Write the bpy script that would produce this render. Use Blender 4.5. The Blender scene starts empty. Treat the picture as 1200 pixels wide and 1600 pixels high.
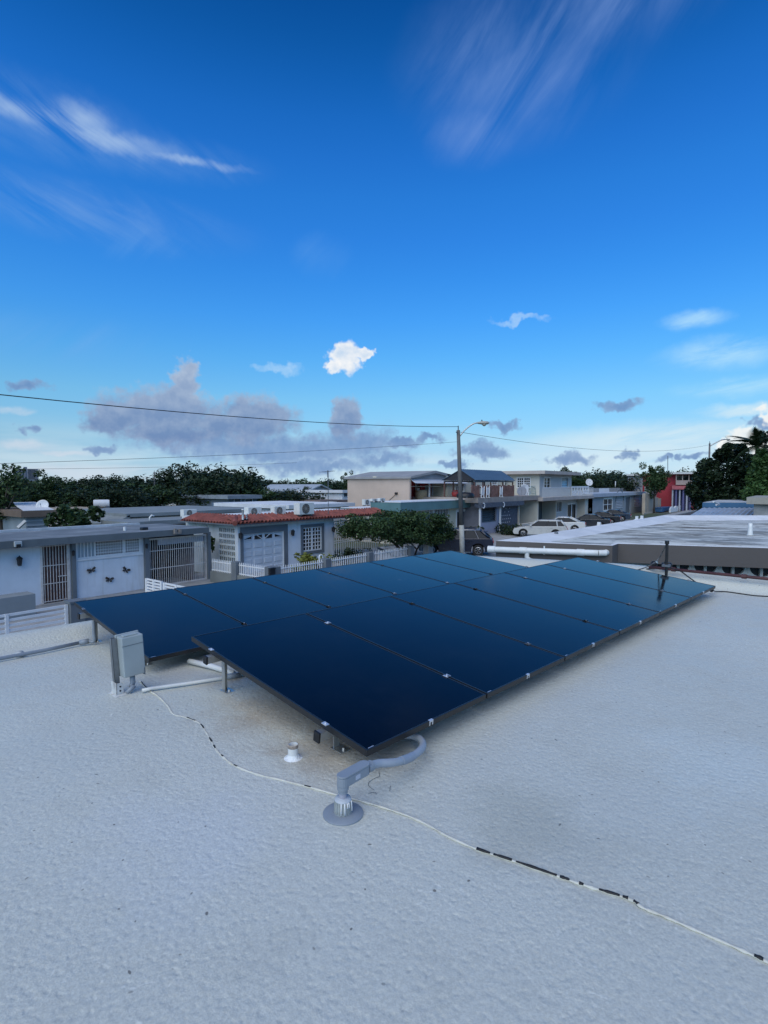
import bpy, bmesh, math, random
import numpy as np
from mathutils import Vector, Matrix, Euler

SC = bpy.context.scene
COL = SC.collection
rad = math.radians

# ------------------------------------------------------------------ camera
# World axes: X runs along the street, Y across it, Z up; street level is z = 0, the camera stands on a flat roof.
F, PITCH, YAW, CZ = 854.56, 0.0489, rad(38.0), 4.575
ROOF = 3.10
_c, _s = math.cos(YAW), math.sin(YAW)
RV = np.array([_s, -_c, 0.0])
FV = np.array([_c * math.cos(PITCH), _s * math.cos(PITCH), -math.sin(PITCH)])
UV = np.array([_c * math.sin(PITCH), _s * math.sin(PITCH), math.cos(PITCH)])
EYE = np.array([0.0, 0.0, CZ])
cam_data = bpy.data.cameras.new('camera')
cam = bpy.data.objects.new('camera', cam_data)
COL.objects.link(cam)
cam.matrix_world = Matrix(((RV[0], UV[0], -FV[0], 0), (RV[1], UV[1], -FV[1], 0), (RV[2], UV[2], -FV[2], CZ), (0, 0, 0, 1)))
cam_data.sensor_fit = 'VERTICAL'
cam_data.sensor_height = 36.0
cam_data.sensor_width = 27.0
cam_data.lens = F / 1600.0 * 36.0
cam_data.clip_start = 0.05
cam_data.clip_end = 6000.0
SC.camera = cam

def ray(px, py):
    return RV * (px - 600) / F + FV + UV * (800 - py) / F
def uz(px, py, z):
    d = ray(px, py); return EYE + d * ((z - CZ) / d[2])
def uy(px, py, y):
    d = ray(px, py); return EYE + d * (y / d[1])
def ux(px, py, x):
    d = ray(px, py); return EYE + d * (x / d[0])
def ud(px, py, dist):
    d = ray(px, py); d = d / math.hypot(d[0], d[1]); return EYE + d * dist
def rc(px0, py0, px1, py1, Y):
    a, b = uy(px0, py0, Y), uy(px1, py1, Y)
    return a[0], b[0], b[2], a[2]          # x0, x1, z0, z1
def rcx(px0, py0, px1, py1, X):
    a, b = ux(px0, py0, X), ux(px1, py1, X)
    return b[1], a[1], b[2], a[2]          # y0, y1 (near .. far), z0, z1
def fx(px, py, Y): return uy(px, py, Y)[0]
def fz(px, py, Y): return uy(px, py, Y)[2]

# ------------------------------------------------------------------ world, sun, exposure
SUN_DIR = Vector((-1.0, -0.22, 0.0)).normalized()
SUN_EL = rad(48)
SUN_STRENGTH, SUN_ANGLE, SKY_STRENGTH = 2.3, rad(75), 0.1
world = bpy.data.worlds.new('World'); world.cycles.sampling_method = 'MANUAL'; world.cycles.sample_map_resolution = 256; SC.world = world; world.use_nodes = True
wn, wl = world.node_tree.nodes, world.node_tree.links
wn.clear()

class NG:
    """small helper for building node trees"""
    def __init__(s, nt): s.nt = nt
    def n(s, t, **kw):
        nd = s.nt.nodes.new(t)
        for k, v in kw.items(): setattr(nd, k, v)
        return nd
    def set(s, sock, v):
        if v is None: return
        if isinstance(v, bpy.types.NodeSocket): s.nt.links.new(v, sock)
        elif isinstance(v, bpy.types.Node): s.nt.links.new(v.outputs[0], sock)
        elif hasattr(sock.default_value, '__len__') and not hasattr(v, '__len__'):
            sock.default_value = [v] * len(sock.default_value)
        elif hasattr(v, '__len__') and len(sock.default_value) == 4 and len(v) == 3: sock.default_value = (*v, 1)
        else: sock.default_value = v
    def m(s, op, a, b=None, c=None, clamp=False):
        nd = s.n('ShaderNodeMath', operation=op, use_clamp=clamp)
        for i, v in enumerate((a, b, c)):
            if v is not None: s.set(nd.inputs[i], v)
        return nd.outputs[0]
    def vm(s, op, a, b=None, c=None):
        nd = s.n('ShaderNodeVectorMath', operation=op)
        for i, v in enumerate((a, b, c)):
            if v is not None: s.set(nd.inputs[i], v)
        return nd.outputs['Value'] if op in ('LENGTH', 'DOT_PRODUCT', 'DISTANCE') else nd.outputs[0]
    def sm(s, x, lo, hi, a=0.0, b=1.0):
        nd = s.n('ShaderNodeMapRange', interpolation_type='SMOOTHSTEP')
        for i, v in enumerate((x, lo, hi, a, b)): s.set(nd.inputs[i], v)
        return nd.outputs[0]
    def mix(s, fac, a, b, mode='MIX'):
        nd = s.n('ShaderNodeMix', data_type='RGBA', blend_type=mode)
        s.set(nd.inputs[0], fac); s.set(nd.inputs[6], a); s.set(nd.inputs[7], b)
        return nd.outputs[2]
    def noise(s, vec, scale, detail=3, rough=.5, lac=2.0, dist=0.0, out='Fac'):
        nd = s.n('ShaderNodeTexNoise')
        if vec is not None: s.set(nd.inputs['Vector'], vec)
        nd.inputs['Scale'].default_value = scale; nd.inputs['Detail'].default_value = detail
        nd.inputs['Roughness'].default_value = rough; nd.inputs['Lacunarity'].default_value = lac
        nd.inputs['Distortion'].default_value = dist
        return nd.outputs[out]
    def vor(s, vec, scale, feature='F1', out='Distance', rnd=1.0, dims='3D'):
        nd = s.n('ShaderNodeTexVoronoi', feature=feature, voronoi_dimensions=dims)
        if vec is not None: s.set(nd.inputs['Vector'], vec)
        nd.inputs['Scale'].default_value = scale; nd.inputs['Randomness'].default_value = rnd
        return nd.outputs[out]
    def ramp(s, fac, stops, interp='LINEAR'):
        nd = s.n('ShaderNodeValToRGB'); cr = nd.color_ramp; cr.interpolation = interp
        while len(cr.elements) < len(stops): cr.elements.new(0.5)
        for e, (p, c) in zip(cr.elements, stops):
            e.position = p; e.color = c if len(c) == 4 else (*c, 1)
        s.set(nd.inputs[0], fac); return nd.outputs[0]
    def comb(s, x, y, z):
        nd = s.n('ShaderNodeCombineXYZ')
        for i, v in enumerate((x, y, z)): s.set(nd.inputs[i], v)
        return nd.outputs[0]

def s2l(c): return tuple((v / 12.92 if v <= .04045 else ((v + .055) / 1.055) ** 2.4) for v in (x / 255 for x in c))

def azel(px, py):
    d = ray(px, py); d = d / np.linalg.norm(d)
    return math.degrees(math.atan2(d[1], d[0])), math.degrees(math.asin(d[2]))

def build_sky():
    g = NG(world.node_tree)
    sky = g.n('ShaderNodeTexSky', sky_type='NISHITA')
    sky.sun_disc = False
    sky.sun_elevation = SUN_EL
    sky.sun_rotation = math.atan2(SUN_DIR.x, SUN_DIR.y)
    sky.air_density = 1.0; sky.dust_density = 0.6; sky.ozone_density = 2.0; sky.altitude = 0
    tc = g.n('ShaderNodeTexCoord')
    sep = g.n('ShaderNodeSeparateXYZ'); g.set(sep.inputs[0], tc.outputs['Generated'])
    az = g.m('MULTIPLY', g.m('ARCTAN2', sep.outputs[1], sep.outputs[0]), 57.29578)
    el = g.m('MULTIPLY', g.m('ARCSINE', sep.outputs[2]), 57.29578)
    P = g.comb(az, el, 0.0)
    # grade of the clear sky with height: deep saturated blue above, pale towards the horizon
    t = g.m('DIVIDE', el, 90.0, clamp=True)
    grade = g.vm('SCALE', g.ramp(t, SKY_GRADE)); grade.node.inputs['Scale'].default_value = 4.0
    col = g.mix(1.0, sky.outputs[0], grade, 'MULTIPLY')
    # --- clouds, each at its own bearing and height in the sky
    nz = g.noise(P, 0.55, 4, .62)
    nzu = g.noise(g.vm('ADD', P, (.35, .8, 0)), 0.55, 3, .62)
    fine = g.noise(P, 1.7, 4, .62)
    fb = g.m('ADD', g.m('MULTIPLY', nz, .7), g.m('MULTIPLY', fine, .3))
    warp = g.vm('ADD', P, g.vm('MULTIPLY', g.vm('SUBTRACT', g.noise(P, .5, 3, .6, out='Color'), (.5, .5, .5)), (4.2, 3.0, 0)))
    lit = g.m('SUBTRACT', nz, nzu)
    soft_warp = g.vm('ADD', g.vm('MULTIPLY', P, (.65, .65, .65)), g.vm('MULTIPLY', warp, (.35, .35, .35)))
    def field(ells, vec):
        f = None
        for cx, cy, rx, ry in ells:
            u, v = azel(cx, cy); u2, _ = azel(cx + rx, cy); _, v2 = azel(cx, cy - ry)
            ru, rv = abs(u2 - u), abs(v2 - v)
            l = g.vm('LENGTH', g.vm('MULTIPLY_ADD', vec, (1 / ru, 1 / rv, 0), (-u / ru, -v / rv, 0)))
            f = l if f is None else g.m('SMOOTH_MIN', f, l, .25)
        return f
    def over(col, mask, c): return g.mix(mask, col, c)
    S = SKY_UNIT
    def C(rgb): return tuple(v * S for v in s2l(rgb))
    # streaky high cirrus: noise stretched along its own direction
    cache = {}
    def streak(ang, stretch, scale):
        k = (ang, stretch, scale)
        if k not in cache:
            rot = g.n('ShaderNodeVectorRotate', rotation_type='Z_AXIS'); g.set(rot.inputs['Vector'], P)
            rot.inputs['Angle'].default_value = rad(ang)
            cache[k] = g.noise(g.vm('MULTIPLY', rot.outputs[0], (1 / stretch, 1, 1)), scale, 5, .62, dist=.6)
        return cache[k]
    def cirrus(col, ells, st, lo, hi, amt, rgb, soft=(.2, 1.15)):
        msk = g.sm(field(ells, soft_warp), soft[0], soft[1], 1.0, 0.0)
        return over(col, g.m('MULTIPLY', g.m('MULTIPLY', g.sm(streak(*st), lo, hi), msk), amt), C(rgb))
    SA, SB, SD = (-24, 5.5, .34), (44, 5.5, .24), (9, 5.0, .42)
    col = cirrus(col, [(60, 185, 190, 70), (200, 232, 200, 42), (120, 330, 260, 50)], SA, .30, .75, .42, (140, 180, 228), (.0, 1.3))
    col = cirrus(col, [(55, 178, 110, 20), (165, 218, 120, 22), (285, 250, 100, 9), (125, 190, 60, 34)], SA, .30, .62, .6, (180, 206, 236), (.0, 1.3))
    col = cirrus(col, [(810, 100, 190, 150), (740, 205, 80, 60), (930, 10, 220, 100)], SB, .25, .75, .5, (132, 166, 226), (.0, 1.3))
    col = cirrus(col, [(210, 375, 120, 40), (90, 530, 240, 45), (505, 400, 50, 40)], SB, .34, .8, .40, (118, 174, 236), (.0, 1.2))
    col = cirrus(col, [(1130, 552, 120, 30), (1150, 605, 120, 18), (1085, 500, 60, 18), (1160, 636, 70, 10)], SD, .28, .66, .75, (188, 230, 252), (.1, 1.2))
    # pale veil low over the horizon
    veil = g.sm(el, 1.0, 6.8, 1.0, 0.0)
    band = g.noise(g.vm('MULTIPLY', P, (.25, 1.3, 1)), .5, 3, .55)
    col = over(col, g.m('MULTIPLY', g.m('MULTIPLY', veil, g.sm(band, .3, .68)), .6), C((212, 230, 240)))
    col = cirrus(col, [(1050, 690, 330, 34), (1180, 640, 110, 12), (960, 720, 260, 26)], SD, .22, .6, .75, (216, 236, 245), (.3, 1.25))
    col = cirrus(col, [(40, 695, 60, 12), (160, 738, 260, 16), (20, 640, 40, 8), (100, 708, 60, 6)], SD, .3, .6, .75, (206, 218, 232), (.2, 1.1))
    # cumulus: grey-violet bodies with paler tops
    def cumulus(col, ells, lo, hi, dark, lite, amp=.9, amt=1.0, lift=0.0, vert=None):
        f0 = field(ells, warp)
        f = g.m('SUBTRACT', f0, g.m('MULTIPLY', g.m('SUBTRACT', fb, .5), amp))
        msk = g.m('MULTIPLY', g.sm(f, lo, hi, 1.0, 0.0), amt)
        shade = g.m('ADD', g.m('MULTIPLY', lit, 1.5), g.m('ADD', g.m('MULTIPLY', f, .55), lift), clamp=True)
        if vert: shade = g.m('ADD', g.m('MULTIPLY', shade, .55), g.m('MULTIPLY', g.sm(el, vert[0], vert[1]), .6), clamp=True)
        return over(col, msk, g.mix(shade, C(dark), C(lite)))
    col = cumulus(col, [(440, 702, 190, 24), (560, 690, 70, 26), (600, 716, 55, 14), (480, 728, 110, 14), (330, 692, 130, 20)], .45, 1.3, (116, 148, 194), (150, 176, 212), 1.1, .88)
    col = cumulus(col, [(245, 645, 98, 40), (180, 658, 52, 24), (265, 678, 80, 22), (288, 592, 24, 34), (285, 620, 34, 26), (395, 655, 74, 38), (345, 660, 50, 26), (540, 652, 26, 32)], .62, 1.18, (112, 140, 184), (180, 196, 218), 1.0, .95, 0.0, (4.6, 12.5))
    col = cumulus(col, [(45, 604, 34, 14), (45, 668, 18, 9), (160, 702, 24, 8), (965, 636, 44, 11), (788, 668, 28, 10), (750, 706, 40, 15), (630, 688, 28, 10), (672, 684, 24, 9), (885, 718, 40, 10), (988, 708, 15, 8), (1066, 713, 11, 8), (1040, 716, 16, 6), (1091, 713, 17, 7), (1188, 658, 22, 8), (710, 730, 26, 6)], .55, 1.2, (108, 140, 188), (146, 172, 208), 1.2, .85)
    col = cumulus(col, [(540, 556, 28, 27), (521, 572, 17, 12), (563, 552, 22, 9)], .6, 1.1, (190, 214, 240), (250, 250, 250), .9, 1.0, .3)
    col = cumulus(col, [(432, 577, 34, 8), (812, 498, 40, 6)], .3, 1.4, (160, 208, 248), (220, 238, 250), 1.2, .48, .2)
    col = cumulus(col, [(1175, 688, 40, 22), (1200, 645, 18, 14), (1140, 700, 24, 12)], .6, 1.15, (214, 228, 238), (252, 252, 248), .9, .95, .3)
    bg = g.n('ShaderNodeBackground'); g.set(bg.inputs[0], col); bg.inputs[1].default_value = SKY_STRENGTH
    out = g.n('ShaderNodeOutputWorld'); g.set(out.inputs[0], bg.outputs[0])

SKY_UNIT = 10.0      # display white = 1 / SKY_STRENGTH in the sky's own units
SKY_GRADE = [(0.0, (1, 1, 1)), (1.0, (1, 1, 1))]
# per-height grade of the clear sky, the same all round
SKY_GRADE = [(0.0, (0.2112, 0.3159, 0.4932)), (0.0038, (0.2112, 0.3159, 0.4932)), (0.0142, (0.1781, 0.2606, 0.4072)), (0.0223, (0.1701, 0.2448, 0.366)), (0.0315, (0.1708, 0.24, 0.3414)), (0.0407, (0.1708, 0.2422, 0.3264)), (0.0522, (0.1699, 0.2501, 0.3165)), (0.0975, (0.1548, 0.2903, 0.3524)), (0.1414, (0.1106, 0.2958, 0.4135)), (0.1838, (0.0814, 0.2881, 0.4692)), (0.2243, (0.0634, 0.2745, 0.4888)), (0.2627, (0.0534, 0.2622, 0.5006)), (0.2989, (0.0465, 0.2593, 0.502)), (0.3329, (0.0381, 0.2404, 0.4914)), (0.3648, (0.0288, 0.2221, 0.4645)), (0.3945, (0.0192, 0.195, 0.4149)), (0.4221, (0.0131, 0.169, 0.3639)), (0.4479, (0.0093, 0.1453, 0.3272)), (1.0, (0.0093, 0.1453, 0.3272))]
build_sky()

sun_data = bpy.data.lights.new('sun', 'SUN')
sun_data.energy = SUN_STRENGTH; sun_data.angle = SUN_ANGLE; sun_data.color = (1.0, 0.92, 0.72)
sun = bpy.data.objects.new('sun', sun_data); COL.objects.link(sun)
_sd = SUN_DIR * math.cos(SUN_EL) + Vector((0, 0, math.sin(SUN_EL)))
sun.rotation_euler = (-_sd).to_track_quat('-Z', 'Y').to_euler()
sun.location = (0, 0, 60)
SC.render.engine = 'CYCLES'
SC.cycles.use_denoising = True
SC.cycles.max_bounces = 8
SC.cycles.caustics_reflective = False; SC.cycles.caustics_refractive = False
vs = SC.view_settings
vs.view_transform = 'Standard'; vs.look = 'None'; vs.exposure = 0.0; vs.gamma = 1.0; vs.use_curve_mapping = False

# ------------------------------------------------------------------ materials
MATS = {}
def pm(name, col, rough=.75, var=.12, scale=2.0, bump=0.0, bscale=40.0, metal=0.0, spec=.5, stain=0.0, stain_col=(.12, .11, .09), sscale=1.2, coat=0.0, streak=False):
    """painted / plain surface: base colour with mottling, optional stains with a shape of their own, fine relief"""
    if name in MATS: return MATS[name]
    m = bpy.data.materials.new(name); m.use_nodes = True; MATS[name] = m
    nt = m.node_tree; g = NG(nt); b = nt.nodes['Principled BSDF']
    geo = g.n('ShaderNodeNewGeometry'); pos = geo.outputs['Position']
    n1 = g.noise(pos, scale, 5, .6)
    lo = tuple(max(0, c * (1 - var)) for c in col); hi = tuple(min(1, c * (1 + var)) for c in col)
    c = g.mix(g.sm(n1, .3, .7), lo, hi)
    if stain > 0:
        v = g.vm('MULTIPLY', pos, (3.0, 3.0, .35)) if streak else pos
        n2 = g.noise(v, sscale, 6, .65)
        c = g.mix(g.m('MULTIPLY', g.sm(n2, .50, .74), stain), c, stain_col)
    g.set(b.inputs['Base Color'], c)
    g.set(b.inputs['Roughness'], g.sm(n1, .2, .8, max(.02, rough - .08), min(1, rough + .08)))
    b.inputs['Metallic'].default_value = metal; b.inputs['Specular IOR Level'].default_value = spec
    if coat: b.inputs['Coat Weight'].default_value = coat; b.inputs['Coat Roughness'].default_value = .06
    if bump > 0:
        bn = g.n('ShaderNodeBump'); bn.inputs['Strength'].default_value = 1.0; bn.inputs['Distance'].default_value = bump
        g.set(bn.inputs['Height'], g.noise(pos, bscale, 4, .6)); g.set(b.inputs['Normal'], bn.outputs[0])
    return m

def leaf_mat(name, dark, lite, spec=.25):
    m = bpy.data.materials.new(name); m.use_nodes = True; MATS[name] = m
    nt = m.node_tree; g = NG(nt); b = nt.nodes['Principled BSDF']
    geo = g.n('ShaderNodeNewGeometry')
    oi = g.n('ShaderNodeObjectInfo')
    n1 = g.noise(geo.outputs['Position'], .9, 3, .6)
    f = g.m('ADD', g.m('MULTIPLY', g.sm(n1, .3, .7), .55), g.m('MULTIPLY', geo.outputs['Random Per Island'], .45))
    c = g.mix(f, dark, lite)
    c = g.mix(g.m('MULTIPLY', oi.outputs['Random'], .35), c, tuple(v * .55 for v in dark))
    g.set(b.inputs['Base Color'], c); b.inputs['Roughness'].default_value = .55; b.inputs['Specular IOR Level'].default_value = spec
    return m

# ------------------------------------------------------------------ mesh helpers
WLOC = {}
class MB:
    def __init__(s): s.v = []; s.f = []
    def add(s, vs, fs):
        o = len(s.v); s.v += [tuple(map(float, p)) for p in vs]; s.f += [tuple(i + o for i in f) for f in fs]; return s
    def box(s, x0, x1, y0, y1, z0, z1):
        x0, x1 = min(x0, x1), max(x0, x1); y0, y1 = min(y0, y1), max(y0, y1); z0, z1 = min(z0, z1), max(z0, z1)
        return s.add([(x0, y0, z0), (x1, y0, z0), (x1, y1, z0), (x0, y1, z0), (x0, y0, z1), (x1, y0, z1), (x1, y1, z1), (x0, y1, z1)],
                     [(0, 3, 2, 1), (4, 5, 6, 7), (0, 1, 5, 4), (1, 2, 6, 5), (2, 3, 7, 6), (3, 0, 4, 7)])
    def obox(s, o, a, b, c):
        """box from corner o and three edge vectors"""
        o, a, b, c = map(np.array, (o, a, b, c))
        p = [o, o + a, o + a + b, o + b, o + c, o + a + c, o + a + b + c, o + b + c]
        return s.add(p, [(0, 3, 2, 1), (4, 5, 6, 7), (0, 1, 5, 4), (1, 2, 6, 5), (2, 3, 7, 6), (3, 0, 4, 7)])
    def prism(s, pts, z0, z1):
        n = len(pts)
        return s.add([(p[0], p[1], z0) for p in pts] + [(p[0], p[1], z1) for p in pts],
                     [tuple(range(n - 1, -1, -1)), tuple(range(n, 2 * n))] + [(i, (i + 1) % n, n + (i + 1) % n, n + i) for i in range(n)])
    def extr(s, pts3, vec):
        """extrude a planar polygon of 3-D points by vec"""
        n = len(pts3); v = np.array(vec, float); P = [np.array(p, float) for p in pts3]
        return s.add(P + [p + v for p in P], [tuple(range(n - 1, -1, -1)), tuple(range(n, 2 * n))] + [(i, (i + 1) % n, n + (i + 1) % n, n + i) for i in range(n)])
    def tube(s, pts, r, n=8, flat=1.0, caps=True):
        P = [np.array(p, float) for p in pts]; R = r if hasattr(r, '__len__') else [r] * len(P)
        up0 = np.array([0, 0, 1.0]); rings = []; nprev = None
        for i, p in enumerate(P):
            t = P[min(i + 1, len(P) - 1)] - P[max(i - 1, 0)]; t = t / (np.linalg.norm(t) + 1e-12)
            if nprev is None:
                nn = np.cross(t, up0)
                if np.linalg.norm(nn) < .05: nn = np.cross(t, np.array([1.0, 0, 0]))
            else: nn = nprev - t * (nprev @ t)
            nn = nn / np.linalg.norm(nn); nprev = nn; bb = np.cross(nn, t)
            rings.append([p + (nn * math.cos(2 * math.pi * k / n) + bb * math.sin(2 * math.pi * k / n) * flat) * R[i] for k in range(n)])
        fs = []
        for i in range(len(P) - 1):
            for k in range(n):
                k2 = (k + 1) % n; fs.append((i * n + k, i * n + k2, (i + 1) * n + k2, (i + 1) * n + k))
        if caps: fs += [tuple(range(n - 1, -1, -1)), tuple(range((len(P) - 1) * n, len(P) * n))]
        return s.add([q for rg in rings for q in rg], fs)
    def lathe(s, c, prof, n=16, axis='z', caps=True):
        vs = []; c = np.array(c, float)
        for r, h in prof:
            for k in range(n):
                a = 2 * math.pi * k / n; u, w = r * math.cos(a), r * math.sin(a)
                vs.append(c + (np.array([u, w, h]) if axis == 'z' else np.array([h, u, w]) if axis == 'x' else np.array([u, h, w])))
        fs = []
        for i in range(len(prof) - 1):
            for k in range(n):
                k2 = (k + 1) % n; fs.append((i * n + k, i * n + k2, (i + 1) * n + k2, (i + 1) * n + k))
        if caps: fs += [tuple(range(n - 1, -1, -1)), tuple(range((len(prof) - 1) * n, len(prof) * n))]
        return s.add(vs, fs)
    def mesh(s, name, mat, off=(0, 0, 0), smooth=False):
        me = bpy.data.meshes.new(name)
        ox, oy, oz = off
        me.from_pydata([(x - ox, y - oy, z - oz) for x, y, z in s.v], [], s.f)
        bm = bmesh.new(); bm.from_mesh(me); bmesh.ops.recalc_face_normals(bm, faces=bm.faces); bm.to_mesh(me); bm.free()
        if mat is not None: me.materials.append(mat)
        if smooth: me.polygons.foreach_set('use_smooth', [True] * len(me.polygons))
        return me
    def build(s, name, mat, parent=None, smooth=False, local=False, origin=None, bevel=0.0, auto=False):
        base = Vector((0, 0, 0))
        if parent is not None:
            base = WLOC[parent.name]
        elif origin is not None: base = Vector(origin)
        me = s.mesh(name, mat, (0, 0, 0) if local else base, smooth)
        o = bpy.data.objects.new(name, me); COL.objects.link(o)
        if parent is not None: o.parent = parent; WLOC[o.name] = base
        else: o.location = base; WLOC[o.name] = base
        if bevel:
            md = o.modifiers.new('bevel', 'BEVEL'); md.width = bevel; md.segments = 2; md.limit_method = 'ANGLE'
        if auto:
            me.polygons.foreach_set('use_smooth', [True] * len(me.polygons))
            me.set_sharp_from_angle(angle=rad(35))
        return o

def tag(o, label, cat, group=None):
    o['label'] = label; o['category'] = cat
    if group: o['group'] = group
    return o
def struct(o): o['kind'] = 'structure'; return o
def thing(name, label, cat, loc=(0, 0, 0), group=None, rz=0.0):
    o = bpy.data.objects.new(name, None); COL.objects.link(o); o.empty_display_size = .2
    o.location = loc; o.rotation_euler = (0, 0, rz); WLOC[o.name] = Vector(loc)
    return tag(o, label, cat, group)
def piece(name, me, parent, loc=(0, 0, 0), scale=(1, 1, 1), rot=(0, 0, 0), local=False):
    """a small repeated part that shares its mesh"""
    o = bpy.data.objects.new(name, me); COL.objects.link(o); o.parent = parent
    b = Vector((0, 0, 0)) if local else WLOC[parent.name]
    o.location = Vector(loc) - b; o.scale = scale; o.rotation_euler = rot
    WLOC[o.name] = Vector(loc)
    return o
def copy_tree(o, parent=None):
    c = o.copy(); COL.objects.link(c)
    if parent is not None: c.parent = parent
    for ch in list(o.children): copy_tree(ch, c)
    return c
_unit = {}
def unit_box(mat):
    """unit cube resting on z = 0, centred in x and y"""
    if mat.name not in _unit: _unit[mat.name] = MB().box(-.5, .5, -.5, .5, 0, 1).mesh('block_' + mat.name, mat)
    return _unit[mat.name]
def bar(name, parent, mat, x0, x1, y0, y1, z0, z1):
    return piece(name, unit_box(mat), parent, ((x0 + x1) / 2, (y0 + y1) / 2, min(z0, z1)), (abs(x1 - x0), abs(y1 - y0), abs(z1 - z0)))
def holes_wall(x0, x1, z0, z1, y0, y1, holes, mb=None, axis='y'):
    """wall slab with rectangular openings, faced all round without inner faces; axis 'y': lies in the XZ plane, 'x': in the YZ plane"""
    mb = mb or MB()
    xs = sorted({x0, x1, *[min(max(h[i], x0), x1) for h in holes for i in (0, 1)]}); zs = sorted({z0, z1, *[min(max(h[i], z0), z1) for h in holes for i in (2, 3)]})
    nx, nz = len(xs) - 1, len(zs) - 1
    def full(i, j):
        if not (0 <= i < nx and 0 <= j < nz): return False
        cx, cz = (xs[i] + xs[i + 1]) / 2, (zs[j] + zs[j + 1]) / 2
        return not any(h[0] < cx < h[1] and h[2] < cz < h[3] for h in holes)
    T = (lambda x, y, z: (x, y, z)) if axis == 'y' else (lambda x, y, z: (y, x, z))
    for i in range(nx):
        for j in range(nz):
            if not full(i, j): continue
            a, b, c, d = xs[i], xs[i + 1], zs[j], zs[j + 1]
            q = [(a, y0, c), (b, y0, c), (b, y0, d), (a, y0, d), (a, y1, c), (b, y1, c), (b, y1, d), (a, y1, d)]
            fs = [(0, 1, 2, 3), (7, 6, 5, 4)]
            if not full(i - 1, j): fs.append((0, 3, 7, 4))
            if not full(i + 1, j): fs.append((1, 5, 6, 2))
            if not full(i, j - 1): fs.append((0, 4, 5, 1))
            if not full(i, j + 1): fs.append((3, 2, 6, 7))
            mb.add([T(*p) for p in q], fs)
    return mb
# ------------------------------------------------------------------ shared materials
WHITE = pm('white_paint', (.66, .70, .74), .7, .06, 1.3, .004, 30, stain=.35, stain_col=(.40, .38, .33), sscale=1.1, streak=True)
WHITE2 = pm('white_trim', (.74, .75, .75), .5, .05, 3)
DIRTYWHITE = pm('aged_white_metal', (.62, .58, .54), .55, .12, 5, stain=.5, stain_col=(.30, .2, .14), sscale=4)
GREYPAINT = pm('grey_paint', (.135, .155, .17), .7, .12, 1.2, .003, 30, stain=.3, stain_col=(.08, .09, .10))
GREYDARK = pm('dark_grey_paint', (.13, .15, .17), .7, .12, 1.5, .003, 30)
CONC = pm('concrete', (.33, .33, .32), .85, .18, 2, .006, 25, stain=.5, stain_col=(.16, .155, .14))
BLACK = pm('black_metal', (.012, .012, .014), .45, .1, 8)
GLASS = pm('window_glass', (.012, .015, .02), .08, .2, 1, spec=.6)
ALU = pm('aluminium', (.55, .55, .53), .38, .08, 20, metal=.85)
PVCG = pm('grey_pvc', (.235, .27, .31), .45, .06, 6)
PVCW = pm('white_pvc', (.72, .73, .71), .4, .06, 4, stain=.25, stain_col=(.45, .42, .36), sscale=5)
PANEL_FRAME = pm('black_anodised_frame', (.013, .014, .016), .35, .1, 10)
SILVER = pm('clamp_silver', (.75, .76, .78), .3, .05, 10, metal=.6)
WIRE = pm('black_wire', (.012, .012, .012), .6, .1, 10)

# ------------------------------------------------------------------ array geometry
S = 1.06
DL = .7827 - YAW
AV = np.array([math.cos(DL), -math.sin(DL), 0]); BV = np.array([math.sin(DL), math.cos(DL), 0]); ZV = np.array([0, 0, 1.0])
ORI = RV * (-.0859 * S) + np.array([_c, _s, 0]) * (2.5239 * S) + ZV * (CZ - 1.2543 * S)
TILT_F, TILT_B, PLEN, PIT = .1075, .0867, 1.8098 * S, S
UPF = BV * math.cos(TILT_F) + ZV * math.sin(TILT_F)
ORB = ORI + UPF * PLEN + AV * (-.1071 * S) + BV * (.4783 * S) + ZV * (-.2411 * S)
def uv(p): q = np.array(p) - ORI; return q @ AV, q @ BV
def xy(u, v): q = ORI + AV * u + BV * v; return q[0], q[1]
def roofz_uv(u, v):
    t = max(0.0, v - 1.3); return ROOF - .05 * t * t / (t + .5)
def roofz(x, y): u, v = uv((x, y, 0)); return roofz_uv(u, v)
def rp(px, py, h=0.0):
    """point of the photograph on the roof surface (or h above it)"""
    z = ROOF
    for _ in range(6):
        p = uz(px, py, z + h); z = roofz(p[0], p[1])
    return np.array([p[0], p[1], z + h])

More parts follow.
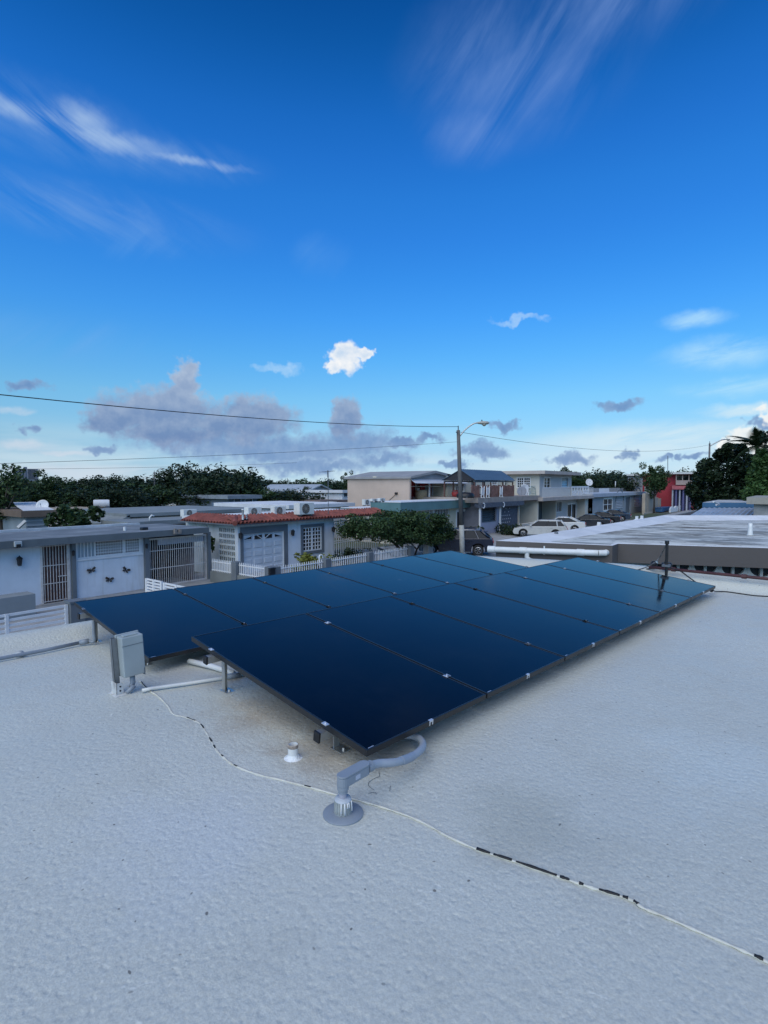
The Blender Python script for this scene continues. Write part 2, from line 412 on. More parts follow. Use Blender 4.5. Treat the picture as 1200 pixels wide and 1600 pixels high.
# ------------------------------------------------------------------ own house: the white coated flat roof
def roof_material():
    m = bpy.data.materials.new('white_roof_coating'); m.use_nodes = True
    g = NG(m.node_tree); b = m.node_tree.nodes['Principled BSDF']
    pos = g.n('ShaderNodeNewGeometry').outputs['Position']
    big = g.noise(pos, .55, 5, .6); mid = g.noise(pos, 3.2, 5, .65); fine = g.noise(pos, 26, 4, .6)
    col = g.mix(g.sm(big, .3, .7), (.52, .535, .48), (.59, .60, .535))
    col = g.mix(g.m('MULTIPLY', g.sm(mid, .48, .72), .35), col, (.45, .465, .42))
    col = g.mix(g.m('MULTIPLY', g.sm(fine, .55, .8), .35), col, (.66, .67, .60))
    def patch(c, r, rgb, amt, nscale=2.5, st=(1, 1, 1)):
        d = g.vm('LENGTH', g.vm('MULTIPLY', g.vm('SUBTRACT', pos, tuple(c)), (st[0] / r, st[1] / r, 0)))
        d = g.m('SUBTRACT', d, g.m('MULTIPLY', g.m('SUBTRACT', g.noise(pos, nscale, 5, .7), .5), 1.8))
        return g.m('MULTIPLY', g.sm(d, .15, 1.0, 1.0, 0.0), amt), rgb
    # water marks where rain drips off and pools: tan along the drip line of the panels, grey-green by the crack
    for px, py, r, rgb, amt in ((455, 1110, .6, (.41, .35, .27), .8), (540, 1165, .5, (.38, .33, .26), .8), (390, 1060, .5, (.47, .43, .37), .55), (300, 1045, .5, (.45, .43, .38), .5), (620, 1180, .3, (.42, .41, .38), .4),
                                (810, 1275, .4, (.40, .41, .35), .5), (900, 1325, .42, (.42, .43, .38), .45), (170, 1000, .35, (.50, .48, .42), .5), (980, 1250, .4, (.52, .55, .52), .4), (1130, 1200, .6, (.60, .66, .64), .5), (300, 1300, .6, (.56, .60, .62), .4)):
        f, rgb = patch(rp(px, py), r, rgb, amt); col = g.mix(f, col, rgb)
    # specks of grit and flaked coating
    flat = g.vm('MULTIPLY', pos, (1, 1, 0))
    sp = g.vor(g.vm('ADD', flat, g.vm('MULTIPLY', g.noise(pos, 3, 2, out='Color'), (.25, .25, 0))), 5.5, dims='2D')
    col = g.mix(g.m('MULTIPLY', g.m('MULTIPLY', g.sm(sp, .018, .034, 1.0, 0.0), g.sm(g.noise(flat, 1.4, 2), .45, .6)), .8), col, (.10, .09, .075))
    sp2 = g.vor(g.vm('ADD', flat, g.vm('MULTIPLY', g.noise(pos, 6, 2, out='Color'), (.3, .3, 0))), 11, dims='2D')
    col = g.mix(g.m('MULTIPLY', g.m('MULTIPLY', g.sm(sp2, .04, .1, 1.0, 0.0), g.sm(g.noise(flat, 2.1, 2), .45, .6)), .6), col, (.70, .71, .64))
    gr = g.noise(pos, 95, 3, .7)
    col = g.mix(1.0, col, g.mix(g.sm(gr, .3, .7), (.90, .90, .90), (1.10, 1.10, 1.10)), 'MULTIPLY')
    g.set(b.inputs['Base Color'], col)
    g.set(b.inputs['Roughness'], g.sm(mid, .3, .7, .42, .62)); b.inputs['Specular IOR Level'].default_value = .45
    pits = g.sm(g.vor(g.vm('ADD', pos, g.vm('MULTIPLY', g.noise(pos, 9, 2, out='Color'), (.05, .05, .05))), 34, 'SMOOTH_F1'), .0, .55)
    n1 = g.n('ShaderNodeBump'); n1.inputs['Distance'].default_value = .006; n1.inputs['Strength'].default_value = .5; g.set(n1.inputs['Height'], g.noise(pos, 17, 6, .7))
    n2 = g.n('ShaderNodeBump'); n2.inputs['Distance'].default_value = .0035; n2.inputs['Strength'].default_value = .6; g.set(n2.inputs['Height'], pits); g.set(n2.inputs['Normal'], n1.outputs[0])
    n3 = g.n('ShaderNodeBump'); n3.inputs['Distance'].default_value = .0052; n3.inputs['Strength'].default_value = .9; g.set(n3.inputs['Height'], g.m('MULTIPLY', g.noise(pos, 75, 4, .72), g.sm(g.noise(pos, 1.1, 4, .6), .3, .7, .3, 1.0))); g.set(n3.inputs['Normal'], n2.outputs[0])
    g.set(b.inputs['Normal'], n3.outputs[0])
    return m
ROOFM = roof_material()

own = thing('flat_roof_house', 'low house whose white coated flat roof carries the solar panels', 'house', (ORI[0], ORI[1], 0))
def own_roof():
    rng = random.Random(4)
    us = [-8 + i * (14.85 / 74) for i in range(75)]; vs_ = [-13 + j * (17.3 / 86) for j in range(87)]
    # curb profile beyond the flat part (offset, rise)
    prof = [(.06, .03), (.14, .085), (.22, .125), (.30, .14), (.42, .14), (.44, .12), (.44, -.42), (.02, -.42)]
    mb = MB(); U = us + [us[-1] + p[0] * 1.15 for p in prof[:7]]; V = vs_ + [vs_[-1] + p[0] * .8 for p in prof[:7]]
    ru = [0] * len(us) + [p[1] * 1.3 if p[1] > 0 else p[1] for p in prof[:7]]; rv = [0] * len(vs_) + [p[1] * .8 if p[1] > 0 else p[1] for p in prof[:7]]
    grid = []
    from mathutils import noise as mn
    for i, u in enumerate(U):
        for j, v in enumerate(V):
            x, y = xy(u, v); z = roofz_uv(u, v)
            r = max(ru[i], rv[j]) if min(ru[i], rv[j]) >= 0 else min(ru[i], rv[j])
            z += r
            z += .006 * mn.noise(Vector((x * .8, y * .8, 0))) + (.003 * mn.noise(Vector((x * 4, y * 4, 3))))
            grid.append((x, y, z))
    nv = len(V)
    fs = [(i * nv + j, (i + 1) * nv + j, (i + 1) * nv + j + 1, i * nv + j + 1) for i in range(len(U) - 1) for j in range(nv - 1)]
    mb.add(grid, fs)
    me = bpy.data.meshes.new('roof'); bx = WLOC[own.name]
    me.from_pydata([(a - bx.x, b - bx.y, c) for a, b, c in mb.v], [], mb.f); me.materials.append(ROOFM)
    me.polygons.foreach_set('use_smooth', [True] * len(me.polygons)); me.set_sharp_from_angle(angle=rad(50))
    o = bpy.data.objects.new('roof', me); COL.objects.link(o); o.parent = own; WLOC[o.name] = bx
    w = MB(); c4 = [xy(-7.9, -12.9), xy(6.95, -12.9), xy(6.95, 4.36), xy(-7.9, 4.36)]
    w.prism(c4, 0, ROOF - .26); w.build('wall', WHITE, own)
own_roof()

# ------------------------------------------------------------------ solar panels
def glass_material():
    m = bpy.data.materials.new('solar_glass'); m.use_nodes = True
    g = NG(m.node_tree); b = m.node_tree.nodes['Principled BSDF']
    tc = g.n('ShaderNodeTexCoord'); sep = g.n('ShaderNodeSeparateXYZ'); g.set(sep.inputs[0], tc.outputs['Object'])
    def grid(s, n, w):
        f = g.m('FRACT', g.m('MULTIPLY', s, n)); return g.m('LESS_THAN', g.m('ABSOLUTE', g.m('SUBTRACT', f, .5)), w)
    lines = g.m('MAXIMUM', grid(sep.outputs[0], 6 / 1.0, .012), grid(sep.outputs[1], 20 / 1.86, .014))
    bus = grid(sep.outputs[0], 60, .06)
    c = g.mix(lines, (.0010, .0018, .0055), (.0005, .0007, .0012))
    c = g.mix(g.m('MULTIPLY', bus, .3), c, (.003, .005, .010))
    pos = g.n('ShaderNodeNewGeometry').outputs['Position']
    dust = g.sm(g.noise(pos, 1.7, 5, .65), .45, .8)
    c = g.mix(g.m('MULTIPLY', dust, .02), c, (.16, .17, .18))
    drop = g.sm(g.vor(g.vm('ADD', pos, g.vm('MULTIPLY', g.noise(pos, 4, 3, out='Color'), (.4, .4, 0))), 1.1), .02, .05, 1.0, 0.0)
    c = g.mix(g.m('MULTIPLY', drop, .1), c, (.3, .32, .34))
    g.set(b.inputs['Base Color'], c); b.inputs['IOR'].default_value = 1.225
    g.set(b.inputs['Roughness'], g.sm(g.noise(pos, 3, 5, .6), .3, .7, .08, .14))
    b.inputs['Specular IOR Level'].default_value = .5
    return m
SGLASS = glass_material()
PWID, PTH = S - .016, .035
def panel_proto():
    r = thing('solar_panel', '', 'solar panel')
    w, l, t, d = PWID, PLEN - .006, .011, PTH
    fr = MB().box(0, w, 0, t, -d, 0).box(0, w, l - t, l, -d, 0).box(0, t, t, l - t, -d, 0).box(w - t, w, t, l - t, -d, 0)
    fr.build('frame', PANEL_FRAME, r, local=True, bevel=.0012)
    MB().box(t, w - t, t, l - t, -.008, -.002).build('glass', SGLASS, r, local=True)
    MB().box(t, w - t, t, l - t, -.016, -.0095).build('backsheet', PANEL_FRAME, r, local=True)
    # bright bracket hooked over the middle of the low frame edge
    c = MB(); x = w * .48
    c.box(x - .016, x + .016, -.0025, .0, -.009, .0015).box(x - .016, x - .008, -.0025, 0, -.028, -.009).box(x + .008, x + .016, -.0025, 0, -.028, -.009).box(x - .016, x + .016, 0, .012, .0003, .0015)
    c.build('edge_clip', SILVER, r, local=True)
    # small bright sticker by the low corner
    MB().box(.022, .06, .0125, .0165, -.0018, -.0008).build('sticker', SILVER, r, local=True)
    return r
clampm = MB().box(-.021, .021, -.019, .019, .0005, .0045).lathe((0, 0, 0), [(.007, .004), (.007, .011), (.004, .012)], 8).mesh('clamp', SILVER)
proto = panel_proto()
ORD = ['first', 'second', 'third', 'fourth', 'fifth', 'last']
def place_row(origin, tilt, n, text, group, first=None):
    for i in range(n):
        r = first if (i == 0 and first is not None) else copy_tree(proto)
        p = origin + AV * (PIT * i + .008) - ZV * 0
        r.location = p; r.rotation_euler = (tilt, 0, -DL)
        r['label'] = text % ORD[i]; r['group'] = group
        for s in (.17, .835):
            if i < n - 1: piece('mid_clamp', clampm, r, (PWID + .008, PLEN * s, 0), local=True)
            else: piece('end_clamp', clampm, r, (PWID + .004, PLEN * s, 0), local=True)
            if i == 0: piece('end_clamp', clampm, r, (-.004, PLEN * s, 0), (.6, 1, 1), local=True)
place_row(ORI, TILT_F, 6, 'black framed blue solar panel, %s from the pipe flashing in the row beside it', 'solar panels on the white roof', proto)
place_row(ORB, TILT_B, 6, 'black framed blue solar panel, %s from the grey box in the row along the street', 'solar panels on the white roof')

def rack(origin, tilt, label):
    UP = BV * math.cos(tilt) + ZV * math.sin(tilt); NN = np.cross(AV, UP)
    r = thing('panel_rack', label, 'rack', tuple(xy(*uv(origin))) + (ROOF,), 'racks under the panels')
    for s in (.175, .83):
        o = origin + UP * (PLEN * s - .02) - NN * (PTH + .052) - AV * .035
        rl = MB().obox(o, AV * (PIT * 6 + .06), UP * .04, NN * .05).build('rail', ALU, r)
        MB().obox(o - AV * .012 - UP * .003 - NN * .003, AV * .012, UP * .046, NN * .056).build('end_cap', BLACK, rl)
        for k in range(5):
            u = .12 + k * (PIT * 6 - .24) / 4
            q = origin + UP * (PLEN * s) - NN * (PTH + .05) + AV * u
            z = roofz(q[0], q[1])
            if s > .5:
                lg = MB().obox((q[0], q[1] + .022, z + .001) - AV * .02, AV * .04, BV * .006, ZV * (q[2] - z + .03)).obox((q[0], q[1] + .022, z + .001) - AV * .02 , AV * .006, -BV * .035, ZV * (q[2] - z + .0))
                lg.build('leg', ALU, r)
            else:
                MB().obox((q[0], q[1] + .022, z + .001) - AV * .02, AV * .04, BV * .006, ZV * (q[2] - z + .03)).build('leg', ALU, r)
            MB().obox((q[0], q[1], z - .006) - AV * .035 - BV * .06, AV * .07, BV * .1, ZV * .009).lathe((q[0], q[1] - .03, z), [(.009, 0), (.009, .014)], 6).build('foot', ALU, r)
rack(ORI, TILT_F, 'aluminium rails and legs under the row of panels beside the pipe flashing')
rack(ORB, TILT_B, 'aluminium rails and legs under the row of panels along the street')

# ------------------------------------------------------------------ grey switch box on its strut
def switch_box():
    c = rp(211, 1080); r = thing('switch_box', 'grey metal disconnect box on a strut post beside the panels', 'electrical box', tuple(c))
    lean = -AV * .05 + BV * .02
    up = ZV + lean; up = up / np.linalg.norm(up)
    fwd = BV - up * (BV @ up); fwd /= np.linalg.norm(fwd); sd = np.cross(fwd, up); sd = sd if sd @ AV > 0 else -sd
    o = c + up * .125 - sd * .075 - fwd * .035
    W, D, H = .15, .12, .29
    MB().obox(o, sd * W, fwd * (D - .022), up * H).build('body', pm('enclosure_grey', (.34, .38, .38), .5, .06, 4, stain=.2, stain_col=(.24, .27, .27)), r, bevel=.006)
    MB().obox(o + fwd * (D - .022) - sd * .008 - up * .006, sd * (W + .016), fwd * .022, up * (H + .014)).build('back_flange', MATS['enclosure_grey'], r, bevel=.006)
    MB().obox(o + sd * .02 + fwd * .02 + up * (H - .001), sd * (W - .05), fwd * .045, up * .012).build('top_hub', MATS['enclosure_grey'], r, bevel=.004)
    MB().obox(o - fwd * .003 + up * (H - .062), sd * W, fwd * .004, up * .003).build('cover_seam', GREYDARK, r)
    MB().obox(o + sd * (W - .012) - fwd * .006 + up * -.01, sd * .006, fwd * .05, up * .05).build('hinge', GREYDARK, r)
    # slotted strut channel behind the box
    q = c - sd * .115 + fwd * .055; q[2] = roofz(q[0], q[1])
    st = MB().obox(q, sd * .004, fwd * .04, up * .40).obox(q, sd * .035, fwd * .004, up * .40).obox(q + fwd * .036, sd * .035, fwd * .004, up * .40)
    st.build('strut', pm('strut_steel', (.22, .23, .235), .5, .15, 8, metal=.5), r)
    br = MB().obox(q - fwd * .05 - sd * .012, sd * .05, fwd * .006, ZV * .085).obox(q - fwd * .05 - sd * .012, sd * .006, fwd * .1, ZV * .085).obox(q - fwd * .09 - sd * .03 - ZV * .004, sd * .1, fwd * .15, ZV * .008)
    br.build('bracket', pm('painted_bracket', (.55, .56, .55), .6, .15, 12, stain=.6, stain_col=(.22, .19, .17), sscale=14), r)
    for k in (.03, .06): MB().lathe(tuple(q - fwd * .051 + sd * .014 + ZV * k), [(.006, -.004), (.006, .002)], 8, 'y').build('bolt', BLACK, r)
    e = o + sd * .07 + fwd * .05
    b0 = rp(209, 1082); b0 = b0 + ZV * .012
    MB().tube([e + up * .002, e - up * .06, e - up * .085 - sd * .01, (e + b0) / 2 * .35 + b0 * .65 + ZV * .01, b0 - sd * .05 + fwd * .0], [.019, .019, .019, .017, .016], 10).build('pipe', PVCG, r, smooth=True)
    return r
switch_box()

def smooth_path(pts, n=6):
    P = [np.array(p, float) for p in pts]; out = []
    for i in range(len(P) - 1):
        p0, p1, p2, p3 = P[max(i - 1, 0)], P[i], P[i + 1], P[min(i + 2, len(P) - 1)]
        for k in range(n):
            t = k / n
            out.append(.5 * (2 * p1 + (p2 - p0) * t + (2 * p0 - 5 * p1 + 4 * p2 - p3) * t * t + (3 * p1 - p0 - 3 * p2 + p3) * t ** 3))
    out.append(P[-1]); return out

# caulked cable wandering over the roof
CABLE_PX = [(219, 1064), (232, 1078), (247, 1088), (262, 1103), (271, 1116), (290, 1121), (311, 1130), (321, 1143), (331, 1160), (338, 1172), (350, 1184), (368, 1197), (402, 1210), (440, 1219), (490, 1232), (522, 1241), (565, 1252), (602, 1263), (640, 1276), (672, 1291), (698, 1306), (745, 1327), (800, 1345), (870, 1369), (905, 1381), (940, 1392), (985, 1406), (1005, 1419), (1040, 1433), (1090, 1455), (1150, 1481), (1198, 1503), (1260, 1532)]
def roof_cable():
    rng = random.Random(8)
    pts = [rp(*p) for p in CABLE_PX]
    path = smooth_path(pts, 10)
    r = thing('roof_cable', 'long thin cable caulked white onto the roof with bare black stretches', 'cable', tuple(path[0]))
    CAULK = pm('white_caulk', (.60, .59, .51), .65, .12, 12, .004, 60, stain=.55, stain_col=(.40, .37, .29), sscale=7)
    rr = [.0056 * (1 + .5 * math.sin(i * .9) * rng.random() + .35 * rng.random()) for i in range(len(path))]
    MB().tube([p + ZV * .001 for p in path], rr, 8, .62).build('caulk_bead', CAULK, r, smooth=True)
    # ragged feathered skirt of coating along the bead
    sk = MB(); L, Rr = [], []
    for i, p in enumerate(path):
        t = path[min(i + 1, len(path) - 1)] - path[max(i - 1, 0)]; t /= np.linalg.norm(t); nn = np.array([-t[1], t[0], 0])
        L.append(p + nn * (.012 + .012 * rng.random()) + ZV * .0018); Rr.append(p - nn * (.010 + .014 * rng.random()) + ZV * .0018)
    n = len(path)
    # bare insulation where caulk peeled off; small bits near the box paint the bead's shaded side
    def near(px, py): 
        q = rp(px, py); return min(range(n), key=lambda i: np.linalg.norm(path[i] - q))
    for a, b in (((745, 1327), (765, 1334)), ((772, 1336), (800, 1345)), ((806, 1347), (870, 1369)), ((876, 1371), (890, 1376)), ((905, 1381), (911, 1383)), ((937, 1391), (966, 1400)), ((972, 1402), (980, 1405)), ((990, 1409), (999, 1413)), ((1180, 1495), (1192, 1500)),
                 ((292, 1122), (306, 1127)), ((313, 1132), (318, 1139)), ((327, 1153), (331, 1160)), ((333, 1165), (336, 1170)), ((345, 1180), (348, 1183)), ((366, 1196), (370, 1198)), ((474, 1228), (478, 1229)), ((221, 1066), (236, 1081))):
        i, j = near(*a), near(*b)
        if j - i < 2: j = i + 2
        MB().tube([p + ZV * .0035 for p in path[i:j + 1]], [r_ * (.98 if a[0] > 700 else .72) for r_ in rr[i:j + 1]], 8, .62).build('bare_wire_and_shade', WIRE, r, smooth=True)
    return r
roof_cable()

# roof penetration: flashing, collar, conduit body and flexible conduit
def penetration():
    c = rp(536, 1271); r = thing('pipe_flashing', 'grey round roof flashing with a ribbed collar and conduit elbow', 'flashing', tuple(c))
    CO = pm('ribbed_collar', (.27, .30, .30), .6, .15, 20, stain=.6, stain_col=(.55, .56, .5), sscale=30, streak=True)
    MB().lathe(c, [(.091, -.004), (.091, .004), (.086, .0075), (.05, .010), (.0, .010)], 40, caps=False).build('flange', PVCG, r, auto=True)
    co = MB().lathe(c, [(.042, .008), (.039, .014), (.037, .066), (.034, .072), (.0, .074)], 28, caps=False)
    co.build('collar', CO, r, auto=True)
    MB().lathe(c, [(.038, .0655), (.035, .0735), (.0, .0765)], 28, caps=False).build('sealant_cap', pm('sealant', (.46, .50, .54), .6, .1, 20), r, smooth=True)
    for k in range(20):
        a = 2 * math.pi * k / 20
        MB().tube([c + np.array([.0385 * math.cos(a), .0385 * math.sin(a), .012]), c + np.array([.037 * math.cos(a), .037 * math.sin(a), .062])], .0028, 5).build('rib', CO, r)
    rng = random.Random(2)
    for a in (-2.6, -2.2, -1.9, -1.7, -1.2):
        h = .02 + .03 * rng.random(); q = np.array([math.cos(a), math.sin(a), 0])
        MB().tube([c + q * .0395 + ZV * .066, c + q * .0415 + ZV * (.066 - h * .5), c + q * .0425 + ZV * (.066 - h)], [.003, .0028, .0042], 6).build('drip', WHITE2, r, smooth=True)
    MB().lathe(c, [(.017, .07), (.017, .105)], 16).build('riser_pipe', pm('riser', (.40, .40, .46), .5, .1, 10), r, auto=True)
    # conduit body (elbow with cover)
    e1 = uz(572, 1200, c[2] + .150); e0 = c + ZV * .150; d = e1 - e0; d[2] = 0; ln = np.linalg.norm(d); d /= ln; nn = np.array([-d[1], d[0], 0])
    Lb = .135
    def stadium(o, L, w, k=8):
        pts = []
        for i in range(k + 1):
            a = math.pi / 2 + math.pi * i / k; pts.append(o + d * (w * math.cos(a)) + nn * (w * math.sin(a)))
        for i in range(k + 1):
            a = -math.pi / 2 + math.pi * i / k; pts.append(o + d * (L + w * math.cos(a)) + nn * (w * math.sin(a)))
        return pts
    bt = PVCG
    MB().extr(stadium(c + ZV * .128 , Lb, .0265), ZV * .042).build('conduit_body', bt, r, bevel=.004)
    MB().extr(stadium(c + ZV * .1705, Lb, .0285), ZV * .010).build('cover', bt, r, bevel=.003)
    MB().lathe(c, [(.022, .098), (.022, .112), (.0265, .114), (.0265, .130)], 18).build('hub', bt, r, auto=True)
    MB().obox(c + d * .055 - nn * .0272 + ZV * .140, d * .03, nn * .001, ZV * .02).build('sticker', pm('sticker_pale', (.45, .48, .56), .4), r)
    h0 = c + d * (Lb + .02) + ZV * .149
    MB().tube([h0, h0 + d * .03], .0255, 16).build('end_hub', bt, r, auto=True)
    # flexible conduit sagging to the panel edge
    pts = [h0 + d * .02, uz(592, 1193, c[2] + .135), uz(618, 1191, c[2] + .115), uz(640, 1184, c[2] + .09), uz(656, 1173, c[2] + .075), uz(661, 1163, c[2] + .068), uz(655, 1154, c[2] + .065), uz(640, 1149, c[2] + .065), uz(610, 1150, c[2] + .07)]
    path = smooth_path(pts, 8)
    fl = thing('flexible_conduit', 'smooth grey flexible conduit curving from the elbow under the lowest panel', 'conduit', tuple(path[0]))
    MB().tube(path, .0195, 14).build('hose', pm('flex_grey', (.31, .35, .40), .45, .05, 8), fl, smooth=True)
    k = 22; MB().tube(path[k - 3:k + 5], .0222, 14).build('coupling', pm('flex_grey2', (.28, .32, .38), .4, .05, 8), fl, auto=True)
penetration()

def vent():
    c = rp(458, 1184); r = thing('vent_pipe', 'short open white vent pipe stub sealed to the roof by the panels', 'vent pipe', tuple(c))
    MB().lathe(c, [(.028, 0), (.028, .075), (.0245, .075), (.0245, .01), (0, .01)], 24, caps=False).build('pipe', PVCW, r, auto=True)
    MB().lathe(c, [(.0285, .058), (.0288, .07), (.0284, .0755), (.026, .0758)], 24, caps=False).build('stained_rim', pm('rim_stain', (.33, .27, .22), .7, .4, 40), r, smooth=True)
    MB().lathe(c, [(.05, .0), (.038, .004), (.031, .012), (.0285, .022)], 24, caps=False).build('sealant_skirt', pm('white_sealant', (.78, .80, .80), .6, .05, 20, .01, 50), r, smooth=True)
vent()

def conduits():
    # grey conduit running from the street-side post off to the left
    p = [rp(-60, 1042, .03), rp(0, 1029, .03), rp(70, 1016, .03), rp(128, 1003.5, .035)]
    r = thing('grey_conduit', 'straight grey conduit along the roof rising at the outer panel leg', 'conduit', tuple(p[1]))
    MB().tube(p, .017, 10).build('tube', PVCG, r, smooth=True)
    q = rp(147, 1000, .05)
    MB().tube([p[-1] - (p[-1] - p[-2]) / np.linalg.norm(p[-1] - p[-2]) * .02, p[-1] + (q - p[-1]) * .55], .026, 12).build('coupling', PVCG, r, smooth=True)
    MB().tube(smooth_path([p[-1] + (q - p[-1]) * .5, q - ZV * .01, q + ZV * .08, q + ZV * .2], 5), .016, 10).build('elbow', PVCG, r, smooth=True)
    s_ = rp(31, 1026, .0)
    MB().lathe(s_, [(.045, 0), (.04, .03), (.025, .05), (.0, .055)], 14, caps=False).build('strap', pm('strap', (.42, .44, .44), .6, .2, 20), r, smooth=True)
    # white conduit under the rows
    p = [rp(222, 1079, .02), rp(236, 1076, .018), rp(300, 1067, .018), rp(345, 1060, .018), rp(420, 1043, .018), rp(520, 1020, .018)]
    r = thing('white_conduit', 'white painted conduit lying on the roof under the panels', 'conduit', tuple(p[0]))
    MB().tube(p, .013, 10).build('tube', PVCW, r, smooth=True)
    q = rp(365, 1056, .02); d = (p[3] - p[2]) / np.linalg.norm(p[3] - p[2])
    MB().tube([q - d * .05, q + d * .05], .022, 10).build('fitting', PVCG, r, smooth=True)
    # second conduit parallel, seen between the rows
    p = [rp(296, 1033, .03), rp(330, 1041, .03), rp(365, 1052, .02)]
    r = thing('short_pipe', 'short thick white pipe lying under the high panel edge', 'pipe', tuple(p[0]))
    MB().tube(p, .022, 10).build('tube', PVCW, r, smooth=True)
conduits()

def cracks():
    rng = random.Random(3)
    for pts in (((592, 1206), (593, 1213), (586, 1216), (577, 1222), (576, 1228), (585, 1235)), ((575, 1240), (585, 1238), (588, 1241)), ((610, 1228), (609, 1236))):
        path = [rp(*p) + ZV * .001 for p in pts]
        MB().tube(smooth_path(path, 3), .0014, 4, .4).build('crack', GREYDARK, own)
cracks()
# ------------------------------------------------------------------ ground, road, kerbs
def ground_material():
    m = bpy.data.materials.new('ground_soil_grass'); m.use_nodes = True
    g = NG(m.node_tree); b = m.node_tree.nodes['Principled BSDF']
    pos = g.n('ShaderNodeNewGeometry').outputs['Position']
    c = g.mix(g.sm(g.noise(pos, .08, 5, .6), .4, .6), (.05, .075, .03), (.16, .15, .12))
    c = g.mix(g.m('MULTIPLY', g.sm(g.noise(pos, 1.5, 4, .6), .4, .7), .4), c, (.09, .08, .06))
    g.set(b.inputs['Base Color'], c); b.inputs['Roughness'].default_value = .95
    return m
struct(MB().add([(-2500, -2500, 0), (2500, -2500, 0), (2500, 2500, 0), (-2500, 2500, 0)], [(0, 1, 2, 3)]).build('ground', ground_material()))
ASPH = pm('asphalt', (.055, .056, .06), .9, .25, .8, .006, 60, stain=.4, stain_col=(.085, .083, .08), sscale=.6)
struct(MB().box(-60, 160, 8.6, 16.0, -.05, .006).build('road', ASPH))
struct(MB().box(-60, 160, 16.02, 17.3, -.05, .14).build('pavement', CONC))
struct(MB().box(-60, 160, 7.2, 8.58, -.05, .14).build('pavement', CONC))
struct(MB().box(-60, 75, 17.32, 24.5, -.05, .11).build('front_yard_paving', CONC))

# ------------------------------------------------------------------ helpers for house fronts
LAMPBLK = pm('lantern_black', (.02, .02, .022), .5, .1, 10)
LAMPGL = pm('lantern_glass', (.35, .36, .34), .25, .1, 10)
def grille(parent, x0, x1, z0, z1, Y, n, rails, mat, w=.03, name='bar'):
    for i in range(n):
        x = x0 + (x1 - x0) * (i + .5) / n
        bar(name, parent, mat, x - w / 2, x + w / 2, Y, Y + w, z0, z1)
    for z in rails: bar('crossbar', parent, mat, x0, x1, Y - .004, Y + w + .004, z - w * .7, z + w * .7)
def lantern(parent, x, y, z, s=1.0):
    o = MB().box(x - .03 * s, x + .03 * s, y - .02, y, z - .1 * s, z + .1 * s).tube([(x, y - .02, z + .06 * s), (x, y - .09 * s, z + .1 * s)], .012 * s, 6)
    o.lathe((x, y - .1 * s, z), [(.05 * s, -.14 * s), (.075 * s, .05 * s), (.09 * s, .06 * s), (.02 * s, .13 * s), (.0, .16 * s)], 6, caps=False)
    l = o.build('wall_lamp', LAMPBLK, parent)
    MB().lathe((x, y - .1 * s, z), [(.052 * s, -.125 * s), (.072 * s, .035 * s)], 6).build('lamp_glass', LAMPGL, l)
    return l
def grid_window(parent, x0, x1, z0, z1, Y, nx, nz, frame, bars, fw=.07, depth=.12, sash=2, bw=.028, proud=.05):
    """window in a wall opening: frame, dark panes, glazing bars"""
    w = holes_wall(x0 - fw, x1 + fw, z0 - fw, z1 + fw, Y - proud, Y - .003, [(x0, x1, z0, z1)]).build('window', frame, parent)
    MB().box(x0, x1, Y + depth, Y + depth + .02, z0, z1).build('pane', GLASS, w)
    mb = MB(); sw = (x1 - x0) / sash
    for k in range(sash):
        a, b_ = x0 + k * sw, x0 + (k + 1) * sw
        hs = []; cw = (b_ - a - bw * 2) / nx; ch = (z1 - z0 - bw * 2) / nz
        for i in range(nx):
            for j in range(nz): hs.append((a + bw + i * cw + bw / 2, a + bw + (i + 1) * cw - bw / 2, z0 + bw + j * ch + bw / 2, z0 + bw + (j + 1) * ch - bw / 2))
        holes_wall(a + .004, b_ - .004, z0 + .002, z1 - .002, Y + .02, Y + .06, hs, mb)
    mb.build('grille', bars, w)
    return w
def louvre_window(parent, x0, x1, z0, z1, Y, n, frame, slat, fw=.06, proud=.04, cols=1):
    w = holes_wall(x0 - fw, x1 + fw, z0 - fw, z1 + fw, Y - proud, Y - .003, [(x0, x1, z0, z1)]).build('window', frame, parent)
    MB().box(x0, x1, Y + .13, Y + .15, z0, z1).build('pane', GLASS, w)
    h = (z1 - z0) / n; cw = (x1 - x0) / cols
    for k in range(cols):
        for i in range(n):
            z = z0 + h * i
            MB().add([(x0 + k * cw + .015, Y + .03, z + .01), (x0 + (k + 1) * cw - .015, Y + .03, z + .01), (x0 + (k + 1) * cw - .015, Y + .09, z + h * .78), (x0 + k * cw + .015, Y + .09, z + h * .78),
                      (x0 + k * cw + .015, Y + .045, z + .01), (x0 + (k + 1) * cw - .015, Y + .045, z + .01), (x0 + (k + 1) * cw - .015, Y + .105, z + h * .78), (x0 + k * cw + .015, Y + .105, z + h * .78)],
                     [(0, 1, 2, 3), (7, 6, 5, 4), (0, 4, 5, 1), (1, 5, 6, 2), (2, 6, 7, 3), (3, 7, 4, 0)]).build('louvre', slat, w)
    return w
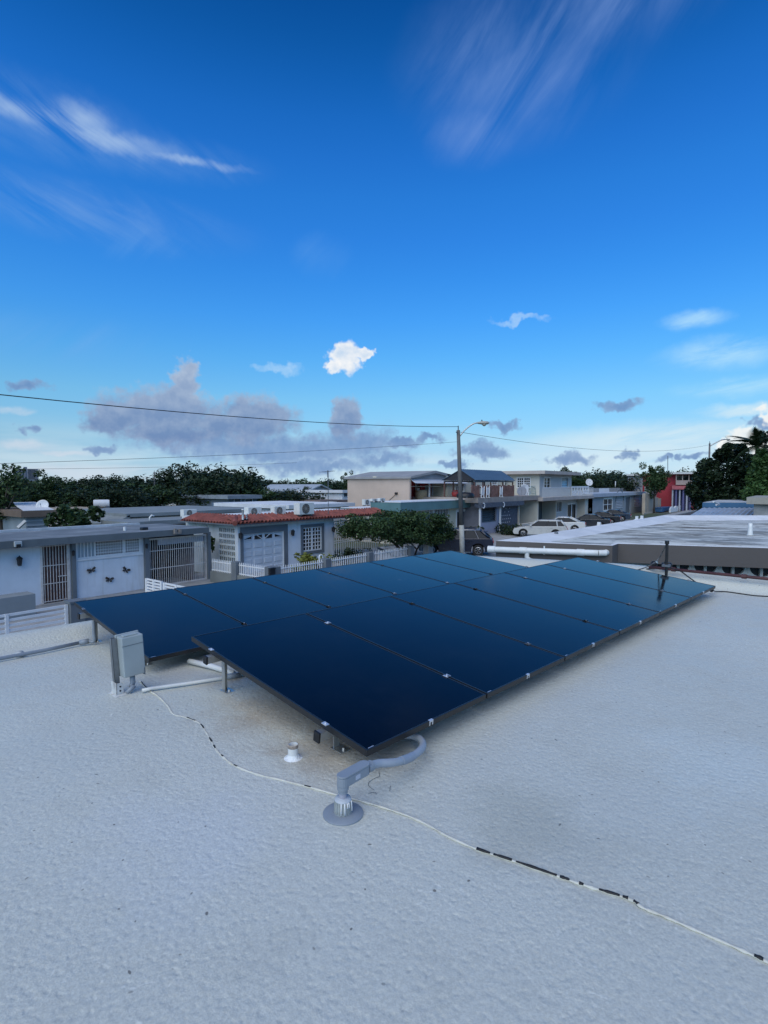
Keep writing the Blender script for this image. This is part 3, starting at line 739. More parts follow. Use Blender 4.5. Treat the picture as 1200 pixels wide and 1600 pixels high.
def condenser(px0, py0, px1, py1, Y, label, zbase=None, yaw=0.0):
    """outdoor air conditioner unit with round fan grille on its front"""
    x0, x1, z0, z1 = rc(px0, py0, px1, py1, Y)
    if zbase is not None: z0 = zbase
    W, H, D = x1 - x0, z1 - z0, (x1 - x0) * .42
    r = thing('air_conditioner', label, 'air conditioner', ((x0 + x1) / 2, Y + D / 2, z0), 'air conditioners on the roofs')
    body = MB().box(x0, x1, Y, Y + D, z0 + .06, z1); body.build('casing', pm('ac_casing', (.68, .68, .64), .5, .06, 3, stain=.3, stain_col=(.4, .38, .33)), r, bevel=.015)
    cx, cz, R = x0 + W * .42, z0 + .06 + (H - .06) * .5, min(W * .36, (H - .06) * .43)
    MB().lathe((cx, Y, cz), [(R, -.012), (R, .001)], 24, 'y').build('fan_opening', BLACK, r)
    gm = MB()
    for q in range(1, 5): 
        rr = R * q / 4; gm.tube([(cx + rr * math.cos(a * math.pi / 10), Y - .018, cz + rr * math.sin(a * math.pi / 10)) for a in range(21)], .006, 4)
    for q in range(6):
        a = q * math.pi / 6; gm.tube([(cx - R * math.cos(a), Y - .02, cz - R * math.sin(a)), (cx + R * math.cos(a), Y - .02, cz + R * math.sin(a))], .006, 4)
    gm.build('fan_grille', pm('grille_grey', (.35, .35, .34), .5), r)
    for sx in (x0 + W * .15, x0 + W * .85): MB().box(sx - .04, sx + .04, Y + .03, Y + D - .03, z0 - .01, z0 + .06).build('foot', GREYDARK, r)
    return r
def dish(name, label, p, R, az, el, mat, group='satellite dishes', pole=.5):
    r = thing(name, label, 'satellite dish', tuple(p), group)
    n = np.array([math.cos(az) * math.cos(el), math.sin(az) * math.cos(el), math.sin(el)]); sx = np.cross(n, ZV); sx /= np.linalg.norm(sx); sz = np.cross(sx, n)
    c = np.array(p) + ZV * pole
    vs, fs = [], []; nr, na = 5, 20
    for side in (0, 1):
        for i in range(nr + 1):
            rr = R * i / nr
            for k in range(na):
                a = 2 * math.pi * k / na; vs.append(c + sx * rr * math.cos(a) + sz * rr * 1.08 * math.sin(a) + n * (.3 * R * (i / nr) ** 2 - .02 * side))
    o2 = (nr + 1) * na
    for off, flip in ((0, 0), (o2, 1)):
        for i in range(nr):
            for k in range(na):
                q = (off + i * na + k, off + i * na + (k + 1) % na, off + (i + 1) * na + (k + 1) % na, off + (i + 1) * na + k); fs.append(q if not flip else q[::-1])
    for k in range(na): fs.append((nr * na + k, o2 + nr * na + k, o2 + nr * na + (k + 1) % na, nr * na + (k + 1) % na))
    MB().add(vs, fs).build('reflector', mat, r, smooth=True)
    MB().tube([np.array(p), c - n * .03], max(.02, R * .07), 8).build('mast', GREYPAINT, r, smooth=True)
    MB().tube([c - sz * R * .95 + n * .2 * R, c + n * R * 1.0], max(.012, R * .03), 6).tube([c + n * R * .95, c + n * R * 1.12], R * .09, 8).build('feed_arm', GREYPAINT, r)
    return r

# ------------------------------------------------------------------ white house with the barred door and butterflies
def house_barred():
    YF, YW = 22.05, 22.6
    z1, z0 = fz(107, 839, YF), fz(107, 850, YF)
    yb = uz(113, 825.5, z1)[1]
    xl, xr = fx(-120, 860, YF), fx(327, 838, YF)
    h = thing('white_house', 'low white house with grey roof edge, barred brown door and wall butterflies', 'house', (fx(100, 900, YW), YW, .1))
    RS = pm('grey_roof_coat', (.17, .19, .205), .8, .25, .9, .008, 20, stain=.6, stain_col=(.29, .31, .32), sscale=.9)
    FA = pm('grey_fascia', (.115, .135, .145), .7, .15, 1.0, .003, 30, stain=.35, stain_col=(.09, .10, .11), streak=True)
    MB().box(xl, xr, YF, yb, z0, z1 - .012).build('roof_slab', FA, h)
    MB().box(xl + .0, xr - .02, YF + .03, yb - .1, z1 - .013, z1).build('roof_coating', RS, h)
    MB().box(xl, fx(215, 824, yb), yb - .25, yb, z1 - .01, z1 + .10).build('rear_curb', pm('curb_pale', (.50, .54, .57), .8, .2, 1.2, .01, 14), h)
    xd0, xd1, zd0, zd1 = rc(65.5, 853, 106, 942, YW)
    xb0, xb1 = fx(117, 890, YW), fx(225, 880, YW)
    vs = rc(118.5, 848.5, 221, 866, YW); vz0 = fz(170, 869, YW)
    hole_v = (vs[0], vs[1], vz0, vs[3] + .12)
    hole_d = (xd0, xd1, .12, zd1)
    holes_wall(xl + .4, xb1, .0, z0 + .002, YW, YW + .18, [hole_d, hole_v]).build('wall', WHITE, h)
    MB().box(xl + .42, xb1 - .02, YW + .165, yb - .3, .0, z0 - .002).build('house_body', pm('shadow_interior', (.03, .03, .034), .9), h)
    # barred security door
    d = MB().box(xd0, xd1, YW + .03, YW + .08, .12, zd1).build('door', pm('brown_door', (.075, .035, .028), .6, .3, 6, stain=.4, stain_col=(.03, .02, .02), sscale=5), h)
    d['label'] = 'brown door behind white security bars'
    grille(d, xd0, xd1 - .02, .16, zd1, YW - .02, 8, [fz(85, 883, YW), fz(85, 911, YW), .19, zd1 - .03], DIRTYWHITE, .02)
    bar('jamb', d, DIRTYWHITE, xd0 - .07, xd0, YW - .03, YW + .05, .11, zd1 + .02); bar('jamb', d, DIRTYWHITE, xd1, xd1 + .1, YW - .03, YW + .05, .11, zd1 + .02)
    bar('lock_plate', d, DIRTYWHITE, xd1 - .32, xd1 - .02, YW - .035, YW + .03, fz(100, 900, YW), fz(100, 900, YW) + .03)
    MB().box(xd0 - .15, xd1 + .3, YW - .35, YW - .02, .05, .13).build('door_step', CONC, h)
    # grey pilasters
    for a, b_ in ((110.5, 117), (225, 231.5), (323, 327.5)):
        MB().box(fx(a, 890, YW), fx(b_, 890, YW), YW - .14, YW + .24, 0, z0 - .001).build('pilaster', GREYPAINT, h)
    # ornamental vent screen
    x0, x1, zz0, zz1 = vs[0], vs[1], vz0, z0 - .01
    xs = x0 + (x1 - x0) * .275
    hs = []
    nx, nz = 18, 5
    for i in range(nx):
        if i == 11: continue
        for j in range(nz):
            cw, ch = (x1 - .1 - xs) / nx, (zz1 - zz0 - .1) / nz
            hs.append((xs + cw * i + cw * .16, xs + cw * (i + 1) - cw * .16, zz0 + .06 + ch * j + ch * .17, zz0 + .06 + ch * (j + 1) - ch * .17))
    for i in range(5):
        cw = (xs - x0) / 5.5; hs.append((x0 + .05 + cw * i, x0 + .05 + cw * i + cw * .72, zz0 + .06, zz1 - .03))
    sc = holes_wall(x0 - .01, x1 + .01, zz0, zz1, YW - .02, YW + .0, hs).build('vent_screen', WHITE2, h)
    MB().box(x0, xs, YW + .012, YW + .03, zz0, zz1).build('screen_shutter', pm('pale_shutter', (.36, .42, .46), .6), sc)
    MB().box(x0 - .05, x1 + .05, YW - .06, YW - .001, zz0 - .07, zz0 - .002).build('sill', WHITE2, h)
    # lamps
    lantern(h, fx(28.5, 875, YW), YW, fz(28.5, 876, YW), 1.3)
    for p in ((113.5, 864), (228, 853)): lantern(h, fx(p[0], p[1], YW - .14), YW - .14, fz(p[0], p[1], YW - .14), .8)
    a0, a1, b0, b1 = rc(21, 846, 33.5, 855, YF)
    fl = MB().box(a0, a1, YF - .1, YF - .002, b0 + .03, b1).build('floodlight', pm('flood_casing', (.42, .46, .47), .5), h, bevel=.02)
    MB().box(a0 + .05, a1 - .05, YF - .12, YF - .08, b0, b0 + (b1 - b0) * .55).build('lens', GLASS, fl)
    # things on the slab
    q = uz(195, 829, z1); MB().lathe((q[0], q[1], z1), [(.06, -.01), (.06, .16), (.05, .16)], 10).build('roof_vent', PVCW, h)
    q = uz(225, 828, z1); MB().box(q[0] - .14, q[0] + .14, q[1] - .12, q[1] + .12, z1 - .005, z1 + .12).build('roof_box', BLACK, h, bevel=.03)
    x0, x1, zz0, zz1 = rc(272, 826, 283, 834, YF - .06)
    MB().box(x0, x0 + .1, YF - .12, YF - .002, zz0, zz1).box(x1 - .1, x1, YF - .12, YF - .002, zz0, zz1 - .03).box(x0 + .02, x1 - .02, YF - .1, YF - .003, zz0, zz0 + .08).build('bracket', pm('rusty_bracket', (.22, .20, .18), .8, .3, 6), h)
    # carport behind the tall gate
    xg0, xg1 = fx(231.5, 880, YW), fx(323, 875, YW)
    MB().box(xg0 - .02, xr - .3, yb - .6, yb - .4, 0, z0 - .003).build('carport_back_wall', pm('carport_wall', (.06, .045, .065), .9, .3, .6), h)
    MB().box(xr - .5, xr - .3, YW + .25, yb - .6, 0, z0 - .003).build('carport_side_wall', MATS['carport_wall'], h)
    zt, zm, zb = fz(280, 838, YW), fz(280, 884, YW), fz(280, 913, YW)
    gt = holes_wall(xg0, xg1, max(.1, zb - .15), zt, YW - .02, YW + .04, [(xg0 + .07, xg1 - .07, max(.1, zb - .15) + .07, zt - .07)]).build('carport_gate', DIRTYWHITE, h)
    grille(gt, xg0 + .07, xg1 - .07, max(.1, zb - .15) + .05, zt - .03, YW - .012, 27, [zm, fz(280, 857, YW)], DIRTYWHITE, .02)
    wb = MB().box(fx(247, 841, YW), fx(318, 838, YW), YW + .02, YW + .035, fz(280, 849, YW), zt - .07); wb.build('mesh_screen', pm('pale_mesh', (.50, .47, .50), .8, .1, 20), gt)
    # grey block planter and low railings in front
    x0, x1, zz0, zz1 = rc(-140, 955, 55.5, 938.5, 20.6)
    MB().box(x0, x1, 20.6, 21.3, .1, zz1).build('planter', pm('planter_grey', (.22, .25, .265), .8, .08, 1), h)
    return h
house_barred()
BUTTER = [(142, 891.5, 'small metal butterfly on the white wall, nearest the barred door', 0.25), (169.5, 906, 'small metal butterfly on the white wall, lowest of the three', -.2), (195.5, 891, 'small metal butterfly on the white wall, nearest the carport gate', -.5)]
for px, py, lab, tw_ in BUTTER:
    x, _, z = uy(px, py, 22.6); r = thing('butterfly_ornament', lab, 'butterfly', (x, 22.58, z), 'butterflies on the white wall')
    BM = pm('butterfly_metal', (.05, .04, .035), .5, .5, 30)
    R = lambda a, l: (x + l * math.cos(a + tw_), 22.575, z + l * math.sin(a + tw_))
    for sgn in (1, -1):
        f = (lambda a: a) if sgn == 1 else (lambda a: math.pi - a)
        w = MB().extr([R(f(.2), .01), R(f(.1), .13), R(f(.35), .2), R(f(.75), .19), R(f(1.1), .1)], (0, -.006, .0)); w.v = [(a, b - (.05 if i not in (0, 5) else .0) * 1.0, c) for i, (a, b, c) in enumerate(w.v)]
        w.build('upper_wing', BM, r)
        w = MB().extr([R(f(.1), .01), R(f(-.05), .12), R(f(-.5), .15), R(f(-1.0), .09)], (0, -.006, 0)); w.v = [(a, b - (.035 if i not in (0, 4) else .0), c) for i, (a, b, c) in enumerate(w.v)]
        w.build('lower_wing', BM, r)
    MB().tube([R(math.pi / 2, .1), R(math.pi / 2, 0), R(-math.pi / 2, .1)], [.008, .014, .006], 6).build('body', BLACK, r)

# low white railing and slatted fence panels in front of it
def low_rails():
    Y = 17.35
    x0, x1 = fx(-90, 960, Y), fx(106, 946, Y); zt = fz(50, 954.5, Y)
    f = thing('white_railing', 'low white railing of flat horizontal bars before the barred house', 'railing', (x0, Y, .1))
    for k in range(5): bar('rail', f, WHITE2, x0, x1, Y, Y + .04, zt - .05 - .145 * k, zt + .02 - .145 * k)
    for x in (x0, fx(8, 960, Y), x1 - .08): bar('post', f, WHITE2, x, x + .08, Y - .02, Y + .06, .1, zt + .02)
    p = thing('gate_post', 'short grey masonry post at the end of the low white railing', 'post', (x1 + .2, Y, .1))
    MB().box(x1 + .02, x1 + .42, Y - .15, Y + .25, .1, zt + .05).build('shaft', GREYPAINT, p); MB().box(x1 - .01, x1 + .45, Y - .18, Y + .28, zt + .0505, zt + .11).build('cap', GREYPAINT, p)
    # white-capped low wall beyond the post
    xa, xb = x1 + .46, fx(232, 926, Y); zc = fz(180, 935, Y)
    w = thing('low_wall', 'low grey garden wall with a bright white coping', 'wall', (xa, Y, .1))
    MB().box(xa, xb, Y, Y + .16, .1, zc - .07).build('masonry', GREYPAINT, w); MB().box(xa - .003, xb + .003, Y - .03, Y + .19, zc - .069, zc).build('coping', WHITE2, w)
    # two slatted panels stepping towards the street
    X = fx(229, 903, 19.6)
    for (pa, pb, n, lab) in (((228.5, 903), (254, 908.5), 9, 'white slatted fence panel beside the carport gate'), ((256.5, 910), (297, 918), 9, 'white slatted fence panel nearer the street, beside the carport gate')):
        ya, yb_ = ux(pa[0], pa[1], X)[1], ux(pb[0], pb[1], X)[1]
        zt = (ux(pa[0], pa[1], X)[2] + ux(pb[0], pb[1], X)[2]) / 2
        f = thing('slat_fence', lab, 'fence', (X, (ya + yb_) / 2, .1))
        for y in (yb_, (ya + yb_) / 2 - .04, ya - .1): bar('post', f, WHITE2, X - .05, X + .03, y, y + .1, .1, zt)
        for k in range(n): bar('slat', f, WHITE2, X - .03, X + .01, yb_, ya, zt - .06 - k * .11, zt - .0 - k * .11)
low_rails()

# ------------------------------------------------------------------ house with the red tile eave
TILE = pm('red_clay_tile', (.235, .068, .050), .8, .3, 3, .003, 60, stain=.5, stain_col=(.11, .045, .038), sscale=2.5)
def house_tiles():
    YW, YE = 22.0, 21.45
    XC = fx(372, 850, YW); xe = fx(592, 830, YW)
    ze = fz(361, 822, YE) ; zt = ze + .34
    h = thing('tile_eave_house', 'white house with red clay tile eave, garage door and barred porch', 'house', (XC, YW, .1))
    yl = max(26.5, ux(327, 850, XC)[1])
    gs = rc(375, 824, 449.5, 895, YW); go = rc(379.5, 833.5, 444, 895, YW); gz1 = fz(412, 832, YW); gs1 = fz(412, 821.5, YW)
    wn_ = rc(473, 824.5, 502.5, 858.5, YW)
    px0, px1 = fx(521, 840, YW), xe
    garage = (go[0], go[1], .1, gz1)
    holes_wall(XC, px0, .0, ze + .05, YW, YW + .2, [garage, wn_]).build('wall', WHITE, h)
    # garage surround and door
    sx0, sx1 = gs[0], gs[1]
    sr = holes_wall(sx0, sx1, .1, gs1, YW - .05, YW - .002, [(go[0], go[1], .0, gz1)]).build('garage_surround', GREYDARK, h)
    dr = MB().box(go[0], go[1], YW + .1, YW + .15, .1, gz1).build('garage_door', pm('garage_white', (.56, .60, .64), .55, .05, 2), h)
    nc, nr = 4, 5; cw = (go[1] - go[0]) / nc; ch = (gz1 - .1) / nr
    pmsh = MB().add([(-.5, 0, -.5), (.5, 0, -.5), (.5, 0, .5), (-.5, 0, .5), (-.42, -1, -.38), (.42, -1, -.38), (.42, -1, .38), (-.42, -1, .38)], [(0, 1, 5, 4), (1, 2, 6, 5), (2, 3, 7, 6), (3, 0, 4, 7), (4, 5, 6, 7)]).mesh('panel', MATS['garage_white'])
    for i in range(nc):
        for j in range(nr):
            cx, cz = go[0] + cw * (i + .5), .1 + ch * (j + .5)
            piece('door_panel', pmsh, dr, (cx, YW + .0995, cz), (cw * .84, .03, ch * .72))
            if j == nr - 1:
                w2, h2 = cw * .36, ch * .26
                if i in (0, 3):
                    s_ = 1 if i == 0 else -1
                    pts = [(cx - s_ * w2, YW + .068, cz - h2 * .7), (cx + s_ * w2, YW + .068, cz - h2 * .7), (cx + s_ * w2, YW + .068, cz + h2 * .6)]
                    MB().extr(pts, (0, -.006, 0)).build('fan_light', GLASS, dr)
                else:
                    s_ = 1 if i == 1 else -1
                    pts = [(cx - s_ * w2, YW + .068, cz - h2), (cx + s_ * w2, YW + .068, cz - h2), (cx + s_ * w2, YW + .068, cz + h2), (cx - s_ * w2, YW + .068, cz + h2 * .75)]
                    MB().extr(pts, (0, -.006, 0)).build('fan_light', GLASS, dr)
                    MB().tube([(cx + s_ * w2, YW + .058, cz - h2), (cx - s_ * w2 * .4, YW + .058, cz + h2)], .022, 4).build('fan_light_bar', WHITE2, dr)
    # window with white grille in a grey surround
    w = holes_wall(wn_[0] - .16, wn_[1] + .16, wn_[2] - .16, wn_[3] + .16, YW - .06, YW - .002, [wn_]).build('window_surround', GREYDARK, h)
    grid_window(h, *wn_, YW, 3, 6, WHITE2, WHITE2, fw=.0 + .02, proud=.02, bw=.045)
    for p in ((455.5, 832), (374, 837), (519, 827)): lantern(h, fx(p[0], p[1], YW - .05), YW - .052, fz(p[0], p[1], YW - .05), 1.25)
    # house body behind, perforated block side wall
    MB().box(XC + .25, px0 - .1, YW + .19, yl, 0, ze - .02).build('house_body', pm('dim_interior', (.16, .16, .16), .9), h)
    hs = []; y0 = ux(367, 850, XC)[1]; y1 = ux(342, 850, XC)[1]; zb, zT = ux(355, 878, XC)[2], ux(355, 824, XC)[2]
    nb, nrw = 4, 6
    for i in range(nb):
        for j in range(nrw):
            bw_, bh = (y1 - y0) / nb, (zT - zb) / nrw
            for sx in (.08, .55): hs.append((y0 + bw_ * (i + sx), y0 + bw_ * (i + sx + .36), zb + bh * (j + .16), zb + bh * (j + .84)))
    holes_wall(YW + .2, yl, .0, ze + .05, XC, XC + .05, hs, axis='x').build('perforated_side_wall', pm('side_wall_white', (.62, .66, .66), .75, .08, 1.4, stain=.35, stain_col=(.36, .40, .30), sscale=1.3), h)
    # barred porch to the right
    MB().box(px0 + .0, px0 + .15, YW + .21, 26, 0, ze).build('porch_side_wall', WHITE, h)
    MB().box(px0, px1, 26, 26.2, 0, ze - .02).build('porch_back_wall', pm('porch_wall', (.45, .46, .48), .8), h)
    pz0, pz1 = .12, fz(530, 813.5, YW)
    pg = MB().box(px0, px1, YW + .02, YW + .06, pz1 - .06, pz1).build('porch_grille', WHITE2, h)
    grille(pg, px0, px1, pz0, pz1, YW + .025, 22, [fz(530, 848, YW), fz(530, 845, YW), fz(530, 820, YW), .2], WHITE2, .035)
    # flat roof and its coping
    RZ = zt - .06
    MB().box(XC - .1, xe + .4, YE + .75, yl + .2, ze + .0, RZ).build('roof_slab', pm('white_roof', (.66, .68, .68), .8, .12, .8, .01, 10, stain=.5, stain_col=(.4, .4, .38), sscale=.8), h)
    # eave board and tiles
    MB().box(XC - .58, xe + .45, YE + .05, YE + .74, ze + .0, ze + .06).build('eave_board', GREYDARK, h)
    MB().box(XC - .58, XC - .11, YE + .745, yl - .2, ze + .0, ze + .06).build('eave_board', GREYDARK, h)
    n = 8; tv, tf = [], []
    for k, (rr, y, z) in enumerate(((.105, -.0, .02), (.09, .9, .34))):
        for i in range(n + 1):
            a = math.pi * i / n; tv += [(rr * math.cos(a), y, z + rr * math.sin(a)), (rr * .8 * math.cos(a), y, z + rr * .8 * math.sin(a))]
    m_ = 2 * (n + 1)
    for i in range(n):
        a = 2 * i
        tf += [(a, a + 2, m_ + a + 2, m_ + a), (a + 1, m_ + a + 1, m_ + a + 3, a + 3), (a, a + 1, a + 3, a + 2), (m_ + a, m_ + a + 2, m_ + a + 3, m_ + a + 1)]
    cover = MB().add(tv, tf).mesh('cover_tile', TILE, smooth=False)
    pan = MB().add([(-.13, .02, .03), (0, .02, .0), (.13, .02, .03), (-.13, .9, .35), (0, .9, .32), (.13, .9, .35), (-.13, .02, .015), (0, .02, -.015), (.13, .02, .015)], [(0, 1, 4, 3), (1, 2, 5, 4), (0, 6, 7, 1), (1, 7, 8, 2)]).mesh('pan_tile', TILE)
    pitch = .235; nt_ = int((xe + .4 - (XC - .5)) / pitch)
    for i in range(nt_):
        x = XC - .5 + pitch * (i + .5); dz = (i % 7) * .004
        piece('cover_tile', cover, h, (x, YE - .02 - (i % 3) * .012, ze + .05 + dz)); piece('pan_tile', pan, h, (x + pitch / 2, YE, ze + .05))
    ns = int((yl - .3 - YE - .1) / pitch)
    for i in range(ns):
        y = YE + .15 + pitch * i
        piece('cover_tile', cover, h, (XC - .62, y, ze + .05), rot=(0, 0, -math.pi / 2)); piece('pan_tile', pan, h, (XC - .6, y + pitch / 2, ze + .05), rot=(0, 0, -math.pi / 2))
    MB().tube([(XC - .6, YE - .02, ze + .12), (XC - .1, YE + .62, ze + .36)], .13, 8).build('hip_tile', TILE, h)
    return h, RZ, XC
HT, RZB, XCB = house_tiles()
def roof_gear_b():
    specs = ((388, 793, 409, 807.5, 'white air conditioner on the tiled house roof, nearest the garage end'), (429, 791.5, 447, 806.5, 'white air conditioner on the tiled house roof above the garage corner'), (468, 786, 491, 805.5, 'large white air conditioner on the tiled house roof above the grille window'))
    for a, b, c, d, lab in specs:
        p = uz((a + c) / 2, d, RZB); condenser(a, b, c, d, p[1], lab, zbase=RZB)
    for px, py, hgt in ((379.5, 812, .45), (385, 811, .2)):
        p = uz(px, py, RZB); tag(MB().lathe(p, [(.05, 0), (.05, hgt), (.06, hgt), (.06, hgt + .06), (.0, hgt + .06)], 10, caps=False).build('roof_vent_pipe', PVCW, origin=tuple(p), smooth=True), 'white plastic vent pipe on the tiled house roof, %s' % ('taller one' if hgt > .3 else 'shorter one'), 'vent pipe')
    p = uz(513, 803, RZB); top = fz(512, 735, p[1])
    a = thing('television_antenna', 'thin tall television antenna mast on the tiled house roof', 'antenna', tuple(p))
    MB().tube([p, (p[0], p[1], top)], .022, 6).build('mast', GREYDARK, a)
    MB().tube([(p[0] - .5, p[1], top - .1), (p[0] + .45, p[1], top - .02)], .014, 5).build('boom', GREYDARK, a)
    for k in range(5): MB().tube([(p[0] - .45 + k * .21, p[1] - .3 + k * .03, top - .1 + k * .018), (p[0] - .45 + k * .21, p[1] + .3 - k * .03, top - .1 + k * .018)], .01, 4).build('element', GREYDARK, a)
    MB().tube([(p[0] - .02, p[1], top - .4), (p[0] - .02, p[1] + .01, top)], .04, 5).build('clamp', GREYDARK, a)
roof_gear_b()

# picket fence with masonry posts around the tiled house
def picket_fence():
    X = 14.95; YFR = 17.55
    yl = ux(331, 880, X)[1]
    f = thing('picket_fence', 'white metal picket fence on a low grey wall before the tiled house', 'fence', (X, YFR, .1))
    pk = MB().box(-.018, .018, -.012, .012, 0, .92).add([(-.018, -.012, .92), (.018, -.012, .92), (.018, .012, .92), (-.018, .012, .92), (0, 0, 1.0)], [(0, 1, 4), (1, 2, 4), (2, 3, 4), (3, 0, 4)]).mesh('picket', WHITE2)
    zw, zt = .62, 1.2
    ps = [(X, YFR), ]
    MB().box(X - .1, X + .1, YFR + .22, yl, .0, zw).build('base_wall', pm('fence_wall_grey', (.17, .185, .18), .85, .12, 1, stain=.3, stain_col=(.09, .1, .08)), f)
    xend = fx(640, 858, YFR)
    MB().box(X + .22, xend, YFR - .1, YFR + .1, .0, zw).build('base_wall', MATS['fence_wall_grey'], f)
    # along the side
    ypost = ux(369.5, 885, X)[1]
    y = YFR + .3
    while y < yl:
        if abs(y - ypost) > .18: piece('picket', pk, f, (X, y, zw - .06), (1, 1, zt - zw + .06), (0, 0, math.pi / 2))
        y += .125
    for z in (zw + .05, zt - .14): bar('fence_rail', f, WHITE2, X - .012, X + .03, YFR + .2, yl, z - .018, z + .018)
    x = X + .32; xp = [fx(509, 875, YFR), fx(576, 866, YFR), fx(640, 858, YFR)]
    while x < xend:
        if min(abs(x - q) for q in xp) > .2: piece('picket', pk, f, (x, YFR, zw - .06), (1, 1, zt - zw + .06))
        x += .135
    for z in (zw + .05, zt - .14): bar('fence_rail', f, WHITE2, X + .2, xend, YFR - .03, YFR + .012, z - .018, z + .018)
    for (cx, cy, w) in [(X, YFR, .24), (X, ypost, .17)] + [(q, YFR, .19) for q in xp]:
        MB().box(cx - w, cx + w, cy - w, cy + w, .0, zt - .0).build('post', GREYPAINT, f, bevel=.015)
    x0, x1, z0, z1 = rc(419, 887.5, 427.5, 898, YFR - .24)
    m = thing('mailbox', 'small black mailbox fixed to the corner post of the picket fence', 'mailbox', ((x0 + x1) / 2, YFR - .27, z0))
    MB().box(x0, x1, YFR - .36, YFR - .241, z0, z1 - .05).build('box', BLACK, m, bevel=.01); MB().box(x0 - .01, x1 + .01, YFR - .38, YFR - .2405, z1 - .049, z1).build('lid', BLACK, m, bevel=.01)
    # bent white pipe rail behind the fence
    g_ = thing('pipe_rail', 'short bent white pipe rail sticking up behind the picket fence', 'rail', (fx(503, 872, 17.9), 17.9, .1))
    p = [uy(499, 884, 17.9), uy(499, 870, 17.9), uy(501, 867.5, 17.9), uy(504, 868.5, 17.9), uy(505, 878, 17.9)]
    MB().tube(smooth_path(p, 4) + [np.array([p[-1][0], 17.9, .1])], .035, 8).build('pipe', WHITE2, g_, smooth=True)
picket_fence()
# ------------------------------------------------------------------ teal-edged house
TEAL = pm('teal_paint', (.10, .20, .21), .75, .12, .8, .004, 25, stain=.3, stain_col=(.07, .13, .15), streak=True)
CREAM = pm('cream_wall', (.55, .51, .42), .8, .07, 1.0, .004, 25, stain=.3, stain_col=(.38, .34, .27), streak=True)
def house_teal():
    YF, YW = 24.4, 25.0
    z1, z0 = fz(626, 784.3, YF), fz(630, 799.4, YF)
    XC = fx(626, 790, YF); xr = fx(748, 784, YF)
    h = thing('teal_edged_house', 'house with broad teal roof edge, cream wall and white barred porch', 'house', (XC, YW, .1))
    yb = ux(579, 790, XC)[1]
    MB().box(XC, xr, YF, yb, z0, z1 - .06).build('fascia', TEAL, h)
    MB().box(XC - .03, xr + .03, YF - .03, yb + .03, z1 - .059, z1).build('coping', WHITE2, h)
    # lower wing further back
    zl1, zl0 = ux(555, 793.5, XC + .3)[2], ux(555, 801, XC + .3)[2]
    y2 = ux(533, 795, XC + .3)[1]
    MB().box(XC + .3, XC + 6, yb + .04, y2, zl0, zl1 - .05).build('rear_fascia', TEAL, h); MB().box(XC + .27, XC + 6.03, yb + .041, y2 + .03, zl1 - .049, zl1).build('rear_coping', WHITE2, h)
    MB().box(XC + .6, XC + 5.7, yb - .4, y2 - .3, 0, zl0 + .001).build('rear_wall', CREAM, h)
    xp1 = fx(702, 810, YW)
    wn_ = rc(713.5, 798.5, 734.5, 825.5, YW)
    holes_wall(xp1, xr - .5, .0, z0 + .001, YW, YW + .2, [wn_]).build('wall', pm('pale_yellow_wall', (.50, .49, .38), .8, .06, 1, stain=.25, stain_col=(.35, .33, .25), streak=True), h)
    MB().box(xp1 + .2, xr - .52, YW + .19, yb - .1, 0, z0 - .002).build('house_body', MATS['dim_interior'], h)
    grid_window(h, *wn_, YW, 1, 1, WHITE2, WHITE2, fw=.14, sash=3, bw=.06, proud=.05)
    # porch with bars
    MB().box(XC + .4, xp1 + .2, yb - .6, yb - .4, 0, z0 - .003).build('porch_back_wall', MATS['porch_wall'], h)
    MB().box(XC + .4, XC + .6, YW + .1, yb - .6, 0, z0 - .003).build('porch_side_wall', CREAM, h)
    pg = MB().box(XC + .5, xp1, YW + .0, YW + .05, z0 - .08, z0 - .004).build('porch_grille', WHITE2, h)
    grille(pg, XC + .5, xp1, .1, z0 - .02, YW + .005, 30, [fz(690, 808, YW), fz(690, 830, YW)], WHITE2, .04)
    for q in (.33, .66): bar('grille_post', pg, WHITE2, XC + .5 + (xp1 - XC - .5) * q, XC + .6 + (xp1 - XC - .5) * q, YW - .02, YW + .07, .1, z0 - .02)
    MB().box(xr - .5, xr - .05, YW + .1, YW + .4, 0, z0 - .001).build('corner_strip', TEAL, h)
    return z1, XC, yb
ZC, XCT, YBT = house_teal()
for (a, b, c, d, Y, lab) in ((570, 780.5, 579, 790, YBT + 1.0, 'grey air conditioner beside the peach wall on the lower teal roof'), (582, 779.5, 592, 784.4, YBT - 3, 'air conditioner on the teal house roof with a round black fan'), (594, 778.5, 602, 784.2, YBT - 4.5, 'small air conditioner on the teal house roof beside the peach wall')):
    condenser(a, b, c, d, Y, lab)
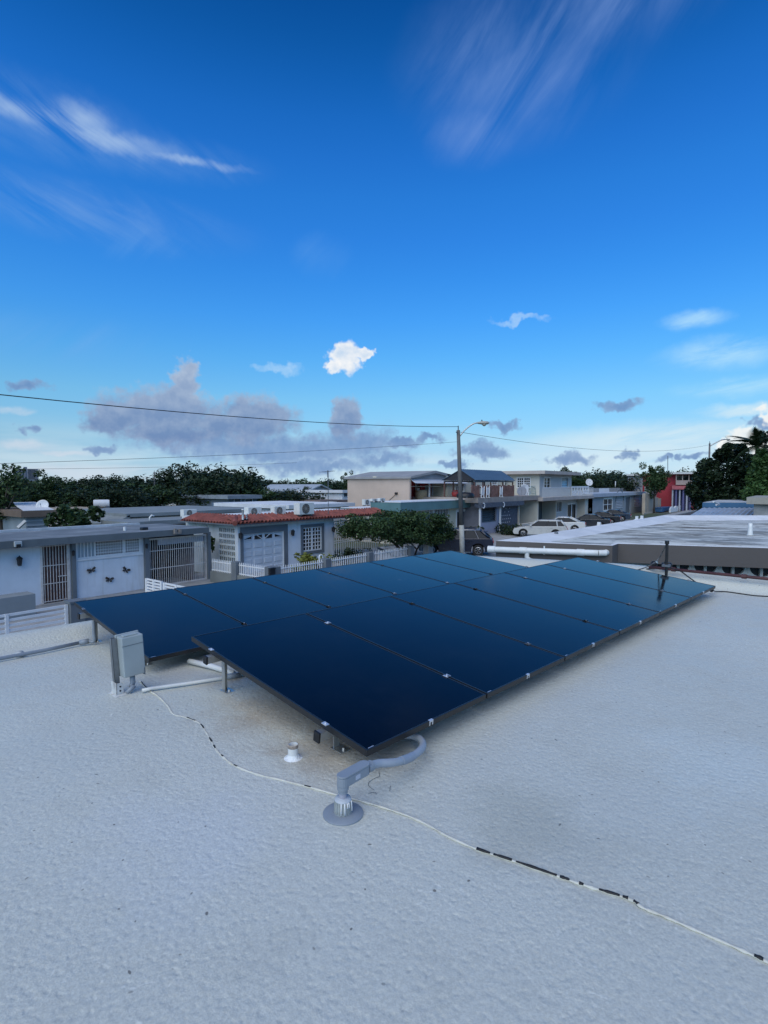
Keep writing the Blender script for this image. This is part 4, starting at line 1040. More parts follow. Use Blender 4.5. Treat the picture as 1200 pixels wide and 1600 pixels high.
# low white picket run and gate post before the teal house
def teal_fence():
    Y = 19.2
    x0, x1 = fx(600, 850, Y), fx(674, 850, Y)
    f = thing('white_fence', 'white picket fence between the umbrella tree and the dark car', 'fence', (x0, Y, .1))
    pk = bpy.data.meshes['picket']; zt = fz(650, 842, Y)
    x = x0
    while x < x1: piece('picket', pk, f, (x, Y, .1), (1.2, 1, zt - .1)); x += .16
    for z in (.35, zt - .2): bar('fence_rail', f, WHITE2, x0, x1, Y - .03, Y + .012, z - .02, z + .02)
    a, b, c, d = rc(669, 849, 677, 862, 17.7); MB().box(a, b, 17.7, 18.05, .1, d).build('post', CONC, f)
    # side fence running back along the drive, seen above the bonnet of the dark car
    g2 = thing('white_fence', 'tall white barred fence on a pale plinth behind the bonnet of the dark car', 'fence', (x1 + 3, 23.2, .1))
    xa, xb = fx(672, 838, 23.2), fx(712, 835, 23.2); z2 = fz(690, 832, 23.2)
    x = xa
    while x < xb: piece('picket', pk, g2, (x, 23.2, .1), (1.2, 1, z2 - .1)); x += .17
    MB().box(xa, xb, 23.25, 23.5, .1, fz(690, 842, 23.2)).build('plinth', CREAM, g2)
    # sloped balustrade by the porch steps
    q = thing('step_balustrade', 'dark sloping handrail with white balusters beneath the umbrella tree', 'railing', (fx(610, 865, 19.0), 19.0, .1))
    p0, p1 = uy(590, 856, 19.0), uy(620, 871, 19.0)
    MB().tube([p0, p1], .07, 6).build('handrail', GREYDARK, q)
    for k in range(8):
        t = (k + .5) / 8; p = p0 + (p1 - p0) * t
        MB().lathe((p[0], p[1], .1), [(.05, 0), (.03, .1), (.06, (p[2] - .1) * .45), (.03, (p[2] - .1) * .8), (.05, p[2] - .16)], 6).build('baluster', WHITE2, q)
teal_fence()

# ------------------------------------------------------------------ peach two-storey building behind
def house_peach():
    YF = 28.5; XL = fx(640, 760, YF)
    zt = fz(640, 742.5, YF); ztl = None
    yb = ux(543, 760, XL)[1]
    h = thing('peach_building', 'two storey building with blank peach side wall and red terrace', 'building', (XL, YF, 0))
    PE = pm('peach_wall', (.56, .43, .34), .85, .06, .7, .004, 20, stain=.18, stain_col=(.46, .34, .27), sscale=.7, streak=True)
    RF = pm('roof_grey', (.30, .30, .30), .85, .12, 1)
    xr = fx(722, 760, YF)
    MB().box(XL, XL + .25, YF, yb, 0, zt - .1).build('side_wall', PE, h)
    MB().box(XL + .26, xr + 4, YF + 1.6, YF + 1.8, 0, zt - .2).build('terrace_wall', pm('red_wall', (.36, .035, .045), .75, .1, 1.2), h)
    MB().box(XL + .26, xr + 4, YF + 1.81, yb, 0, zt - .3).build('house_body', PE, h)
    # low gable roof
    xa = (XL + fx(705, 760, YF)) / 2 + .3; za = fz(680, 735.2, YF)
    xe = fx(722, 741, YF) + 1.0
    sec = [(XL - .25, YF - .3, zt - .12), (xa, YF - .3, za - .02), (xe, YF - .3, zt - .25), (xe, YF - .3, zt - .42), (xa, YF - .3, za - .26), (XL - .25, YF - .3, zt - .30)]
    MB().extr(sec, (0, yb - YF + .6, 0)).build('roof', RF, h)
    MB().add([(XL + .0, YF - .02, zt - .31), (xe - .3, YF - .02, zt - .45), (xa, YF - .02, za - .27), (XL + .0, YF + .1, zt - .31), (xe - .3, YF + .1, zt - .45), (xa, YF + .1, za - .27)], [(0, 1, 2), (5, 4, 3), (0, 3, 4, 1), (1, 4, 5, 2), (2, 5, 3, 0)]).build('gable_board', RF, h)
    # awning, posts and rails of the terrace
    aw = [fz(680, 746, YF), fz(680, 754.5, YF - .9)]
    w = MB().add([(XL + .2, YF + .3, aw[0]), (xr, YF + .3, aw[0]), (xr, YF - .7, aw[1]), (XL + 1.9, YF - .7, aw[1]), (XL + .2, YF - .5, aw[1] + .02), (XL + .2, YF + .3, aw[0] - .06), (xr, YF + .3, aw[0] - .06), (xr, YF - .7, aw[1] - .06), (XL + 1.9, YF - .7, aw[1] - .06), (XL + .2, YF - .5, aw[1] - .04)],
                 [(0, 1, 2, 3, 4), (9, 8, 7, 6, 5), (0, 5, 6, 1), (1, 6, 7, 2), (2, 7, 8, 3), (3, 8, 9, 4), (4, 9, 5, 0)])
    w.build('awning', pm('awning_white', (.62, .64, .68), .6, .06, 1), h)
    zf = fz(680, 781, YF)
    MB().box(XL + .26, xr + 1, YF, YF + 1.59, zf - .3, zf).build('terrace_floor', CONC, h)
    for px in (641.5, 677, 710): x = fx(px, 760, YF); bar('terrace_post', h, GREYDARK, x - .05, x + .05, YF + .02, YF + .12, zf, aw[0])
    x = fx(672, 770, YF); bar('terrace_post', h, WHITE2, x - .06, x + .06, YF + .02, YF + .14, zf, aw[1])
    rz = fz(680, 760, YF)
    bar('terrace_rail', h, ALU, XL + .26, xr, YF + .0, YF + .04, rz - .02, rz + .03)
    wz = rc(681, 759, 690, 769, YF + 1.6)
    grid_window(h, *wz, YF + 1.6 - .16, 1, 1, WHITE2, WHITE2, fw=.1, sash=2)
    dz = rc(648, 757, 655, 780, YF + 1.6); MB().box(dz[0], dz[1], YF + 1.52, YF + 1.595, zf, dz[3]).build('terrace_door', GLASS, h)
    dz = rc(664, 758, 671, 780, YF + 1.6); MB().box(dz[0], dz[1], YF + 1.53, YF + 1.595, zf, dz[3]).build('terrace_door', pm('pale_green_door', (.30, .36, .36), .6), h)
    # flood light and cable on the side wall
    q = ux(620, 771, XL); MB().box(XL - .2, XL - .002, q[1] - .12, q[1] + .12, q[2] - .1, q[2] + .1).build('wall_light', BLACK, h, bevel=.03)
    q2 = ux(606, 784, XL); MB().tube([q + np.array([-.04, 0, 0]), q2 + np.array([-.04, 0, 0])], .025, 5).build('cable', pm('brown_cable', (.22, .14, .1), .8), h)
    q = ux(588, 745.5, XL); MB().box(XL - .3, XL - .002, q[1] - .2, q[1] + .2, q[2] - .08, q[2] + .08).build('wall_light', CREAM, h, bevel=.03)
    # wicker chair seen on the terrace
    cx = fx(658, 775, YF + .8); c = thing('terrace_chair', 'round tan wicker chair on the red terrace', 'chair', (cx, YF + .8, zf))
    MB().lathe((cx, YF + .8, zf), [(.42, 0), (.55, .25), (.62, .7), (.56, .95), (.5, .95), (.5, .45), (0, .42)], 14, caps=False).build('shell', pm('wicker', (.38, .30, .19), .9, .25, 12), c, smooth=True)
    MB().lathe((cx, YF + .8, zf), [(.46, .43), (.46, .55), (.4, .58), (0, .58)], 12, caps=False).build('cushion', CREAM, c, smooth=True)
    q = uy(653, 763, YF + .6)
    p = thing('hanging_planter', 'small grey planter hanging above the terrace chair', 'planter', tuple(q)); MB().lathe(q, [(.1, -.2), (.18, 0), (.16, .02)], 10).build('pot', CONC, p, smooth=True); MB().tube([q, q + ZV * (aw[0] - q[2] - .1)], .015, 4).build('cord', GREYDARK, p)
house_peach()

# ------------------------------------------------------------------ lavender house with the roof terrace and blue canopy
SLATE = pm('slate_blue_tile', (.075, .09, .12), .75, .3, 5, .01, 12)
LAV = pm('lavender_wall', (.33, .35, .44), .8, .06, 1)
def house_lavender():
    YF, YW = 23.0, 23.4
    zt, zm, zb = fz(780, 776.5, YF), fz(780, 784, YF), fz(780, 791.5, YF)
    x0, x1 = fx(749, 790, YF), fx(815.5, 790, YF)
    h = thing('lavender_house', 'lavender house with dark tiled wall and roof terrace under blue canopy', 'house', (x0, YW, .1))
    TS = pm('terrace_slab', (.33, .29, .26), .85, .12, 1.5, stain=.4, stain_col=(.2, .17, .15), streak=True)
    MB().box(x0 - .1, fx(843, 780, YF) + .5, YF + .1, 31, zm - .02, zt).build('terrace_slab', TS, h)
    MB().box(x0, x1, YF - .25, YF + .5, zb, zm - .021).build('fascia', SLATE, h)
    xa, xb = fx(751.5, 800, YW), fx(782.5, 800, YW); xc = fx(810.5, 800, YW)
    wn_ = rc(753, 791.5, 774.5, 813.5, YW)
    holes_wall(xa, xb, .0, zb + .001, YW, YW + .2, [wn_]).build('wall', LAV, h)
    louvre_window(h, *wn_, YW, 7, GREYDARK, BLACK, cols=2, fw=.04)
    MB().box(xa - .1, xc + .4, YW + .201, 30, 0, zm - .03).build('house_body', pm('back_wall_dark', (.2, .2, .23), .9), h)
    MB().box(xb, xc, YW + .05, YW + .2, .0, zb + .001).build('tiled_wall', SLATE, h)
    for px in (751, 782.5): x = fx(px, 810, YF); bar('column', h, WHITE2, x - .07, x + .07, YF, YF + .14, .1, zb)
    MB().box(xc, x1, YW - .1, YW + .2, 0, zb).build('column', CREAM, h)
    # shell studs on the dark tiles, crescent plaques on the fascia
    st = MB().lathe((0, 0, 0), [(.055, 0), (.04, -.03), (0, -.04)], 8, 'y', caps=False).mesh('stud', pm('shell_white', (.6, .62, .66), .6))
    for i in range(5):
        for j in range(5):
            if (i + j) % 2 == 0 or j > 1: piece('shell_stud', st, h, (xb + .35 + i * .42 + (.2 if j % 2 else 0), YW + .05, fz(796, 794, YW) - j * .34))
    for px, py in ((755.5, 790), (786.5, 788.5)):
        c = uy(px, py, YF - .27); pts = [(c[0] + .26 * math.cos(a), c[1], c[2] + .26 * math.sin(a)) for a in np.linspace(-2.2, 2.2, 12)] + [(c[0] - .03 + .2 * math.cos(a), c[1], c[2] + .17 * math.sin(a)) for a in np.linspace(1.9, -1.9, 10)]
        MB().extr(pts, (0, -.03, 0)).build('crescent_plaque', WHITE2, h)
    # upper storey behind the terrace
    Yu = 28.2; u0, u1 = fx(699, 765, Yu), fx(808, 765, Yu); zu = fz(740, 742, Yu)
    UC = pm('upper_cream', (.62, .60, .50), .8, .05, 1)
    ws = [rc(712, 752.5, 724.5, 768, Yu), rc(736.5, 750.5, 742, 776, Yu), rc(768.5, 751, 776.5, 757, Yu), rc(788.5, 750, 796, 766.5, Yu)]
    holes_wall(u0, u1, zt, zu, Yu, Yu + .2, ws).build('upper_wall', UC, h); MB().box(u0 + .05, u1 - .05, Yu + .19, 32, zt, zu - .02).build('upper_body', UC, h)
    grid_window(h, *ws[0], Yu, 2, 4, WHITE2, WHITE2, fw=.06); grid_window(h, *ws[1], Yu, 1, 5, GREYDARK, GREYDARK, fw=.06); grid_window(h, *ws[2], Yu, 2, 2, WHITE2, WHITE2, fw=.06); grid_window(h, *ws[3], Yu, 1, 4, WHITE2, WHITE2, fw=.06)
    return zt, x0
ZTL, XL0 = house_lavender()
def canopy():
    Yn = 23.6
    ze = fz(741.5, 750.5, Yn); X0 = fx(741.5, 750, Yn); X1 = fx(801, 749, Yn)
    Yf = ux(694.5, 751, X0)[1]; Ym = (Yn + Yf) / 2 - .2; zr = ux(720.5, 733.7, X0)[2]
    c = thing('terrace_canopy', 'blue metal gable canopy on posts over the roof terrace', 'canopy', (X0, Yn, ZTL))
    BL = pm('blue_metal_roof', (.085, .145, .215), .5, .1, 1.5, metal=.2)
    rib = MB()
    def slope(y0, y1, flip):
        m = MB(); n = 24
        for k in range(n):
            xa, xb = X0 - .2 + (X1 - X0 + .4) * k / n, X0 - .2 + (X1 - X0 + .4) * (k + 1) / n; xm = (xa + xb) / 2
            for (a, b, o) in ((xa, xm, 0), (xm, xb, .03)):
                m.obox((a, y0, ze + o), (b - a, 0, 0), (0, y1 - y0, zr - ze), (0, 0, .03))
        return m
    slope(Yn - .2, Ym, 0).build('roof_sheet', BL, c); slope(Yf + .2, Ym, 1).build('roof_sheet', BL, c)
    MB().extr([(X0 - .1, Yn - .1, ze + .02), (X0 - .1, Yf + .1, ze + .02), (X0 - .1, Ym, zr - .02)], (.05, 0, 0)).build('gable_screen', pm('dark_mesh', (.025, .025, .03), .8), c)
    MB().extr([(X1 + .1, Yn - .1, ze + .02), (X1 + .1, Yf + .1, ze + .02), (X1 + .1, Ym, zr - .02)], (-.05, 0, 0)).build('gable_screen', MATS['dark_mesh'], c)
    for y in (Yn, Yf): 
        bar('beam', c, GREYDARK, X0 - .1, X1 + .1, y - .04, y + .04, ze - .14, ze - .02)
        for px in (0, .2, .4, .72, 1.0): x = X0 + (X1 - X0) * px; bar('post', c, pm('rust_post', (.12, .06, .05), .7), x - .05, x + .05, y - .05, y + .05, ZTL, ze - .14)
    # timber fence of the terrace
    f = thing('terrace_fence', 'reddish brown timber slat fence around the roof terrace', 'fence', (X0, 23.2, ZTL))
    WD = pm('red_brown_timber', (.20, .105, .085), .8, .3, 4); zt = fz(770, 757.5, 23.2)
    xa, xb = fx(737, 770, 23.2), fx(804, 770, 23.2); n = 34
    for k in range(n):
        x = xa + (xb - xa) * k / n
        if k in (6, 7, 13): continue
        bar('slat', f, WD, x, x + (xb - xa) / n * .72, 23.2, 23.24, ZTL + .02, zt - (k % 4) * .03)
    for z in (ZTL + .25, zt - .25): bar('fence_rail', f, WD, xa, xb, 23.245, 23.3, z - .05, z + .05)
    # folded white chairs leaning on the fence
    for px, lab in ((752, 'folded white lounge chair on the roof terrace beside the street pole'), (760, 'folded white lounge chair leaning on the middle of the terrace fence'), (781, 'folded white lounge chair on the roof terrace next to the cream house')):
        x = fx(px, 770, 23.1); ch = thing('folding_chair', lab, 'chair', (x, 23.1, ZTL), 'folded chairs on the terrace'); hgt = fz(px, 760, 23.1) - ZTL
        for dx in (0, .5): MB().tube([(x + dx - .25, 22.98, ZTL), (x + dx + .15, 23.15, ZTL + hgt)], .035, 6).build('side_rail', WHITE2, ch)
        MB().add([(x - .22, 22.99, ZTL + .2), (x + .28, 22.99, ZTL + .2), (x + .62, 23.13, ZTL + hgt - .1), (x + .12, 23.13, ZTL + hgt - .1), (x - .22, 23.01, ZTL + .2), (x + .28, 23.01, ZTL + .2), (x + .62, 23.15, ZTL + hgt - .1), (x + .12, 23.15, ZTL + hgt - .1)], [(0, 1, 2, 3), (7, 6, 5, 4), (0, 4, 5, 1), (1, 5, 6, 2), (2, 6, 7, 3), (3, 7, 4, 0)]).build('sling', pm('sling_grey', (.5, .5, .5), .8), ch)
        MB().tube([(x - .25, 22.98, ZTL), (x - .25, 22.6, ZTL)], .02, 5).build('leg', WHITE2, ch)
    # grill under a black cover and red parasol bag on the terrace corner
    x = fx(733, 775, 23.4)
    g_ = thing('covered_grill', 'low black covered grill on the roof terrace corner', 'grill', (x, 23.4, ZTL))
    a = fz(733, 769, 23.4) - ZTL
    MB().lathe((x - .3, 23.6, ZTL), [(.75, 0), (.8, a * .5), (.6, a * .9), (0, a)], 10, caps=False).build('cover', BLACK, g_, smooth=True); MB().box(x - .9, x + .3, 23.1, 23.25, ZTL, ZTL + .15).build('shelf', GREYDARK, g_)
    x = fx(713, 775, 26.5); a = fz(713, 766, 26.5) - ZTL
    b_ = thing('red_barrel', 'red barrel-shaped cooler on the terrace beside the street pole', 'barrel', (x, 26.5, ZTL)); RD = pm('red_plastic', (.42, .05, .05), .5)
    MB().lathe((x, 26.5, ZTL), [(.38, 0), (.45, a * .4), (.42, a * .8), (.3, a)], 14).build('drum', RD, b_, smooth=True); MB().lathe((x, 26.5, ZTL), [(.44, a * .8), (.44, a * .86)], 14).build('rim', GREYDARK, b_)
canopy()

# ------------------------------------------------------------------ cream two-storey house
def house_cream():
    YW = 23.3; XC = fx(843, 780, 23.1)
    h = thing('cream_house', 'cream two storey house with flat roof and iron railed balcony', 'house', (XC, YW, .1))
    CR = pm('cream_house_wall', (.60, .58, .50), .8, .05, .9, .004, 20, stain=.25, stain_col=(.46, .43, .36), streak=True)
    GRW = pm('grey_white_wall', (.50, .51, .50), .8, .05, .9)
    zs1, zs0 = fz(843, 777.5, 23.0), fz(843, 783, 23.0)
    xr = fx(923, 778, 23.0)
    yl = ux(815, 790, XC)[1] + 4
    MB().box(XC - .35, xr, 22.6, 33, zs0, zs1).build('floor_slab', pm('slab_edge', (.42, .38, .35), .85, .12, 1, stain=.35, stain_col=(.3, .26, .24)), h)
    # ground floor: side wall, recessed front with door, window
    MB().box(XC, XC + .25, YW, yl, 0, zs0 - .001).build('side_wall', CR, h)
    YR = YW + 1.1
    d = rc(886.5, 787, 900, 815, YR); wn_ = rc(869.5, 784.5, 877.5, 799.5, YR)
    xq = fx(868, 800, YW + 1.0)
    MB().box(XC + .26, xq, YW + 2.6, YW + 2.8, 0, zs0 - .002).build('carport_wall', GREYPAINT, h)
    MB().box(xq - .2, xq, YW + .9, YW + 2.6, 0, zs0 - .002).build('carport_side', CR, h)
    d = (d[0], d[1], .1, d[3]); xe = fx(921, 800, YW + .3)
    holes_wall(xq + .001, xe, 0, zs0 - .002, YR, YR + .2, [d, wn_]).build('front_wall', GRW, h)
    MB().box(xq, xe, YR + .21, 33, 0, zs0 - .003).build('house_body', GRW, h)
    grid_window(h, *wn_, YR, 2, 1, WHITE2, WHITE2, fw=.06); 
    dd = grid_window(h, d[0], d[1], .12, d[3], YR, 1, 1, WHITE2, WHITE2, fw=.1, bw=.1); dd['label'] = 'white glazed double door'
    MB().box(fx(914, 795, YW) , xe + .3, YW, YR + .1, 0, zs0 - .002).build('pier', CR, h)
    q = uy(920, 796, YW - .02); MB().box(q[0] - .3, q[0] + .3, YW - .25, YW - .003, q[2] - .25, q[2] + .2).build('letter_box', BLACK, h, bevel=.04)
    # upper storey
    zr1, zr0 = fz(844, 734.6, 23.2), fz(844, 740.0, 23.2)
    Xu = fx(843, 760, 24.2); Yu = 24.2; yu = ux(799, 755, Xu)[1] + 1.0; xu = fx(893, 755, Yu)
    ws = [rc(850, 746.5, 859.5, 762, Yu), rc(877.5, 746, 887.5, 760.5, Yu)]
    holes_wall(Xu, xu, zs1, zr0 + .001, Yu, Yu + .2, ws).build('upper_front_wall', GRW, h)
    wl_ = [rcx(808.5, 747, 828, 761.5, Xu)]
    holes_wall(Yu + .001, yu, zs1, zr0 + .001, Xu - .003, Xu + .2, [wl_[0]], axis='x').build('upper_side_wall', CR, h)
    MB().box(Xu + .19, xu - .02, Yu + .19, yu, zs1, zr0).build('upper_body', GRW, h)
    grid_window(h, *ws[0], Yu, 1, 3, WHITE2, WHITE2, fw=.08); louvre_window(h, *ws[1], Yu, 6, WHITE2, ALU)
    # side window with white grille
    y0, y1, z0, z1 = wl_[0]
    w = holes_wall(y0 - .1, y1 + .1, z0 - .1, z1 + .1, Xu - .06, Xu - .004, [(y0, y1, z0, z1)], axis='x').build('window', WHITE2, h)
    MB().box(Xu + .1, Xu + .12, y0, y1, z0, z1).build('pane', GLASS, w)
    hs = []; 
    for s_ in (0, 1):
        for i in range(3):
            for j in range(4):
                a = y0 + (y1 - y0) * (s_ * .52 + i * .155 + .02); hs.append((a, a + (y1 - y0) * .125, z0 + (z1 - z0) * (j * .25 + .03), z0 + (z1 - z0) * (j * .25 + .22)))
    holes_wall(y0, y1, z0, z1, Xu + .01, Xu + .06, hs, axis='x').build('grille', WHITE2, w)
    MB().box(Xu - 1.0, xu + .6, Yu - 1.0, yu + 1.2, zr0 + .002, zr1).build('roof_slab', pm('roof_edge_beige', (.45, .40, .36), .85, .1, 1), h)
    # balcony railing
    rz = fz(880, 762, 22.7)
    rl = MB().tube([(XC - .3, 22.66, rz), (xr - .1, 22.66, rz)], .03, 6).build('balcony_rail', WHITE2, h)
    x = XC - .2
    while x < xr: bar('baluster', rl, WHITE2, x - .012, x + .012, 22.65, 22.674, zs1, rz); x += .3
    x0, x1, z0, z1 = rc(894, 761, 920, 775, 24.0)
    hs = [(x0 + (x1 - x0) * (i + .15) / 6, x0 + (x1 - x0) * (i + .85) / 6, zs1 + .15 + j * .5, zs1 + .5 + j * .5) for i in range(6) for j in range(2)]
    holes_wall(x0, x1, zs1, zs1 + 1.2, 24.0, 24.15, hs).build('block_parapet', WHITE2, h)
    # garden wall before it
    x0, x1 = fx(815, 820, 21.0), fx(868, 820, 21.0)
    gw = thing('garden_wall', 'plain beige garden wall behind the parked white cars', 'wall', (x0, 21.0, 0)); z = fz(840, 815.5, 21.0)
    MB().box(x0, x1, 21.0, 21.2, 0, z - .05).build('masonry', CR, gw); MB().box(x0 - .02, x1 + .02, 20.97, 21.23, z - .049, z).build('coping', CR, gw)
    return zs1, XC
ZF, XF = house_cream()
p = uz(815, 777, ZF); dish('satellite_dish', 'grey satellite dish on the terrace beside the timber fence', (p[0], p[1], ZF), .52, rad(205), .35, pm('dish_grey', (.22, .24, .28), .6), pole=.62)
p = uz(827, 777, ZF); dish('satellite_dish', 'white satellite dish tipped behind the grey one on the terrace', (p[0] + .3, p[1] + .7, ZF), .72, rad(250), .3, pm('dish_white', (.62, .63, .64), .6), pole=.7)
def trellis():
    Y = 23.2; x0, x1, z0, z1 = rc(829, 761, 837, 777, Y)
    t = thing('garden_trellis', 'arched pale green trellis screen beside the dishes on the balcony', 'trellis', (x0, Y, ZF)); TM = pm('trellis_green', (.36, .42, .36), .8)
    MB().tube([(x0 - .3, Y, ZF), (x0 - .3, Y, z1 - .4), (x0 + .2, Y, z1 + .05), (x1 - .2, Y, z1 - .1), (x1, Y, z1 - .6), (x1, Y, ZF)], .04, 6).build('arch', TM, t)
    for k in range(5): x = x0 - .2 + (x1 - x0 + .1) * k / 4; bar('upright', t, TM, x - .03, x + .03, Y - .02, Y + .02, ZF, z1 - .1)
    for k in range(6): bar('lath', t, TM, x0 - .3, x1, Y + .021, Y + .04, ZF + .2 + k * .2, ZF + .26 + k * .2)
trellis()

# ------------------------------------------------------------------ grey arched house, block wall, red house further along
def house_arched():
    YF, YW = 22.8, 23.3
    x0, x1 = fx(924, 775, YF), fx(1009, 772, YF); z1, z0 = fz(985, 769.2, YF), fz(985, 774, YF)
    h = thing('arched_house', 'low blue grey house with arched windows behind the dark parked cars', 'house', (x0, YW, .1))
    BG = pm('blue_grey_wall', (.32, .35, .38), .8, .08, .8, stain=.3, stain_col=(.22, .24, .26), streak=True)
    MB().box(x0, x1, YF, 34, z0, z1).build('roof_slab', pm('pale_blue_edge', (.40, .44, .50), .8, .08, 1), h)
    ws = [rc(943, 779, 956.5, 797, YW), rc(962, 780, 973.5, 793, YW), rc(978, 777, 984.5, 800, YW), rc(990.5, 778, 1001.5, 791, YW)]
    ws[2] = (ws[2][0], ws[2][1], .12, ws[2][3])
    holes_wall(x0 + .3, x1 - .4, 0, z0 + .001, YW, YW + .25, ws).build('wall', BG, h)
    MB().box(x0 + .32, x1 - .42, YW + .24, 33.5, 0, z0 - .002).build('house_body', MATS['dim_interior'], h)
    grid_window(h, *ws[0], YW, 1, 2, WHITE2, WHITE2, fw=.1, bw=.09)
    for i in (1, 3):
        w = louvre_window(h, *ws[i], YW, 6, BG, pm('pale_louvre', (.45, .47, .5), .6), fw=.05)
        a, b, c, d_ = ws[i]; cx, rx = (a + b) / 2, (b - a) / 2 + .18
        pts = [(cx - rx * math.cos(t), YW - .08, d_ - .35 + (rx * .8) * math.sin(t)) for t in np.linspace(0, math.pi, 12)] + [(cx + (rx - .16) * math.cos(t), YW - .08, d_ - .35 + (rx * .8 - .16) * math.sin(t)) for t in np.linspace(0, math.pi, 12)]
        MB().extr(pts, (0, .077, 0)).build('arch_trim', GREYDARK, w)
    MB().box(ws[2][0], ws[2][1], YW + .1, YW + .15, .12, ws[2][3]).build('door', GREYDARK, h)
    # roof-top parapet with white painted stretches
    for a, b, c, d_, m_ in ((921, 936, 763, 769, CONC), (936, 952, 763, 768.5, WHITE2), (952, 982, 762.5, 768, CONC), (982, 1021, 761, 766, WHITE2)):
        q = rc(a, c, b, d_, 27); MB().box(q[0], q[1], 27, 27.2, z1 - .02, q[3]).build('parapet', m_, h)
    q = uz(962, 768, z1); bar('vent_pipe', h, WHITE2, q[0] - .06, q[0] + .06, q[1], q[1] + .12, z1, fz(962, 752, q[1]))
house_arched()
_q = uz(920, 772, 3.3)
dish('satellite_dish', 'white satellite dish on a mast above the low arched house', (_q[0], _q[1], 3.25), .5, rad(215), .35, MATS['dish_white'], pole=1.7)
def far_walls():
    Y = 22.5
    w = thing('block_wall', 'grey concrete block garage wall beyond the arched house', 'building', (fx(1024, 780, Y), Y, 0))
    x0, x1 = fx(1018, 780, Y), fx(1050.5, 780, Y); z1 = fz(1035, 760, Y)
    MB().box(x0, x1, Y, Y + 1.2, 0, z1).build('wall', CONC, w)
    q = rc(1026, 768, 1044, 776, Y); hs = [(q[0] + (q[1] - q[0]) * (i + .12) / 5, q[0] + (q[1] - q[0]) * (i + .88) / 5, q[2] + (q[3] - q[2]) * (j + .12) / 2, q[2] + (q[3] - q[2]) * (j + .88) / 2) for i in range(5) for j in range(2)]
    holes_wall(q[0], q[1], q[2], q[3], Y - .05, Y - .003, hs).build('vent_screen', CREAM, w)
    t = thing('tan_gateway', 'tan plastered gate piers and low wall beside the block garage', 'wall', (fx(1010, 795, 21), 21, 0)); TN = pm('tan_plaster', (.40, .34, .27), .85, .12, 1)
    for a, b, c in ((1008.5, 1012, 771), (1012.3, 1021, 772), (1021.5, 1030, 778), (1030.3, 1033, 779)): MB().box(fx(a, 790, 21), fx(b, 790, 21), 21 + (a % 2) * .1, 21.5, 0, fz(a, c, 21)).build('pier', TN, t)
    MB().box(fx(1006, 800, 20.5), fx(1033, 800, 20.5), 20.5, 20.7, 0, fz(1020, 799, 20.5)).build('low_wall', TN, t)
    x0, x1 = fx(1034.5, 798, 19.5), fx(1047, 798, 19.5); z = fz(1040, 792.5, 19.5)
    d = thing('blue_container', 'blue plastic rubbish container beside the block garage', 'bin', (x0, 19.5, 0)); BL = pm('blue_plastic', (.03, .11, .24), .5)
    MB().box(x0, x1, 19.5, 20.6, .1, z - .15).build('tub', BL, d, bevel=.08); MB().box(x0 - .05, x1 + .05, 19.45, 20.65, z - .149, z).build('lid', BL, d, bevel=.05)
    # white scalloped garden wall
    b = thing('scalloped_wall', 'white scalloped garden wall before the red house', 'wall', (fx(1065, 800, 18.5), 18.5, 0))
    xa, xb = fx(1048, 800, 18.5), fx(1085, 800, 18.5); n = 7
    for k in range(n):
        a0, a1 = xa + (xb - xa) * k / n, xa + (xb - xa) * (k + 1) / n; zz = fz(1066, 790, 18.5)
        pts = [(a0 + .02, 18.5, 0), (a1 - .02, 18.5, 0)] + [(a1 - .02 - (a1 - a0 - .04) * t, 18.5, zz - .25 + .35 * math.sin(math.pi * t)) for t in np.linspace(0, 1, 9)]
        MB().extr(pts, (0, .25, 0)).build('panel', WHITE2, b)
far_walls()
